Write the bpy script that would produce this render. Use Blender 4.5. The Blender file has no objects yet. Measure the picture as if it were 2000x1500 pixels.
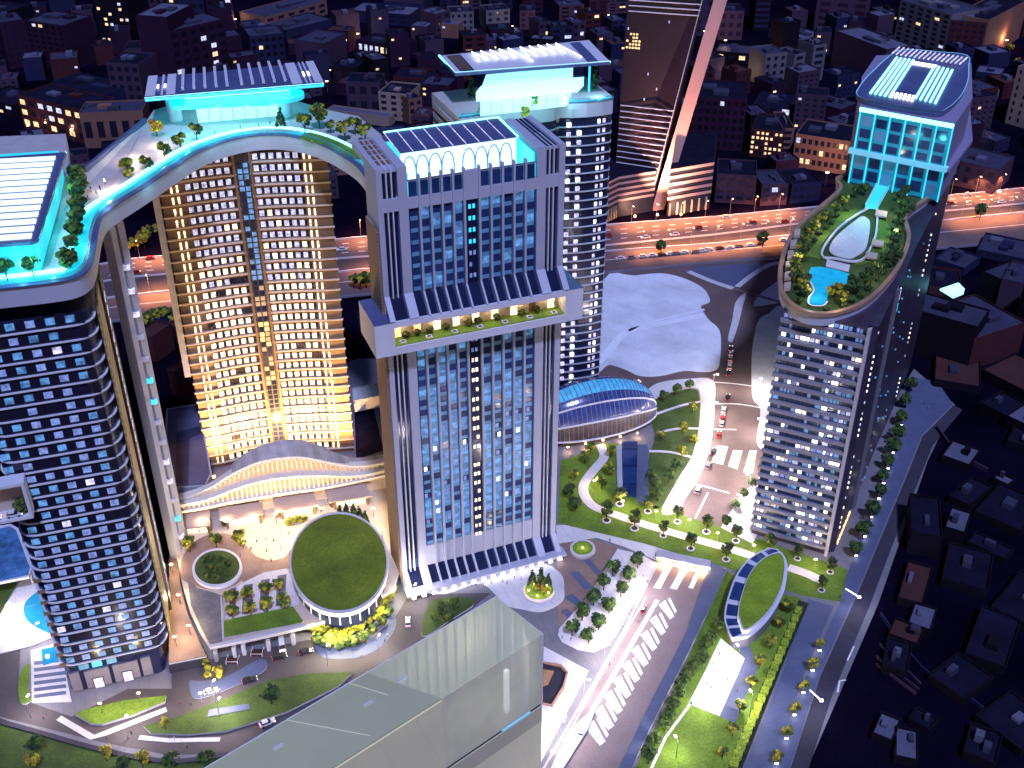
import bpy, math, random
from mathutils import Vector, Matrix
R = random.Random(11)
sc = bpy.context.scene
COL = sc.collection
rad = math.radians

# ---------------------------------------------------------------- camera
CAM_H, FPX = 280.0, 2207.26
TH = rad(32.3857)
cam_d = bpy.data.cameras.new('camera')
cam = bpy.data.objects.new('camera', cam_d)
COL.objects.link(cam)
cam.location = (0, 0, CAM_H)
cam.rotation_euler = (math.pi/2 - TH, 0, 0)
cam_d.sensor_width = 36
cam_d.lens = 36*FPX/2000
cam_d.clip_start = 1
cam_d.clip_end = 20000
sc.camera = cam

# ---------------------------------------------------------------- world, sun, exposure
SUN_EL, SUN_AZ = rad(58), rad(167)          # azimuth clockwise from +Y of where the light comes from
w = bpy.data.worlds.new('World')
sc.world = w
w.use_nodes = True
nt = w.node_tree
nt.nodes.clear()
wo = nt.nodes.new('ShaderNodeOutputWorld')
bg = nt.nodes.new('ShaderNodeBackground')
sky = nt.nodes.new('ShaderNodeTexSky')
sky.sky_type = 'NISHITA'
sky.sun_disc = False
sky.sun_elevation = rad(4)
sky.sun_rotation = SUN_AZ
tint = nt.nodes.new('ShaderNodeMix')
tint.data_type = 'RGBA'
tint.blend_type = 'MULTIPLY'
tint.inputs[0].default_value = 1.0
tint.inputs[7].default_value = (0.22, 0.29, 1.0, 1)
nt.links.new(sky.outputs[0], tint.inputs[6])
nt.links.new(tint.outputs[2], bg.inputs[0])
bg.inputs[1].default_value = 0.09
nt.links.new(bg.outputs[0], wo.inputs[0])

sd = bpy.data.lights.new('sun', 'SUN')
sd.energy = 2.9
sd.angle = rad(4)
sd.color = (0.47, 0.54, 1.0)
sun = bpy.data.objects.new('sun', sd)
COL.objects.link(sun)
sun.rotation_euler = (math.pi/2 - SUN_EL, 0, math.pi - SUN_AZ)
vs = sc.view_settings
vs.view_transform = 'Standard'
vs.look = 'None'
vs.gamma = 1
vs.use_curve_mapping = False
vs.exposure = 0.25
try:
    sc.cycles.use_denoising = True
    sc.cycles.max_bounces = 5
    sc.cycles.diffuse_bounces = 2
    sc.cycles.glossy_bounces = 3
    sc.cycles.transmission_bounces = 4
    sc.cycles.sample_clamp_indirect = 3
    sc.cycles.sample_clamp_direct = 0
    sc.cycles.use_light_tree = True
    sc.cycles.caustics_reflective = False
    sc.cycles.caustics_refractive = False
except Exception:
    pass

# ---------------------------------------------------------------- survey helpers
cT, sT = math.cos(TH), math.sin(TH)
def ray(px, py):
    u = (px - 1000)/FPX
    v = (750 - py)/FPX
    return Vector((u, cT + v*sT, -sT + v*cT))
def P(px, py, z=0.0):
    d = ray(px, py)
    t = (z - CAM_H)/d.z
    return Vector((d.x*t, d.y*t, z))
def Q(px, py, o, n):
    """point where the sight line meets the plane through o with normal n"""
    d = ray(px, py)
    c = Vector((0, 0, CAM_H))
    t = (Vector(o) - c).dot(n)/d.dot(n)
    return c + d*t
def V(*a): return Vector(a)
UP = V(0, 0, 1)

def catmull(pts, n=5, closed=True):
    out = []
    N = len(pts)
    rng = range(N) if closed else range(N-1)
    for i in rng:
        if closed:
            p0, p1, p2, p3 = pts[i-1], pts[i], pts[(i+1) % N], pts[(i+2) % N]
        else:
            p0, p1, p2, p3 = pts[max(i-1, 0)], pts[i], pts[i+1], pts[min(i+2, N-1)]
        for k in range(n):
            t = k/n
            t2, t3 = t*t, t*t*t
            out.append(tuple(0.5*((2*b) + (-a+c)*t + (2*a-5*b+4*c-d)*t2 + (-a+3*b-3*c+d)*t3)
                             for a, b, c, d in zip(p0, p1, p2, p3)))
    if not closed: out.append(tuple(pts[-1]))
    return out

# ---------------------------------------------------------------- materials
MATS = {}
def mat(name, col, rough=0.7, metal=0.0, var=0.25, scale=0.15, emit=None, es=0.0, coat=0.0, spec=0.5, alpha=1.0, wave=None, fine=0.0, ev=0.0):
    """Principled material; base colour broken up by two noises in world metres"""
    m = bpy.data.materials.new(name)
    m.use_nodes = True
    t = m.node_tree
    b = t.nodes['Principled BSDF']
    b.inputs['Roughness'].default_value = rough
    b.inputs['Metallic'].default_value = metal
    b.inputs['Specular IOR Level'].default_value = spec
    b.inputs['Coat Weight'].default_value = coat
    b.inputs['Base Color'].default_value = (*col, 1)
    if alpha < 1: b.inputs['Alpha'].default_value = alpha
    if var > 0:
        tc = t.nodes.new('ShaderNodeNewGeometry')
        n1 = t.nodes.new('ShaderNodeTexNoise')
        n1.inputs['Scale'].default_value = scale
        n1.inputs['Detail'].default_value = 6
        n1.inputs['Roughness'].default_value = 0.65
        t.links.new(tc.outputs['Position'], n1.inputs['Vector'])
        rp = t.nodes.new('ShaderNodeValToRGB')
        lo = [max(0, c*(1-var)) for c in col]
        hi = [min(1, c*(1+var)) for c in col]
        rp.color_ramp.elements[0].position = 0.3
        rp.color_ramp.elements[1].position = 0.7
        rp.color_ramp.elements[0].color = (*lo, 1)
        rp.color_ramp.elements[1].color = (*hi, 1)
        t.links.new(n1.outputs['Fac'], rp.inputs['Fac'])
        out = rp.outputs['Color']
        if wave:                                  # (scale, dark factor, (x,y,z) direction) mown stripes or panel joints
            mp = t.nodes.new('ShaderNodeVectorMath'); mp.operation = 'DOT_PRODUCT'
            mp.inputs[1].default_value = wave[2]
            t.links.new(tc.outputs['Position'], mp.inputs[0])
            sn = t.nodes.new('ShaderNodeMath'); sn.operation = 'MULTIPLY'; sn.inputs[1].default_value = wave[0]
            t.links.new(mp.outputs['Value'], sn.inputs[0])
            fr = t.nodes.new('ShaderNodeMath'); fr.operation = 'FRACT'
            t.links.new(sn.outputs[0], fr.inputs[0])
            gt = t.nodes.new('ShaderNodeMath'); gt.operation = 'GREATER_THAN'; gt.inputs[1].default_value = wave[3] if len(wave) > 3 else 0.5
            t.links.new(fr.outputs[0], gt.inputs[0])
            mx = t.nodes.new('ShaderNodeMix'); mx.data_type = 'RGBA'; mx.blend_type = 'MULTIPLY'
            t.links.new(gt.outputs[0], mx.inputs[0])
            t.links.new(out, mx.inputs[6])
            mx.inputs[7].default_value = (wave[1], wave[1], wave[1], 1)
            out = mx.outputs[2]
        if fine:
            n2 = t.nodes.new('ShaderNodeTexNoise')
            n2.inputs['Scale'].default_value = 1.6
            n2.inputs['Detail'].default_value = 4
            t.links.new(tc.outputs['Position'], n2.inputs['Vector'])
            mx2 = t.nodes.new('ShaderNodeMix'); mx2.data_type = 'RGBA'; mx2.blend_type = 'MULTIPLY'
            mx2.inputs[0].default_value = 1
            mr = t.nodes.new('ShaderNodeMapRange')
            mr.inputs[1].default_value = 0.3; mr.inputs[2].default_value = 0.7
            mr.inputs[3].default_value = 1-fine; mr.inputs[4].default_value = 1+fine
            t.links.new(n2.outputs['Fac'], mr.inputs[0])
            t.links.new(out, mx2.inputs[6]); t.links.new(mr.outputs[0], mx2.inputs[7])
            out = mx2.outputs[2]
        t.links.new(out, b.inputs['Base Color'])
    if emit:
        b.inputs['Emission Color'].default_value = (*emit, 1)
        b.inputs['Emission Strength'].default_value = es
        if ev:                                    # curtains, furniture and lamps behind the glass
            gm = t.nodes.new('ShaderNodeNewGeometry')
            n3 = t.nodes.new('ShaderNodeTexNoise'); n3.inputs['Scale'].default_value = ev; n3.inputs['Detail'].default_value = 3
            t.links.new(gm.outputs['Position'], n3.inputs['Vector'])
            m3 = t.nodes.new('ShaderNodeMapRange')
            m3.inputs[1].default_value = 0.32; m3.inputs[2].default_value = 0.68; m3.inputs[3].default_value = es*0.25; m3.inputs[4].default_value = es*1.8
            t.links.new(n3.outputs['Fac'], m3.inputs[0]); t.links.new(m3.outputs[0], b.inputs['Emission Strength'])
    MATS[name] = m
    return m

# ---------------------------------------------------------------- mesh builder
ORG = {}
class MB:
    def __init__(s):
        s.v, s.f, s.mi, s.mats = [], [], [], []
    def m(s, mt):
        if isinstance(mt, str): mt = MATS[mt]
        if mt not in s.mats: s.mats.append(mt)
        return s.mats.index(mt)
    def poly(s, pts, mt):
        i = len(s.v)
        s.v += [tuple(p) for p in pts]
        s.f.append(tuple(range(i, i+len(pts))))
        s.mi.append(s.m(mt))
        return s
    def obox(s, c, ax, ay, az, mt, top=None):
        """box centred on c with half axes ax, ay, az"""
        c, ax, ay, az = Vector(c), Vector(ax), Vector(ay), Vector(az)
        i = len(s.v)
        for sx, sy, sz in ((-1,-1,-1),(1,-1,-1),(1,1,-1),(-1,1,-1),(-1,-1,1),(1,-1,1),(1,1,1),(-1,1,1)):
            s.v.append(tuple(c + ax*sx + ay*sy + az*sz))
        k = s.m(mt)
        kt = s.m(top) if top else k
        for q, kk in (((0,3,2,1),k),((4,5,6,7),kt),((0,1,5,4),k),((1,2,6,5),k),((2,3,7,6),k),((3,0,4,7),k)):
            s.f.append(tuple(i+j for j in q)); s.mi.append(kk)
        return s
    def prism(s, poly, z0, z1, mt, top=None, bottom=True, cap=True):
        """vertical prism on a plan outline; z0, z1 numbers or per-vertex lists"""
        n = len(poly)
        area = sum(poly[i-1][0]*poly[i][1] - poly[i][0]*poly[i-1][1] for i in range(n))
        idx = list(range(n)) if area > 0 else list(range(n))[::-1]
        za = z0 if isinstance(z0, (list, tuple)) else [z0]*n
        zb = z1 if isinstance(z1, (list, tuple)) else [z1]*n
        i = len(s.v)
        for j in idx: s.v.append((poly[j][0], poly[j][1], za[j]))
        for j in idx: s.v.append((poly[j][0], poly[j][1], zb[j]))
        k = s.m(mt); kt = s.m(top) if top else k
        for j in range(n):
            j2 = (j+1) % n
            s.f.append((i+j, i+j2, i+n+j2, i+n+j)); s.mi.append(k)
        if cap:
            s.f.append(tuple(i+n+j for j in range(n))); s.mi.append(kt)
        if bottom:
            s.f.append(tuple(i+j for j in range(n))[::-1]); s.mi.append(k)
        return s
    def strip(s, A, B, mt, close=False):
        """quads between two polylines"""
        i = len(s.v); n = len(A)
        s.v += [tuple(p) for p in A] + [tuple(p) for p in B]
        k = s.m(mt)
        for j in range(n if close else n-1):
            j2 = (j+1) % n
            s.f.append((i+j, i+j2, i+n+j2, i+n+j)); s.mi.append(k)
        return s
    def tube(s, pts, r, mt, sides=6, r2=None):
        pts = [Vector(p) for p in pts]
        i0 = len(s.v); k = s.m(mt); n = len(pts)
        for j, p in enumerate(pts):
            d = (pts[min(j+1, n-1)] - pts[max(j-1, 0)]).normalized()
            a = d.orthogonal().normalized() if abs(d.z) > 0.9 else d.cross(UP).normalized()
            b = d.cross(a)
            rr = r if r2 is None else r + (r2-r)*j/max(1, n-1)
            for q in range(sides):
                t = 2*math.pi*q/sides
                s.v.append(tuple(p + a*(rr*math.cos(t)) + b*(rr*math.sin(t))))
        for j in range(n-1):
            for q in range(sides):
                q2 = (q+1) % sides
                s.f.append((i0+j*sides+q, i0+j*sides+q2, i0+(j+1)*sides+q2, i0+(j+1)*sides+q)); s.mi.append(k)
        s.f.append(tuple(i0+q for q in range(sides))); s.mi.append(k)
        s.f.append(tuple(i0+(n-1)*sides+q for q in range(sides))[::-1]); s.mi.append(k)
        return s
    def disc(s, c, r, h, mt, top=None, n=20, r2=None):
        """round drum from c.z up by h"""
        c = Vector(c); r2 = r if r2 is None else r2
        A = [c + V(r*math.cos(2*math.pi*k/n), r*math.sin(2*math.pi*k/n), 0) for k in range(n)]
        B = [c + V(r2*math.cos(2*math.pi*k/n), r2*math.sin(2*math.pi*k/n), h) for k in range(n)]
        s.strip(A, B, mt, True)
        s.poly(B, top or mt); s.poly(A[::-1], mt)
        return s
    def build(s, name, parent=None, smooth=False, label=None, cat=None, group=None, kind=None):
        o = V(0, 0, 0)
        if parent is not None: o = ORG.get(parent.name, V(0, 0, 0))
        elif kind is None and s.v:
            xs = [p[0] for p in s.v]; ys = [p[1] for p in s.v]; zs = [p[2] for p in s.v]
            o = V((min(xs)+max(xs))/2, (min(ys)+max(ys))/2, min(zs))
        me = bpy.data.meshes.new(name)
        me.from_pydata([(a-o.x, b-o.y, c-o.z) for a, b, c in s.v], [], s.f)
        for mt in s.mats: me.materials.append(mt)
        me.polygons.foreach_set('material_index', s.mi)
        if smooth: me.polygons.foreach_set('use_smooth', [True]*len(s.f))
        me.update()
        ob = bpy.data.objects.new(name, me)
        COL.objects.link(ob)
        if parent is not None: ob.parent = parent
        else: ob.location = o
        ORG[ob.name] = o
        tag(ob, label, cat, group, kind)
        return ob
def tag(o, label=None, cat=None, group=None, kind=None):
    if label: o['label'] = label
    if cat: o['category'] = cat
    if group: o['group'] = group
    if kind: o['kind'] = kind
    return o
def thing(name, loc, label, cat, group=None):
    o = bpy.data.objects.new(name, None)
    o.empty_display_size = 1
    COL.objects.link(o)
    o.location = Vector(loc)
    ORG[o.name] = Vector(loc)
    return tag(o, label, cat, group)
def copy_tree(o, parent=None):
    c = o.copy(); COL.objects.link(c)
    ORG[c.name] = V(0, 0, 0)
    if parent is not None: c.parent = parent
    for ch in list(o.children): copy_tree(ch, c)
    return c
def place(proto, used, loc, rz=0, scale=1, label=None, group=None, cat=None):
    """first call moves the prototype itself, later calls copy it with its parts"""
    o = copy_tree(proto) if used else proto
    o.location = Vector(loc)
    o.rotation_euler = (0, 0, rz)
    o.scale = (scale,)*3 if not isinstance(scale, tuple) else scale
    tag(o, label, cat, group)
    return o
def many(parent, name, items, limit=100, near=None):
    """items (centre, ax, ay, az, material): the nearest as parts of their own, the rest as one part"""
    c = Vector((0, 0, CAM_H))
    key = near or (lambda it: (Vector(it[0])-c).length)
    its = sorted(items, key=key)
    for it in its[:limit]:
        MB().obox(*it).build(name, parent)
    if len(its) > limit:
        mb = MB()
        for it in its[limit:]: mb.obox(*it)
        mb.build(name, parent, kind='stuff')
def px2(pts, z=0.0): return [P(x, y, z) for x, y in pts]
def sheet(name, pts, z, m_, smooth=False, h=0.0, side=None, kind='structure', n=5, **kw):
    """a piece of ground surveyed in the photograph and laid at height z (h: kerb height under it)"""
    if smooth: pts = catmull(pts, n)
    w3 = px2(pts, z+h)
    mb = MB()
    if h > 0: mb.prism(w3, z, z+h, side or m_, top=m_, bottom=False)
    else:
        n_ = len(w3)
        ar = sum(w3[i-1].x*w3[i].y - w3[i].x*w3[i-1].y for i in range(n_))
        mb.poly(w3 if ar > 0 else w3[::-1], m_)
    return mb.build(name, kind=kind, **kw)
def ribbon(name, pts, width, z, m_, h=0.0, kind='structure', smooth=True, closed=False, n=5):
    """a path or painted line of a given width in metres along surveyed points"""
    if smooth and len(pts) > 2: pts = catmull(pts, n, closed)
    w3 = px2(pts, z+h)
    A, B = offset_pair(w3, width/2, closed)
    mb = MB()
    mb.strip(B, A, m_, closed)
    if h > 0:
        dn = V(0, 0, -h)
        mb.strip(A, [a+dn for a in A], m_, closed); mb.strip([b+dn for b in B], B, m_, closed)
    return mb.build(name, kind=kind)
def offset_pair(w3, d, closed=False):
    A, B = [], []
    N = len(w3)
    for i in range(N):
        a = w3[i-1] if (i or closed) else w3[0]
        b = w3[(i+1) % N] if (i < N-1 or closed) else w3[-1]
        t = (b-a); t.z = 0
        if t.length < 1e-6: t = V(1, 0, 0)
        t.normalize()
        nn = V(-t.y, t.x, 0)
        A.append(w3[i] + nn*d); B.append(w3[i] - nn*d)
    return A, B
def lamp(name, loc, power, col, kind='POINT', size=1.0, rot=None, spot=None, parent=None, blend=0.6):
    d = bpy.data.lights.new(name, kind)
    d.energy = power; d.color = col
    if kind == 'AREA': d.size = size
    else: d.shadow_soft_size = size
    if kind == 'SPOT':
        d.spot_size = spot or rad(90); d.spot_blend = blend
    o = bpy.data.objects.new(name, d)
    COL.objects.link(o)
    o.location = Vector(loc)
    if rot is not None: o.rotation_euler = Vector(rot).to_track_quat('-Z', 'Y').to_euler()
    if parent is not None:
        o.parent = parent
        o.location = Vector(loc) - ORG[parent.name]
    return o
ORD = ['first','second','third','fourth','fifth','sixth','seventh','eighth','ninth','tenth','eleventh','twelfth','thirteenth','fourteenth','fifteenth','sixteenth','seventeenth','eighteenth','nineteenth','twentieth']
def nth(i):
    if i < 20: return ORD[i]
    t = (i+1)//10; u = (i+1) % 10
    tens = {2:'twenty',3:'thirty',4:'forty',5:'fifty'}[t]
    return tens + '-' + ORD[u-1] if u else {2:'twentieth',3:'thirtieth',4:'fortieth',5:'fiftieth'}[t]

def ordered(pts, label):
    if 'from the left' in label: return sorted(pts, key=lambda q: q[0])
    if 'from the right' in label: return sorted(pts, key=lambda q: -q[0])
    if ' down ' in label or 'from the top' in label: return sorted(pts, key=lambda q: q[1])
    return list(pts)
class Face:
    """a facade frame: origin at its lower left corner, u along it, n outward"""
    def __init__(s, o, ang):
        s.o = Vector(o); s.u = V(math.cos(ang), math.sin(ang), 0); s.n = V(math.sin(ang), -math.cos(ang), 0)
    def p(s, u, z, d=0.0):
        q = s.o + s.u*u + s.n*d
        return V(q.x, q.y, z)
    def item(s, u0, u1, z0, z1, d0, d1, mt):
        return (s.p((u0+u1)/2, (z0+z1)/2, (d0+d1)/2), s.u*((u1-u0)/2), s.n*((d1-d0)/2), UP*((z1-z0)/2), mt)
    def box(s, mb, *a, **k): mb.obox(*s.item(*a), **k); return mb
    def uz(s, px, py, d=0.0):
        q = Q(px, py, s.o + s.n*d, s.n)
        return (q - s.o).dot(s.u), q.z
# ---------------------------------------------------------------- palette
mat('city_ground', (0.004, 0.0025, 0.010), 0.9, var=0.6, scale=0.02, fine=0.3, spec=0.0)
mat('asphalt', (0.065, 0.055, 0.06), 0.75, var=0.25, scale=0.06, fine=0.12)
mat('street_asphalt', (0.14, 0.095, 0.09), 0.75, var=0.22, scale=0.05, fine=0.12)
mat('dark_asphalt', (0.035, 0.03, 0.05), 0.8, var=0.3, scale=0.05, fine=0.15)
mat('paving', (0.17, 0.165, 0.19), 0.7, var=0.15, scale=0.08, fine=0.1, wave=(0.3, 0.8, (0.93, 0.36, 0), 0.94))
mat('blue_paving', (0.085, 0.105, 0.19), 0.6, var=0.15, scale=0.06, fine=0.1, wave=(0.3, 0.8, (0.36, -0.93, 0), 0.94))
mat('pale_paving', (0.6, 0.58, 0.6), 0.7, var=0.1, scale=0.1, fine=0.08, wave=(0.3, 0.82, (0.93, 0.36, 0), 0.94))
mat('white_lot', (0.7, 0.72, 0.76), 0.8, var=0.22, scale=0.035, fine=0.1, wave=(0.06, 0.95, (0.6, 0.8, 0), 0.8))
mat('lot_track', (0.8, 0.82, 0.86), 0.8, var=0.1, scale=0.1)
mat('brown_paving', (0.25, 0.16, 0.13), 0.7, var=0.2, scale=0.15, fine=0.12)
mat('grey_paving', (0.13, 0.13, 0.15), 0.7, var=0.3, scale=0.3, fine=0.2)
mat('warm_stone', (0.55, 0.45, 0.36), 0.7, var=0.12, scale=0.1, fine=0.1, wave=(0.35, 0.85, (0.93, 0.36, 0), 0.93))
mat('paint_white', (0.8, 0.78, 0.78), 0.6, var=0.1, scale=0.5)
mat('kerb', (0.5, 0.48, 0.52), 0.7, var=0.1)
mat('grass', (0.10, 0.18, 0.012), 0.9, var=0.35, scale=0.12, fine=0.3)
mat('grass_dark', (0.045, 0.08, 0.01), 0.9, var=0.4, scale=0.12, fine=0.3)
mat('grass_mown', (0.06, 0.095, 0.01), 0.9, var=0.35, scale=0.1, fine=0.25, wave=(0.28, 0.82, (0.8, 0.6, 0)))
mat('concrete', (0.40, 0.40, 0.45), 0.7, var=0.1, scale=0.1, fine=0.06)
mat('concrete_dark', (0.16, 0.15, 0.19), 0.75, var=0.15, scale=0.1, fine=0.08)
mat('white_panel', (0.62, 0.62, 0.68), 0.5, var=0.06, scale=0.1)
mat('fascia', (0.42, 0.43, 0.52), 0.45, var=0.06, scale=0.06)
mat('navy_glass', (0.012, 0.016, 0.05), 0.12, var=0.3, scale=0.05, spec=0.6)
mat('blue_glass', (0.02, 0.045, 0.14), 0.12, var=0.4, scale=0.06, spec=0.7)
mat('blue_spandrel', (0.14, 0.33, 0.5), 0.25, var=0.3, scale=0.05, spec=0.6)
mat('dark_frame', (0.02, 0.02, 0.035), 0.5, var=0.2)
mat('bronze', (0.2, 0.115, 0.06), 0.5, var=0.2, scale=0.1)
mat('bronze_rail', (0.35, 0.2, 0.13), 0.4, var=0.15)
mat('roof_blue', (0.07, 0.085, 0.2), 0.5, var=0.2, scale=0.1)
mat('pier_pink', (0.6, 0.34, 0.3), 0.7, var=0.1, scale=0.05)
mat('wood', (0.3, 0.17, 0.09), 0.6, var=0.25, scale=0.5)
mat('steel', (0.35, 0.35, 0.38), 0.4, metal=0.7, var=0.1)
mat('water', (0.02, 0.18, 0.32), 0.05, var=0.2, scale=0.3, emit=(0.0, 0.45, 0.8), es=0.25)
mat('awning', (0.5, 0.36, 0.29), 0.7, var=0.08, scale=0.3)
mat('beige_roof', (0.72, 0.70, 0.38), 0.12, metal=0.25, var=0.07, scale=0.03, coat=0.6, spec=0.8)
mat('beige_wall', (0.95, 0.86, 0.48), 0.3, var=0.05, scale=0.05, coat=0.3, wave=(0.1, 0.93, (0.5, 0.8, 0.3), 0.98))
mat('pale_glass', (0.32, 0.37, 0.34), 0.08, var=0.1, scale=0.1, coat=0.6, spec=0.8, alpha=0.75)
mat('clear_glass', (0.1, 0.35, 0.42), 0.05, var=0.0, spec=0.6, alpha=0.35)
mat('grass_bright', (0.22, 0.32, 0.015), 0.9, var=0.25, scale=0.15, fine=0.25)
mat('bed_soil', (0.012, 0.022, 0.006), 0.9, var=0.5, scale=0.6, fine=0.4)
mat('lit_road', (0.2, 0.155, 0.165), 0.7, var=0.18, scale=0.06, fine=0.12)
mat('hedge', (0.05, 0.085, 0.015), 0.9, var=0.5, scale=0.9, fine=0.4)
# lights that show
mat('light_panel', (0.6, 0.65, 0.7), 0.4, var=0, emit=(0.75, 0.92, 1.0), es=0.85)
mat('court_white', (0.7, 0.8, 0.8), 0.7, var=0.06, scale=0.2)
mat('arcade_white', (0.6, 0.65, 0.7), 0.4, var=0.15, scale=0.5, emit=(0.72, 0.95, 1.0), es=0.95)
mat('lit_white', (0.6, 0.6, 0.6), 0.4, var=0, emit=(0.9, 0.95, 1.0), es=2.2)
mat('lit_pale', (0.2, 0.25, 0.4), 0.4, var=0.4, scale=1.2, emit=(0.3, 0.45, 1.0), es=0.3, ev=0.9)
mat('lit_dim', (0.12, 0.2, 0.32), 0.4, var=0.4, scale=0.5, emit=(0.12, 0.42, 0.9), es=0.36, ev=0.5)
mat('lit_cream', (0.6, 0.5, 0.4), 0.4, var=0, emit=(1.0, 0.78, 0.48), es=1.7, ev=0.7)
mat('lit_warm', (0.5, 0.35, 0.2), 0.4, var=0, emit=(1.0, 0.62, 0.25), es=1.5, ev=0.8)
mat('lit_amber', (0.5, 0.3, 0.1), 0.4, var=0, emit=(1.0, 0.5, 0.12), es=2.5)
mat('lit_lilac', (0.4, 0.4, 0.5), 0.4, var=0, emit=(0.75, 0.7, 1.0), es=0.6, ev=0.8)
mat('lit_cyan', (0.1, 0.4, 0.5), 0.4, var=0, emit=(0.02, 0.62, 0.85), es=1.0)
mat('lit_cyan_hot', (0.3, 0.6, 0.7), 0.4, var=0, emit=(0.25, 0.9, 1.0), es=2.2)
mat('lamp_white', (0.8, 0.8, 0.8), 0.4, var=0, emit=(1.0, 0.95, 0.95), es=12)
mat('lamp_amber', (0.8, 0.6, 0.3), 0.4, var=0, emit=(1.0, 0.55, 0.2), es=12)
mat('tail_red', (0.4, 0.02, 0.02), 0.4, var=0, emit=(1.0, 0.05, 0.04), es=2)
mat('head_white', (0.8, 0.8, 0.8), 0.4, var=0, emit=(1.0, 0.9, 0.8), es=3)
# vegetation
mat('bark', (0.07, 0.045, 0.03), 0.9, var=0.3, scale=1)
mat('leaf_green', (0.06, 0.11, 0.015), 0.8, var=0.55, scale=0.7)
mat('leaf_dark', (0.018, 0.045, 0.014), 0.8, var=0.5, scale=0.7)
mat('leaf_olive', (0.12, 0.13, 0.015), 0.8, var=0.5, scale=0.7)
mat('leaf_yellow', (0.40, 0.36, 0.02), 0.8, var=0.4, scale=0.7)
mat('leaf_amber', (0.34, 0.2, 0.02), 0.8, var=0.4, scale=0.7)
# people, cars
mat('skin', (0.4, 0.24, 0.17), 0.6, var=0)
mat('hair', (0.03, 0.02, 0.02), 0.7, var=0)
mat('cloth_dark', (0.03, 0.03, 0.05), 0.8, var=0)
mat('cloth_blue', (0.06, 0.09, 0.2), 0.8, var=0)
mat('cloth_red', (0.3, 0.04, 0.05), 0.8, var=0)
mat('cloth_pale', (0.5, 0.48, 0.46), 0.8, var=0)
mat('car_white', (0.7, 0.7, 0.72), 0.25, var=0, coat=0.8)
mat('car_black', (0.02, 0.02, 0.025), 0.25, var=0, coat=0.8)
mat('car_red', (0.35, 0.02, 0.02), 0.25, var=0, coat=0.8)
mat('car_grey', (0.18, 0.18, 0.2), 0.25, var=0, coat=0.8)
mat('tyre', (0.015, 0.015, 0.015), 0.8, var=0)
mat('car_glass', (0.015, 0.02, 0.03), 0.08, var=0, spec=0.8)
# city
for nm, c in (('plum', (0.028, 0.011, 0.03)), ('mauve', (0.055, 0.034, 0.062)), ('brick', (0.06, 0.018, 0.024)), ('slate', (0.02, 0.02, 0.06)),
              ('cream', (0.3, 0.22, 0.19)), ('salmon', (0.2, 0.10, 0.08)), ('grey', (0.13, 0.115, 0.14)), ('night', (0.01, 0.007, 0.013))):
    mat('city_'+nm, c, 0.8, var=0.15, scale=0.05, fine=0.08, spec=0.05)
mat('roof_dark', (0.009, 0.008, 0.022), 0.8, var=0.4, scale=0.1, fine=0.2, spec=0.05)
mat('roof_grey', (0.03, 0.03, 0.065), 0.7, var=0.3, scale=0.1, fine=0.2)
mat('roof_pale', (0.09, 0.09, 0.15), 0.7, var=0.2, scale=0.1, fine=0.15)
mat('roof_red', (0.05, 0.012, 0.013), 0.8, var=0.3, scale=0.2, fine=0.2)
mat('window_dark', (0.015, 0.013, 0.03), 0.2, var=0)
mat('window_warm', (0.4, 0.3, 0.2), 0.3, var=0, emit=(1.0, 0.65, 0.32), es=1.0, ev=0.8)
mat('window_cool', (0.3, 0.3, 0.4), 0.3, var=0, emit=(0.7, 0.75, 1.0), es=0.7, ev=0.8)
# ================================================================ GROUND AND ROADS
g = MB()
g.poly([(-4000, -500, -0.1), (4000, -500, -0.1), (4000, 9000, -0.1), (-4000, 9000, -0.1)], 'city_ground')
g.build('ground', kind='structure')
sheet('complex_paving', [(-120,1180),(60,1130),(330,1100),(345,820),(700,700),(1100,700),(1185,540),(1530,500),(1560,900),(1700,860),(1785,720),(1865,790),(1812,900),(1715,1180),(1560,1540),(1530,1620),(-160,1640)], 0.0, 'paving')
# highway: two lit carriageways, verge and slip road, running across behind the towers
def band(name, top, bot, z, m_):
    return sheet(name, top + bot[::-1], z, m_)
HT = [(-60,560),(250,505),(700,462),(1180,438),(1400,422),(1600,402),(1830,383),(2080,358),(2600,310)]
H1 = [(-60,590),(250,540),(700,500),(1180,478),(1400,456),(1600,430),(1830,412),(2080,388),(2600,340)]
H2 = [(-60,615),(250,575),(700,525),(1180,489),(1400,474),(1600,452),(1830,430),(2080,405),(2600,357)]
H3 = [(-60,640),(250,605),(700,550),(1180,505),(1400,488),(1600,470),(1830,448),(2080,425),(2600,377)]
H4 = [(-60,660),(250,622),(700,575),(1180,531),(1400,510),(1600,496),(1830,484),(2080,462),(2600,414)]
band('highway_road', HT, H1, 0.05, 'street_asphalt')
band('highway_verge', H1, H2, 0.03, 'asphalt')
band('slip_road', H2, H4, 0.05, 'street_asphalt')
ribbon('kerb', HT, 0.9, 0.05, 'kerb', h=0.8, smooth=False)
ribbon('kerb', H1, 0.8, 0.05, 'kerb', h=0.8, smooth=False)
ribbon('kerb', H2, 0.8, 0.05, 'kerb', h=0.8, smooth=False)
ribbon('kerb', H4, 1.2, 0.05, 'concrete_dark', h=1.0, smooth=False)
for f in (0.3, 0.53, 0.76):
    L = [(a[0], a[1]+(b[1]-a[1])*f) for a, b in zip(HT, H1)]
    w3 = px2(L, 0.07)
    mb = MB()
    for a, b in zip(w3, w3[1:]):
        n = int((b-a).length/9)
        for k in range(n):
            p, q = a.lerp(b, k/n), a.lerp(b, (k+0.4)/n)
            t = (q-p).normalized()*0.0 + V(0, 0.35, 0)
            mb.poly([p-t, q-t, q+t, p+t], 'paint_white')
    mb.build('marking_or_painted_light', kind='structure')
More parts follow.
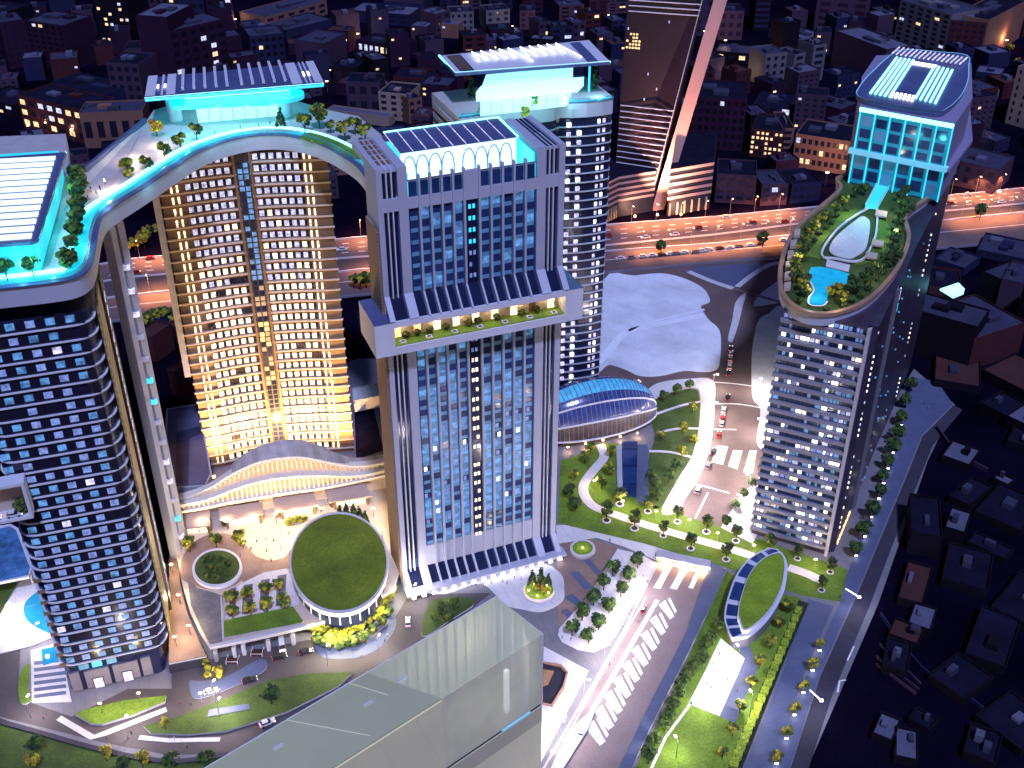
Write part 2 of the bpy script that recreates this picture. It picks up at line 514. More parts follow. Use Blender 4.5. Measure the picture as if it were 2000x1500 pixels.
L = [(a[0], a[1]+(b[1]-a[1])*0.45) for a, b in zip(H2, H4)]
ribbon('marking_or_painted_light', L, 0.5, 0.07, 'paint_white', smooth=False)

# the street between the complex and the slender tower, and the junction above it
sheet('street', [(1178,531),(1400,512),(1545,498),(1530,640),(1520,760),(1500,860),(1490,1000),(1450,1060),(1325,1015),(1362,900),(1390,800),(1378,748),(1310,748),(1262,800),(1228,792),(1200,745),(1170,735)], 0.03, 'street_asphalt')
sheet('vacant_lot', [(1178,548),(1240,538),(1295,534),(1340,545),(1372,562),(1384,578),(1386,590),(1369,598),(1376,612),(1386,626),(1402,640),(1408,660),(1406,705),(1398,722),(1370,726),(1335,724),(1290,734),(1250,734),(1222,722),(1190,712),(1165,716)], 0.03, 'white_lot', smooth=True, h=0.15, side='kerb', n=4)
ribbon('lot_track', [(1168,708),(1192,682),(1222,650),(1290,632),(1376,615)], 4.2, 0.2, 'lot_track')
ribbon('lot_track', [(1228,646),(1252,633),(1376,604)], 1.8, 0.2, 'lot_track', smooth=False)
sheet('vacant_lot', [(1473,596),(1480,580),(1500,562),(1528,547),(1532,585),(1500,594)], 0.03, 'white_lot', smooth=True, h=0.15, side='kerb', n=4)
sheet('vacant_lot', [(1468,700),(1474,650),(1482,625),(1500,613),(1530,606),(1530,760),(1512,800),(1500,830),(1500,880),(1490,880),(1478,860),(1485,800),(1470,775)], 0.03, 'white_lot', smooth=True, h=0.15, side='kerb', n=4)
sheet('traffic_island', [(1422,660),(1430,625),(1437,590),(1455,572),(1456,580),(1450,600),(1443,630),(1432,664),(1426,668)], 0.03, 'pale_paving', smooth=True, h=0.15, side='kerb', n=4)
sheet('traffic_island', [(1336,528),(1352,522),(1480,514),(1492,522),(1462,548),(1440,560),(1420,556),(1380,540)], 0.03, 'blue_paving', smooth=False, h=0.12, side='kerb')
ribbon('traffic_island', [(1345,530),(1390,549),(1432,563)], 3.2, 0.05, 'pale_paving', h=0.2)
ribbon('traffic_island', [(1440,560),(1465,540),(1500,518),(1528,512)], 3.0, 0.05, 'white_lot', h=0.16)
ribbon('footbridge_path', [(1432,563),(1480,577),(1530,592)], 2.2, 0.25, 'brown_paving')
sheet('pavement', [(1248,778),(1268,758),(1292,746),(1340,740),(1392,742),(1396,790),(1388,870),(1366,930),(1340,972),(1318,1002),(1292,998),(1325,935),(1352,890),(1366,830),(1368,775),(1358,758),(1310,766),(1268,784)], 0.05, 'pale_paving', smooth=True, h=0.14, side='kerb', n=4)
sheet('pavement', [(1452,960),(1492,930),(1496,1010),(1470,1062),(1408,1030)], 0.05, 'pale_paving', h=0.14, side='kerb')
ribbon('marking_or_painted_light', [(1392,746),(1440,750),(1495,758)], 0.7, 0.06, 'paint_white')
ribbon('marking_or_painted_light', [(1392,789),(1440,789),(1490,797)], 0.7, 0.06, 'paint_white')
ribbon('marking_or_painted_light', [(1388,838),(1438,839)], 0.7, 0.06, 'paint_white', smooth=False)
ribbon('marking_or_painted_light', [(1358,945),(1425,963)], 0.7, 0.06, 'paint_white', smooth=False)
ribbon('marking_or_painted_light', [(1383,962),(1358,1012)], 0.7, 0.06, 'paint_white', smooth=False)
for q in ([(1400,870),(1422,872),(1412,908),(1390,902)], [(1432,879),(1450,880),(1440,917),(1422,910)], [(1464,880),(1478,880),(1470,925),(1452,922)]):
    sheet('crossing_marking', q, 0.07, 'paint_white')

# parkland between the dome and the street
def lawn(pts, z=0.05, m_='grass', smooth=True, h=0.12, name='lawn', n=5):
    return sheet(name, pts, z, m_, smooth=smooth, h=h, side='kerb', n=n, )
lawn([(1262,790),(1310,768),(1355,760),(1366,778),(1365,830),(1352,888),(1322,938),(1298,985),(1270,985),(1266,900),(1280,850)], m_='grass_dark')
lawn([(1095,900),(1140,885),(1168,866),(1208,866),(1208,950),(1245,975),(1270,988),(1300,990),(1332,1006),(1480,1052),(1655,1112),(1642,1176),(1560,1162),(1418,1108),(1260,1062),(1090,1022)], smooth=False)
for a, b in (((1283,808),(1390,781)), ((1284,845),(1366,837)), ((1268,881),(1352,893))):
    ribbon('park_path', [a, ((a[0]+b[0])/2, (a[1]+b[1])/2-4), b], 1.5, 0.25, 'pale_paving')
ribbon('park_path', [(1172,868),(1180,892),(1158,920),(1141,945),(1142,968),(1162,990),(1205,1006),(1265,1026),(1340,1048),(1440,1076),(1500,1098)], 4.0, 0.25, 'pale_paving')
ribbon('park_path', [(1540,1108),(1575,1120),(1608,1136)], 4.0, 0.25, 'pale_paving')
# promenade band below the lawn, with its parapet
sheet('promenade', [(1086,1026),(1145,1022),(1258,1062),(1418,1110),(1405,1130),(1290,1098),(1220,1068),(1165,1050),(1088,1062)], 0.03, 'pale_paving', h=0.1, side='kerb')
sheet('zebra_plaza', [(1088,1062),(1150,1052),(1202,1068),(1150,1160),(1092,1226),(1088,1150)], 0.03, 'brown_paving')
for q in ([(1112,1118),(1130,1116),(1160,1148),(1142,1152)], [(1140,1094),(1152,1092),(1178,1120),(1168,1126)], [(1100,1165),(1118,1160),(1142,1180),(1128,1186)], [(1096,1192),(1108,1188),(1122,1202),(1110,1210)]):
    sheet('plaza_marking', q, 0.05, 'blue_paving')
sheet('tree_plaza', [(1206,1072),(1250,1082),(1283,1100),(1250,1160),(1205,1238),(1186,1262),(1160,1274),(1130,1270),(1098,1254),(1090,1240),(1092,1228),(1150,1162)], 0.05, 'pale_paving', smooth=False, h=0.15, side='kerb')
sheet('forecourt', [(985,1180),(1020,1190),(1060,1195),(1098,1175),(1102,1150),(1095,1120),(1050,1098),(960,1110),(830,1150),(870,1160),(940,1140)], 0.04, 'pale_paving', smooth=True, h=0.12, side='kerb', n=4)

# access road running down to the portal
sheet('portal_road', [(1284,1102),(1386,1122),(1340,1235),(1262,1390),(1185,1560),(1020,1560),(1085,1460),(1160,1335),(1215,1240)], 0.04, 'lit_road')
ribbon('kerb', [(1284,1100),(1215,1238),(1160,1333),(1062,1500),(1020,1570)], 0.7, 0.04, 'kerb', h=0.5, smooth=False)
sheet('pavement', [(1062,1262),(1150,1310),(1040,1520),(950,1520),(1000,1430),(1056,1390)], 0.04, 'pale_paving', h=0.14, side='kerb')
sheet('walkway_deck', [(1386,1096),(1419,1112),(1398,1160),(1345,1272),(1270,1420),(1215,1540),(1180,1560),(1262,1388),(1340,1236)], 0.04, 'blue_paving', h=1.6, side='concrete')
for i in range(9):  # patches of light falling on the road, painted on as pale polygons
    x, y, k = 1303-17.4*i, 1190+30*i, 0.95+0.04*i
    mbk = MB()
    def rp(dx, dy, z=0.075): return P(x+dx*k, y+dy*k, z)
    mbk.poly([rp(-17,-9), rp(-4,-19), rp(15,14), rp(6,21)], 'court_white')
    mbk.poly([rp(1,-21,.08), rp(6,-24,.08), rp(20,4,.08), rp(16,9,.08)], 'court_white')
    mbk.build('marking_or_painted_light', kind='structure')
ribbon('marking_or_painted_light', [(1284,1172),(1136,1424)], 1.5, 0.07, 'court_white', smooth=False)  # strip of light joining the patches, painted on in white
sheet('pavement', [(1166,1378),(1118,1420),(1090,1470),(1076,1500),(1100,1500),(1150,1420)], 0.05, 'court_white', h=0.7, side='kerb')
for q in ([(1300,1106),(1312,1108),(1290,1150),(1276,1148)], [(1330,1112),(1342,1115),(1322,1152),(1308,1149)], [(1358,1120),(1366,1122),(1354,1150),(1344,1148)]):
    sheet('marking_or_painted_light', q, 0.075, 'court_white')  # streaks of light by the portal, painted onto the lanes
ribbon('marking_or_painted_light', [(1262,1165),(1190,1290),(1100,1450)], 0.5, 0.07, 'paint_white', smooth=False)

# park on the right: lawn, white court, hedge bed, ramp road, pavement, dark road
lawn([(1420,1115),(1470,1150),(1560,1166),(1572,1182),(1500,1340),(1425,1560),(1210,1560),(1300,1385),(1348,1276)], smooth=False)
sheet('hedge_bed', [(1560,1172),(1580,1178),(1520,1320),(1450,1500),(1430,1560),(1404,1560),(1428,1480),(1500,1310)], 0.19, 'bed_soil')
sheet('white_court', [(1408,1246),(1454,1286),(1440,1320),(1405,1398),(1345,1374),(1380,1305)], 0.19, 'court_white')
sheet('blue_court', [(1416,1232),(1452,1240),(1482,1300),(1460,1350),(1436,1412),(1406,1399),(1441,1320),(1455,1286)], 0.19, 'blue_paving')
ribbon('lawn_path', [(1352,1370),(1300,1440),(1268,1510)], 0.8, 0.19, 'lot_track', smooth=False)
sheet('ramp_road', [(1578,1170),(1628,1184),(1570,1320),(1505,1520),(1490,1570),(1425,1570),(1452,1500),(1522,1330)], 0.04, 'blue_paving')
sheet('pavement', [(1640,1178),(1655,1120),(1700,1000),(1748,850),(1778,735),(1830,745),(1862,790),(1800,850),(1768,930),(1716,1055),(1672,1160),(1600,1320),(1530,1540),(1500,1570),(1490,1560),(1570,1330)], 0.04, 'blue_paving', h=0.14, side='kerb')
sheet('side_road', [(1862,792),(1880,800),(1822,870),(1790,950),(1745,1060),(1700,1180),(1625,1360),(1560,1560),(1505,1570),(1535,1530),(1602,1322),(1674,1162),(1718,1057),(1770,932),(1802,852)], 0.03, 'dark_asphalt')
ribbon('marking_or_painted_light', [(1668,1262),(1655,1290)], 0.5, 0.06, 'paint_white', smooth=False)
ribbon('marking_or_painted_light', [(1636,1352),(1640,1330),(1652,1328)], 0.6, 0.06, 'paint_white', smooth=False)

# lower road at the bottom left, its lawns and kerbs
sheet('lower_road', [(-40,1290),(0,1270),(40,1268),(36,1340),(60,1372),(140,1400),(250,1345),(335,1345),(335,1290),(400,1290),(600,1250),(720,1255),(775,1200),(800,1160),(960,1158),(880,1220),(700,1330),(620,1395),(470,1470),(330,1475),(200,1450),(60,1415),(-40,1390)], 0.03, 'asphalt')
lawn([(146,1394),(165,1386),(240,1368),(324,1358),(322,1370),(260,1396),(200,1414),(176,1412)], m_='grass', smooth=False, h=0.9)
lawn([(280,1418),(330,1406),(430,1368),(520,1330),(600,1315),(690,1312),(660,1340),(560,1390),(440,1428),(370,1434),(295,1432)], m_='grass_dark', smooth=False, h=0.7)
lawn([(-60,1395),(0,1402),(70,1428),(200,1468),(330,1490),(440,1476),(446,1520),(446,1600),(-60,1600)], m_='grass_dark', smooth=False, h=0.5)
ribbon('kerb', [(-40,1398),(60,1425),(200,1464),(330,1486),(445,1472)], 1.6, 0.03, 'dark_asphalt', h=0.9)
ribbon('pavement', [(115,1402),(180,1440),(205,1432),(325,1385)], 2.0, 0.05, 'pale_paving', h=0.12, smooth=False)
ribbon('pavement', [(272,1440),(330,1446),(430,1444)], 1.6, 0.05, 'pale_paving', h=0.12, smooth=False)
sheet('pavement', [(620,1256),(690,1262),(740,1240),(768,1200),(772,1225),(745,1262),(700,1284),(650,1286),(625,1280)], 0.05, 'blue_paving', smooth=True, h=0.14, side='kerb', n=4)
sheet('pavement', [(390,1330),(440,1322),(500,1290),(520,1290),(516,1310),(470,1335),(400,1362),(376,1360),(370,1330)], 0.05, 'blue_paving', smooth=True, h=0.14, side='kerb', n=4)
lawn([(838,1180),(870,1168),(905,1166),(925,1180),(880,1210),(825,1242)], m_='grass_dark', smooth=True, h=0.5)
sheet('lawn_slab', [(405,1400),(408,1386),(486,1374),(488,1384)], 0.75, 'blue_paving', h=0.35, side='kerb')
for k in range(6):
    sheet('terrace_step', [(66,1292+k*13),(128,1284+k*13),(130,1291+k*13),(67,1299+k*13)], 0.36, 'blue_paving')
# pool terrace beyond the left tower
sheet('pool_terrace', [(-60,1230),(0,1200),(55,1110),(110,1180),(110,1240),(60,1262),(-60,1290)], 0.05, 'pale_paving', h=0.3)
sheet('pool_terrace', [(60,1270),(115,1255),(140,1370),(62,1372)], 0.05, 'pale_paving', h=0.3)
sheet('pool_water', [(46,1190),(60,1165),(100,1150),(110,1235),(60,1218)], 0.4, 'water', smooth=True)
sheet('pool_water', [(80,1268),(110,1262),(118,1290),(84,1300)], 0.4, 'water')
lawn([(36,1330),(48,1300),(58,1300),(56,1345),(60,1368),(40,1372)], m_='grass', h=0.5)
lawn([(-60,1150),(0,1142),(38,1132),(0,1200),(-60,1225)], m_='grass_dark', smooth=False, h=0.3)
# ================================================================ TOWERS
def rrect(F, W, D, r, n=6, out=0.0, rl=None):
    """plan outline of a tower W wide and D deep behind face F, round front corners"""
    rl = r if rl is None else rl
    pts = []
    def q(u, d): p = F.p(u, 0, d); return (p.x, p.y)
    if rl > 0:
        for k in range(n+1):
            a = math.pi + k*(math.pi/2)/n
            pts.append(q(rl + (rl+out)*math.cos(a), -rl - (rl+out)*math.sin(a)))
    else: pts.append(q(-out, out))
    for k in range(n+1):
        a = -math.pi/2 + k*(math.pi/2)/n
        pts.append(q(W-r + (r+out)*math.cos(a), -r - (r+out)*math.sin(a)))
    pts += [q(W+out, -D-out), q(-out, -D-out)]
    return pts

# ---------------------------------------------------------------- left tower
F1 = Face((-143.3, 254.0, 0), rad(18.0)); W1, D1 = 33.0, 40.0
t1 = thing('apartment_tower', (-127, 262, 0), 'dark navy glass tower at the left edge with thin curved white floor lines', 'tower')
MB().prism(rrect(F1, W1, D1, 5), 11, 135, 'navy_glass').build('wall', t1)
MB().prism(rrect(F1, W1-1, D1, 4, out=-0.8), 0, 11, 'navy_glass').build('lobby', t1)
for k in range(28):
    z = 12.5 + 4.42*k
    MB().prism(rrect(F1, W1, D1, 5, out=0.6), z, z+0.32, 'white_panel').build('floor_ledge', t1)
its = []
for k in range(28):
    z = 12.5 + 4.42*k
    for j in range(6):
        u = 1.2 + j*5.0 if k > 14 else 2.6 + j*4.75
        m_ = R.choices(['lit_pale', 'lit_dim', 'lit_cool'], [5, 5, 0.3])[0] if R.random() > 0.04 else 'window_dark'
        m_ = {'lit_cool': 'lit_lilac'}.get(m_, m_)
        its.append(F1.item(u, u+2.3, z+1.2, z+3.2, -0.1, 0.12, m_))
many(t1, 'window', its)
its = []
for k in range(28):
    z = 12.5 + 4.42*k
    for j in range(6):
        u = (1.2 + j*5.0 if k > 14 else 2.6 + j*4.75) + 2.7
        its.append(F1.item(u, u+2.0, z+0.5, z+4.2, -0.1, 0.06, 'window_dark'))
mb = MB()
for it in its: mb.obox(*it)
mb.build('dark_pane', t1, kind='stuff')
mb = MB()
for k in range(28):                                   # rails between the ledges at the left bay
    z = 12.5 + 4.42*k
    if k < 9: F1.box(MB(), 0.3, 2.2, z+0.6, z+1.6, 0.0, 0.5, 'bronze').build('balcony_rail', t1)
pass
for u0, u1, z0, z1, m_ in ((2, 5, 1, 9, 'concrete_dark'), (6.5, 14, 1, 8.5, 'concrete_dark'), (15.2, 23, 1, 8.5, 'concrete_dark'), (24, 27, 1, 9, 'concrete_dark'), (5.5, 8.5, 9.6, 11.8, 'blue_spandrel'), (9.5, 12.5, 9.6, 11.8, 'lit_cyan'), (14, 17, 9.6, 11.8, 'blue_spandrel'), (19, 22, 9.6, 11.8, 'city_slate')):
    F1.box(MB(), u0, u1, z0, z1, -0.9, 0.1, m_).build('lobby_panel', t1)
for u in (8.5, 17.5):
    mb = MB(); F1.box(mb, u, u+3.4, 0.5, 5.0, 0.0, 0.25, 'dark_frame'); F1.box(mb, u+0.3, u+3.1, 0.6, 4.7, 0.26, 0.3, 'lit_lilac'); mb.build('door', t1)
# side face: gilded lattice, dark frame with bright ticks
FS1 = Face(F1.p(W1, 0, -5.0), rad(18.0+90))
mb = MB(); FS1.box(mb, 0.2, 18, 12, 133, 0.95, 1.5, 'side_panel' if 'side_panel' in MATS else mat('side_panel', (0.42, 0.32, 0.16), 0.45, var=0.45, scale=0.35, wave=(0.45, 0.6, (0.35, 0.3, 0.9))))
mb.build('side_panel', t1)
mb = MB(); FS1.box(mb, 18.2, 29, 6, 133, 0.0, 2.2, 'dark_frame'); mb.build('side_frame', t1)
for k in range(26):
    z = 14 + 4.5*k
    MB().obox(FS1.p(20.6, z, 2.35), FS1.u*1.3 + UP*0.9, FS1.n*0.1, UP*0.3, 'lit_lilac').build('side_lamp', t1)
# sky garden box on the left of the face
tb = thing('sky_garden', F1.p(-2, 66, 2), 'white framed sky garden box jutting from the left tower with cars inside', 'balcony box')
def boxframe(parent, name, u0, u1, z0, z1, d1, th, mt):
    mb = MB()
    F1.box(mb, u0, u1, z1-th, z1, 0.95, d1, mt); F1.box(mb, u0, u1, z0, z0+th, 0.95, d1, mt)
    F1.box(mb, u1-th, u1, z0+th, z1-th, 0.95, d1-0.01, mt); F1.box(mb, u0, u0+th, z0+th, z1-th, 0.95, d1-0.01, mt)
    return mb.build(name, parent)
ua, za = F1.uz(66, 1012, 6); ub, zb = F1.uz(0, 938, 6)
boxframe(tb, 'frame', ua-18, ua, za, za+12.5, 6, 0.9, 'white_panel')
F1.box(MB(), ua-17, ua-1, za+1, za+11.5, 0.96, 1.2, 'warm_stone').build('back_wall', tb)

# ---------------------------------------------------------------- gilded tower behind the plaza
pa, pb = P(408, 915, 1.0), P(692, 880, 1.0)
F2 = Face((pa.x, pa.y, 0), math.atan2(pb.y-pa.y, pb.x-pa.x)); W2 = (pb-pa).length
def arc2(u, d=0.0):
    t = (u/W2)*2-1
    e = max(0, abs(t)-0.86)/0.14
    return F2.p(u, 0, -4.5*(1-t*t) - 1.2*e*e + d)
def band2(u0, u1, z0, z1, d0, d1, mt, mb=None, n=8):
    mb = mb or MB()
    us = [u0+(u1-u0)*k/n for k in range(n+1)]
    out = [arc2(u, d1) for u in us]; inn = [arc2(u, d0) for u in us][::-1]
    mb.prism([(p.x, p.y) for p in out+inn], z0, z1, mt)
    return mb
t2 = thing('hotel_tower', (-88, 370, 0), 'gold lit convex tower with rows of bright windows behind the curvy white hall', 'tower')
plan2 = [(lambda p: (p.x, p.y))(arc2(W2*k/12)) for k in range(13)] + [(lambda p: (p.x, p.y))(F2.p(W2, 0, -30)), (lambda p: (p.x, p.y))(F2.p(0, 0, -30))]
MB().prism(plan2, 0, 133, 'bronze').build('wall', t2)
its, dks, lps = [], [], []
for k in range(30):
    z = 2 + 4.4*k
    band2(-0.4, W2+0.4, z, z+0.45, 0.0, 1.0, 'warm_stone').build('floor_ledge', t2)
    for h in (0, 1):
        for j in range(6):
            u = (9.0 + j*2.85) if h == 0 else (33.6 + j*2.85)
            p = arc2(u+0.7, 0.12); t = (arc2(u+1.4)-arc2(u)).normalized(); nn = V(t.y, -t.x, 0)
            m_ = 'lit_cream' if z < 80 else ('lit_lilac' if R.random() < (z-60)/50 else 'lit_cream')
            if R.random() < 0.05: m_ = 'window_dark'
            its.append((V(p.x, p.y, z+2.1), t*0.85, nn*0.14, UP*1.05, m_))
            dks.append((V(p.x, p.y, z+2.2)+t*1.42, t*0.5, nn*0.1, UP*1.05, 'window_dark'))
    for u in (4.0, 6.0, 51.5, 53.5):
        p = arc2(u, 0.2); t = (arc2(u+0.5)-arc2(u)).normalized(); nn = V(t.y, -t.x, 0)
        lps.append((V(p.x, p.y, z+2.1), t*0.32, nn*0.2, UP*1.3, 'lit_cream'))
many(t2, 'window', its)
many(t2, 'balcony_lamp', lps, 100)
mb = MB()
for d in dks: mb.obox(*d)
mb.build('dark_pane', t2, kind='stuff')
band2(27.2, 31.9, 8, 134, 0.3, 1.5, 'dark_frame').build('lift_shaft', t2)
its = []
for k in range(54):
    z = 10 + 2.25*k
    for j in (0, 1):
        p = arc2(28.5 + j*2.1, 1.52)
        m_ = 'lit_amber' if 45 < z < 75 and R.random() < 0.25 else ('navy_glass' if R.random() < 0.45 or z < 36 else ('lit_dim' if z > 80 else 'lit_warm_dim'))
        if m_ == 'lit_warm_dim' and m_ not in MATS: mat('lit_warm_dim', (0.3, 0.22, 0.15), 0.4, var=0, emit=(1.0, 0.7, 0.4), es=0.3)
        its.append((p + UP*z, F2.u*0.8, F2.n*0.06, UP*0.85, m_))
many(t2, 'shaft_window', its, 100)
band2(26.2, 27.0, 8, 134, 0.3, 1.7, 'bronze').build('shaft_jamb', t2)
band2(32.1, 32.9, 8, 134, 0.3, 1.7, 'bronze').build('shaft_jamb', t2)
# stone fin on the left return of the gilded tower
fin = MB(); fin.obox(F2.p(-1.8, 90, -6), F2.u*1.2, F2.n*5, UP*45, 'concrete'); fin.build('end_fin', t2)

# ---------------------------------------------------------------- tower behind, right of the finned one
e4 = Face((-20, 409.4, 0), rad(20.8)); W4 = 64.0
t4 = thing('balcony_tower', (10, 425, 0), 'indigo tower with curved balcony lines and white window pairs, behind the finned tower', 'tower')
def p4(u, d): q = e4.p(u, 0, d); return (q.x, q.y)
notch = [(36, -0.2), (38.5, -0.5), (40.5, -2.0), (42, -2.4), (46, -1.0), (52, 0.4), (58, 0.8), (63, 0.2), (64.2, -2)]
def plan4(out=0.0):
    return [p4(-out, out)] + [p4(u, d+out) for u, d in notch] + [p4(64.2+out, -30), p4(-out, -30)]
MB().prism(plan4(), 0, 132, 'navy_glass').build('wall', t4)
its = []
for k in range(33):
    z = 4 + 3.88*k
    MB().prism(plan4(0.8), z, z+0.3, 'fascia').build('floor_ledge', t4)
    for u in (44.0, 48.5, 57.0, 59.2):
        if R.random() < 0.1: continue
        w_ = 1.15 if u < 50 else 0.75
        its.append(e4.item(u, u+w_*1.4, z+0.9, z+2.5, 0.2, 1.05, 'lit_lilac' if R.random() < 0.75 else 'lit_white'))
many(t4, 'window', its)
mb = MB()
for k in range(9): e4.box(mb, -0.3, 0.05, 125-4*k, 127-4*k, -28, 0.2, 'dark_frame')
mb.build('side_louvre', t4)
e4l = Face(e4.p(0, 0, -30), rad(20.8-90))
for k in range(7):
    e4l.box(MB(), 0, 30, 109+4*k, 111+4*k, 0.0, 0.9, 'concrete').build('side_ledge', t4)

# ---------------------------------------------------------------- finned central tower
F3 = Face((-38.9, 304.0, 0), rad(21.6)); W3, D3 = 59.2, 27.0
t3 = thing('office_tower', (-15, 325, 0), 'tall central tower of pale vertical fins with two corner pylons and a garden slot', 'tower')
ZB0 = F3.uz(732, 702, 6.0)[1] + 1.0
ZB1 = (F3.uz(730, 627, 6.0)[1] + F3.uz(1139, 573, 6.0)[1])/2
def core(z0, z1, mt, name, u0=0.5, u1=None, d=-1.2):
    F3.box(MB(), u0, (W3-0.5) if u1 is None else u1, z0, z1, -12.8, d, mt).build(name, t3)
core(0, 146.9, 'blue_glass', 'wall')
def pylon(u0, s0, s1, u1, name):
    # solid edges and three dark slots between slim fins
    mb = MB()
    a, b = (u0, s0), (s1, u1)
    for (x0, x1) in (a, b):
        for (z0, z1) in ((0, ZB0), (ZB1, 159)):
            F3.box(mb, x0, x1, z0, z1 if z0 == 0 else 141, -13, 0.0, 'fascia')
            if z0 > 0: F3.box(mb, x0, x1, 141, 156.5, -13, 0.0, 'fascia'); F3.box(mb, x0, x1, 156.5, 159, -D3, 0.0, 'fascia')
    F3.box(mb, s0, s1, 145.6, 149.6, -12.9, -0.1, 'fascia')
    F3.box(mb, s0, s1, 157.6, 158.6, -D3, -0.7, 'fascia')
    F3.box(mb, s0, s1, 0, 12, -12, -1.6, 'fascia')
    mb.build(name, t3)
    for i in range(3):
        w_ = (s1-s0)/3
        x0 = s0+w_*i
        F3.box(MB(), x0+0.05, x0+w_-0.45, 12, 157.6, -12, -0.9, 'navy_glass').build('slot_glass', t3)
        if i < 2:
            F3.box(MB(), x0+w_-0.4, x0+w_, 1, 158.9, -12, -0.15, 'white_panel').build('slot_fin', t3)
pylon(0, 1.7, 6.3, 9.2, 'pylon')
pylon(W3, 57.2, 53.2, 50.0, 'pylon') if False else None
def pylon_r():
    mb = MB()
    for (x0, x1) in ((50.0, 53.0), (57.2, W3)):
        for (z0, z1) in ((0, ZB0), (ZB1, 159)):
                F3.box(mb, x0, x1, z0, z1 if z0 == 0 else 141, -13, 0.0, 'fascia')
                if z0 > 0: F3.box(mb, x0, x1, 141, 156.5, -13, 0.0, 'fascia'); F3.box(mb, x0, x1, 156.5, 159, -D3, 0.0, 'fascia')
    F3.box(mb, 53.0, 57.2, 145.6, 149.6, -12.9, -0.1, 'fascia'); F3.box(mb, 53.0, 57.2, 157.6, 158.6, -D3, -0.7, 'fascia'); F3.box(mb, 53.0, 57.2, 0, 12, -12, -1.6, 'fascia')
    mb.build('pylon', t3)
    for i in range(3):
        x0 = 53.0+1.4*i
        F3.box(MB(), x0+0.05, x0+0.95, 12, 157.6, -12, -0.9, 'navy_glass').build('slot_glass', t3)
        if i < 2: F3.box(MB(), x0+1.0, x0+1.4, 1, 158.9, -12, -0.15, 'white_panel').build('slot_fin', t3)
pylon_r()
for s0, s1, mt in ((1.7, 6.3, 'bronze'), (53.0, 57.2, 'navy_glass')):
    w_ = (s1-s0)/3
    for i in range(3):
        if mt == 'bronze':
            for q in range(5): F3.box(MB(), s0+w_*i+0.25, s0+w_*(i+1)-0.35, 158.55, 158.75, -4.5-4.4*q-3.4, -4.5-4.4*q, mt).build('roof_slot', t3)
        else: F3.box(MB(), s0+w_*i+0.1, s0+w_*(i+1)-0.35, 158.55, 158.75, -D3+0.5, -1, mt).build('roof_slot', t3)
# bays: five each side of the dark central strip
fins = []
L0, C0, C1, R1_ = 9.2, 26.6, 31.4, 50.0
bw = (C0-L0)/5.0
bays = [(L0+bw*i, L0+bw*(i+1)) for i in range(5)] + [(C1+(R1_-C1)/5*i, C1+(R1_-C1)/5*(i+1)) for i in range(5)]
finu = [L0+bw*i for i in range(1, 6)] + [C1] + [C1+(R1_-C1)/5*i for i in range(1, 5)]
for u in finu:
    for z0, z1 in ((7.6, ZB0), (ZB1+5.6, 156)):
        F3.box(MB(), u-0.33, u+0.33, z0, z1, -1.1, 0.4, 'fascia').build('fin', t3)
    # fins sweep outward over the slot box and over the entrance canopy
    for zt, zb, dd in ((ZB1+5.7, ZB1, 5.6), (7.6, 3.0, 5.4)):
        mb = MB()
        mb.obox((F3.p(u, zt, -0.3)+F3.p(u, zb, dd))/2, F3.u*0.28, (F3.p(u, zb, dd)-F3.p(u, zt, -0.3))*0.5, (F3.n*0.45+UP*0.45), 'fascia')
        mb.build('splayed_fin', t3)
for (a, b) in ((0.0, 1.7), (6.3, 9.2), (50.0, 53.0), (57.2, W3)):
    for zt, zb, dd in ((ZB1+5.7, ZB1, 5.6), (7.6, 3.0, 5.4)):
        mb = MB()
        mb.obox((F3.p((a+b)/2, zt, -0.2)+F3.p((a+b)/2, zb, dd))/2, F3.u*((b-a)/2), (F3.p(0, zb, dd)-F3.p(0, zt, -0.2))*0.5, (F3.n*0.4+UP*0.4), 'fascia')
        mb.build('splayed_wing', t3)
for zt, zb, dd in ((ZB1+5.7, ZB1, 5.6), (7.6, 3.0, 5.4)):
    mb = MB()
    mb.poly([F3.p(0.5, zb-0.2, dd-0.6), F3.p(W3-0.5, zb-0.2, dd-0.6), F3.p(W3-0.5, zt, -1.0), F3.p(0.5, zt, -1.0)], 'navy_glass')
    mb.build('apron_glass', t3)
its, sps = [], []
for (a, b) in bays:
    for seg, (z0, z1) in enumerate(((17.0, ZB0-1), (ZB1+6, 145.5))):
        nfl = round((z1-z0)/3.85)
        fh = (z1-z0)/nfl
        for k in range(nfl):
            z = z0+fh*k
            r_ = R.random()
            low = seg == 0 and 24 < z < 66
            m_ = 'blue_glass'
            if low and r_ < 0.16: m_ = 'lit_pale'
            elif low and r_ < 0.23: m_ = 'lit_white'
            elif r_ < (0.72 if low else 0.35): m_ = 'lit_dim'
            elif r_ < 0.04: m_ = 'lit_cream'
            c0 = a+0.6
            w_ = (b-a-1.2)
            if low and m_ in ('lit_pale', 'lit_white'):
                f0 = R.uniform(0, 0.5); its.append(F3.item(c0+w_*f0, c0+w_*(f0+0.45), z+1.6, z+fh-0.5, -1.1, -0.75, m_))
                m_ = 'lit_dim' if R.random() < 0.5 else 'blue_glass'
            its.append(F3.item(c0, c0+w_, z+1.35, z+fh-0.1, -1.1, -0.8, m_))
            sps.append(F3.item(c0, c0+w_, z, z+1.3, -1.1, -0.7, 'blue_spandrel'))
many(t3, 'window', its)
many(t3, 'spandrel', sps, 60)
F3.box(MB(), L0, R1_, 7.7, 16.6, -1.1, -0.5, 'fascia').build('plinth_panel', t3)
F3.box(MB(), L0, R1_, 145.8, 149.2, -1.1, 0.0, 'fascia').build('frieze', t3)
F3.box(MB(), C0+0.1, C1-0.1, 149.2, 155, -1.1, 0.05, 'fascia').build('frieze', t3)
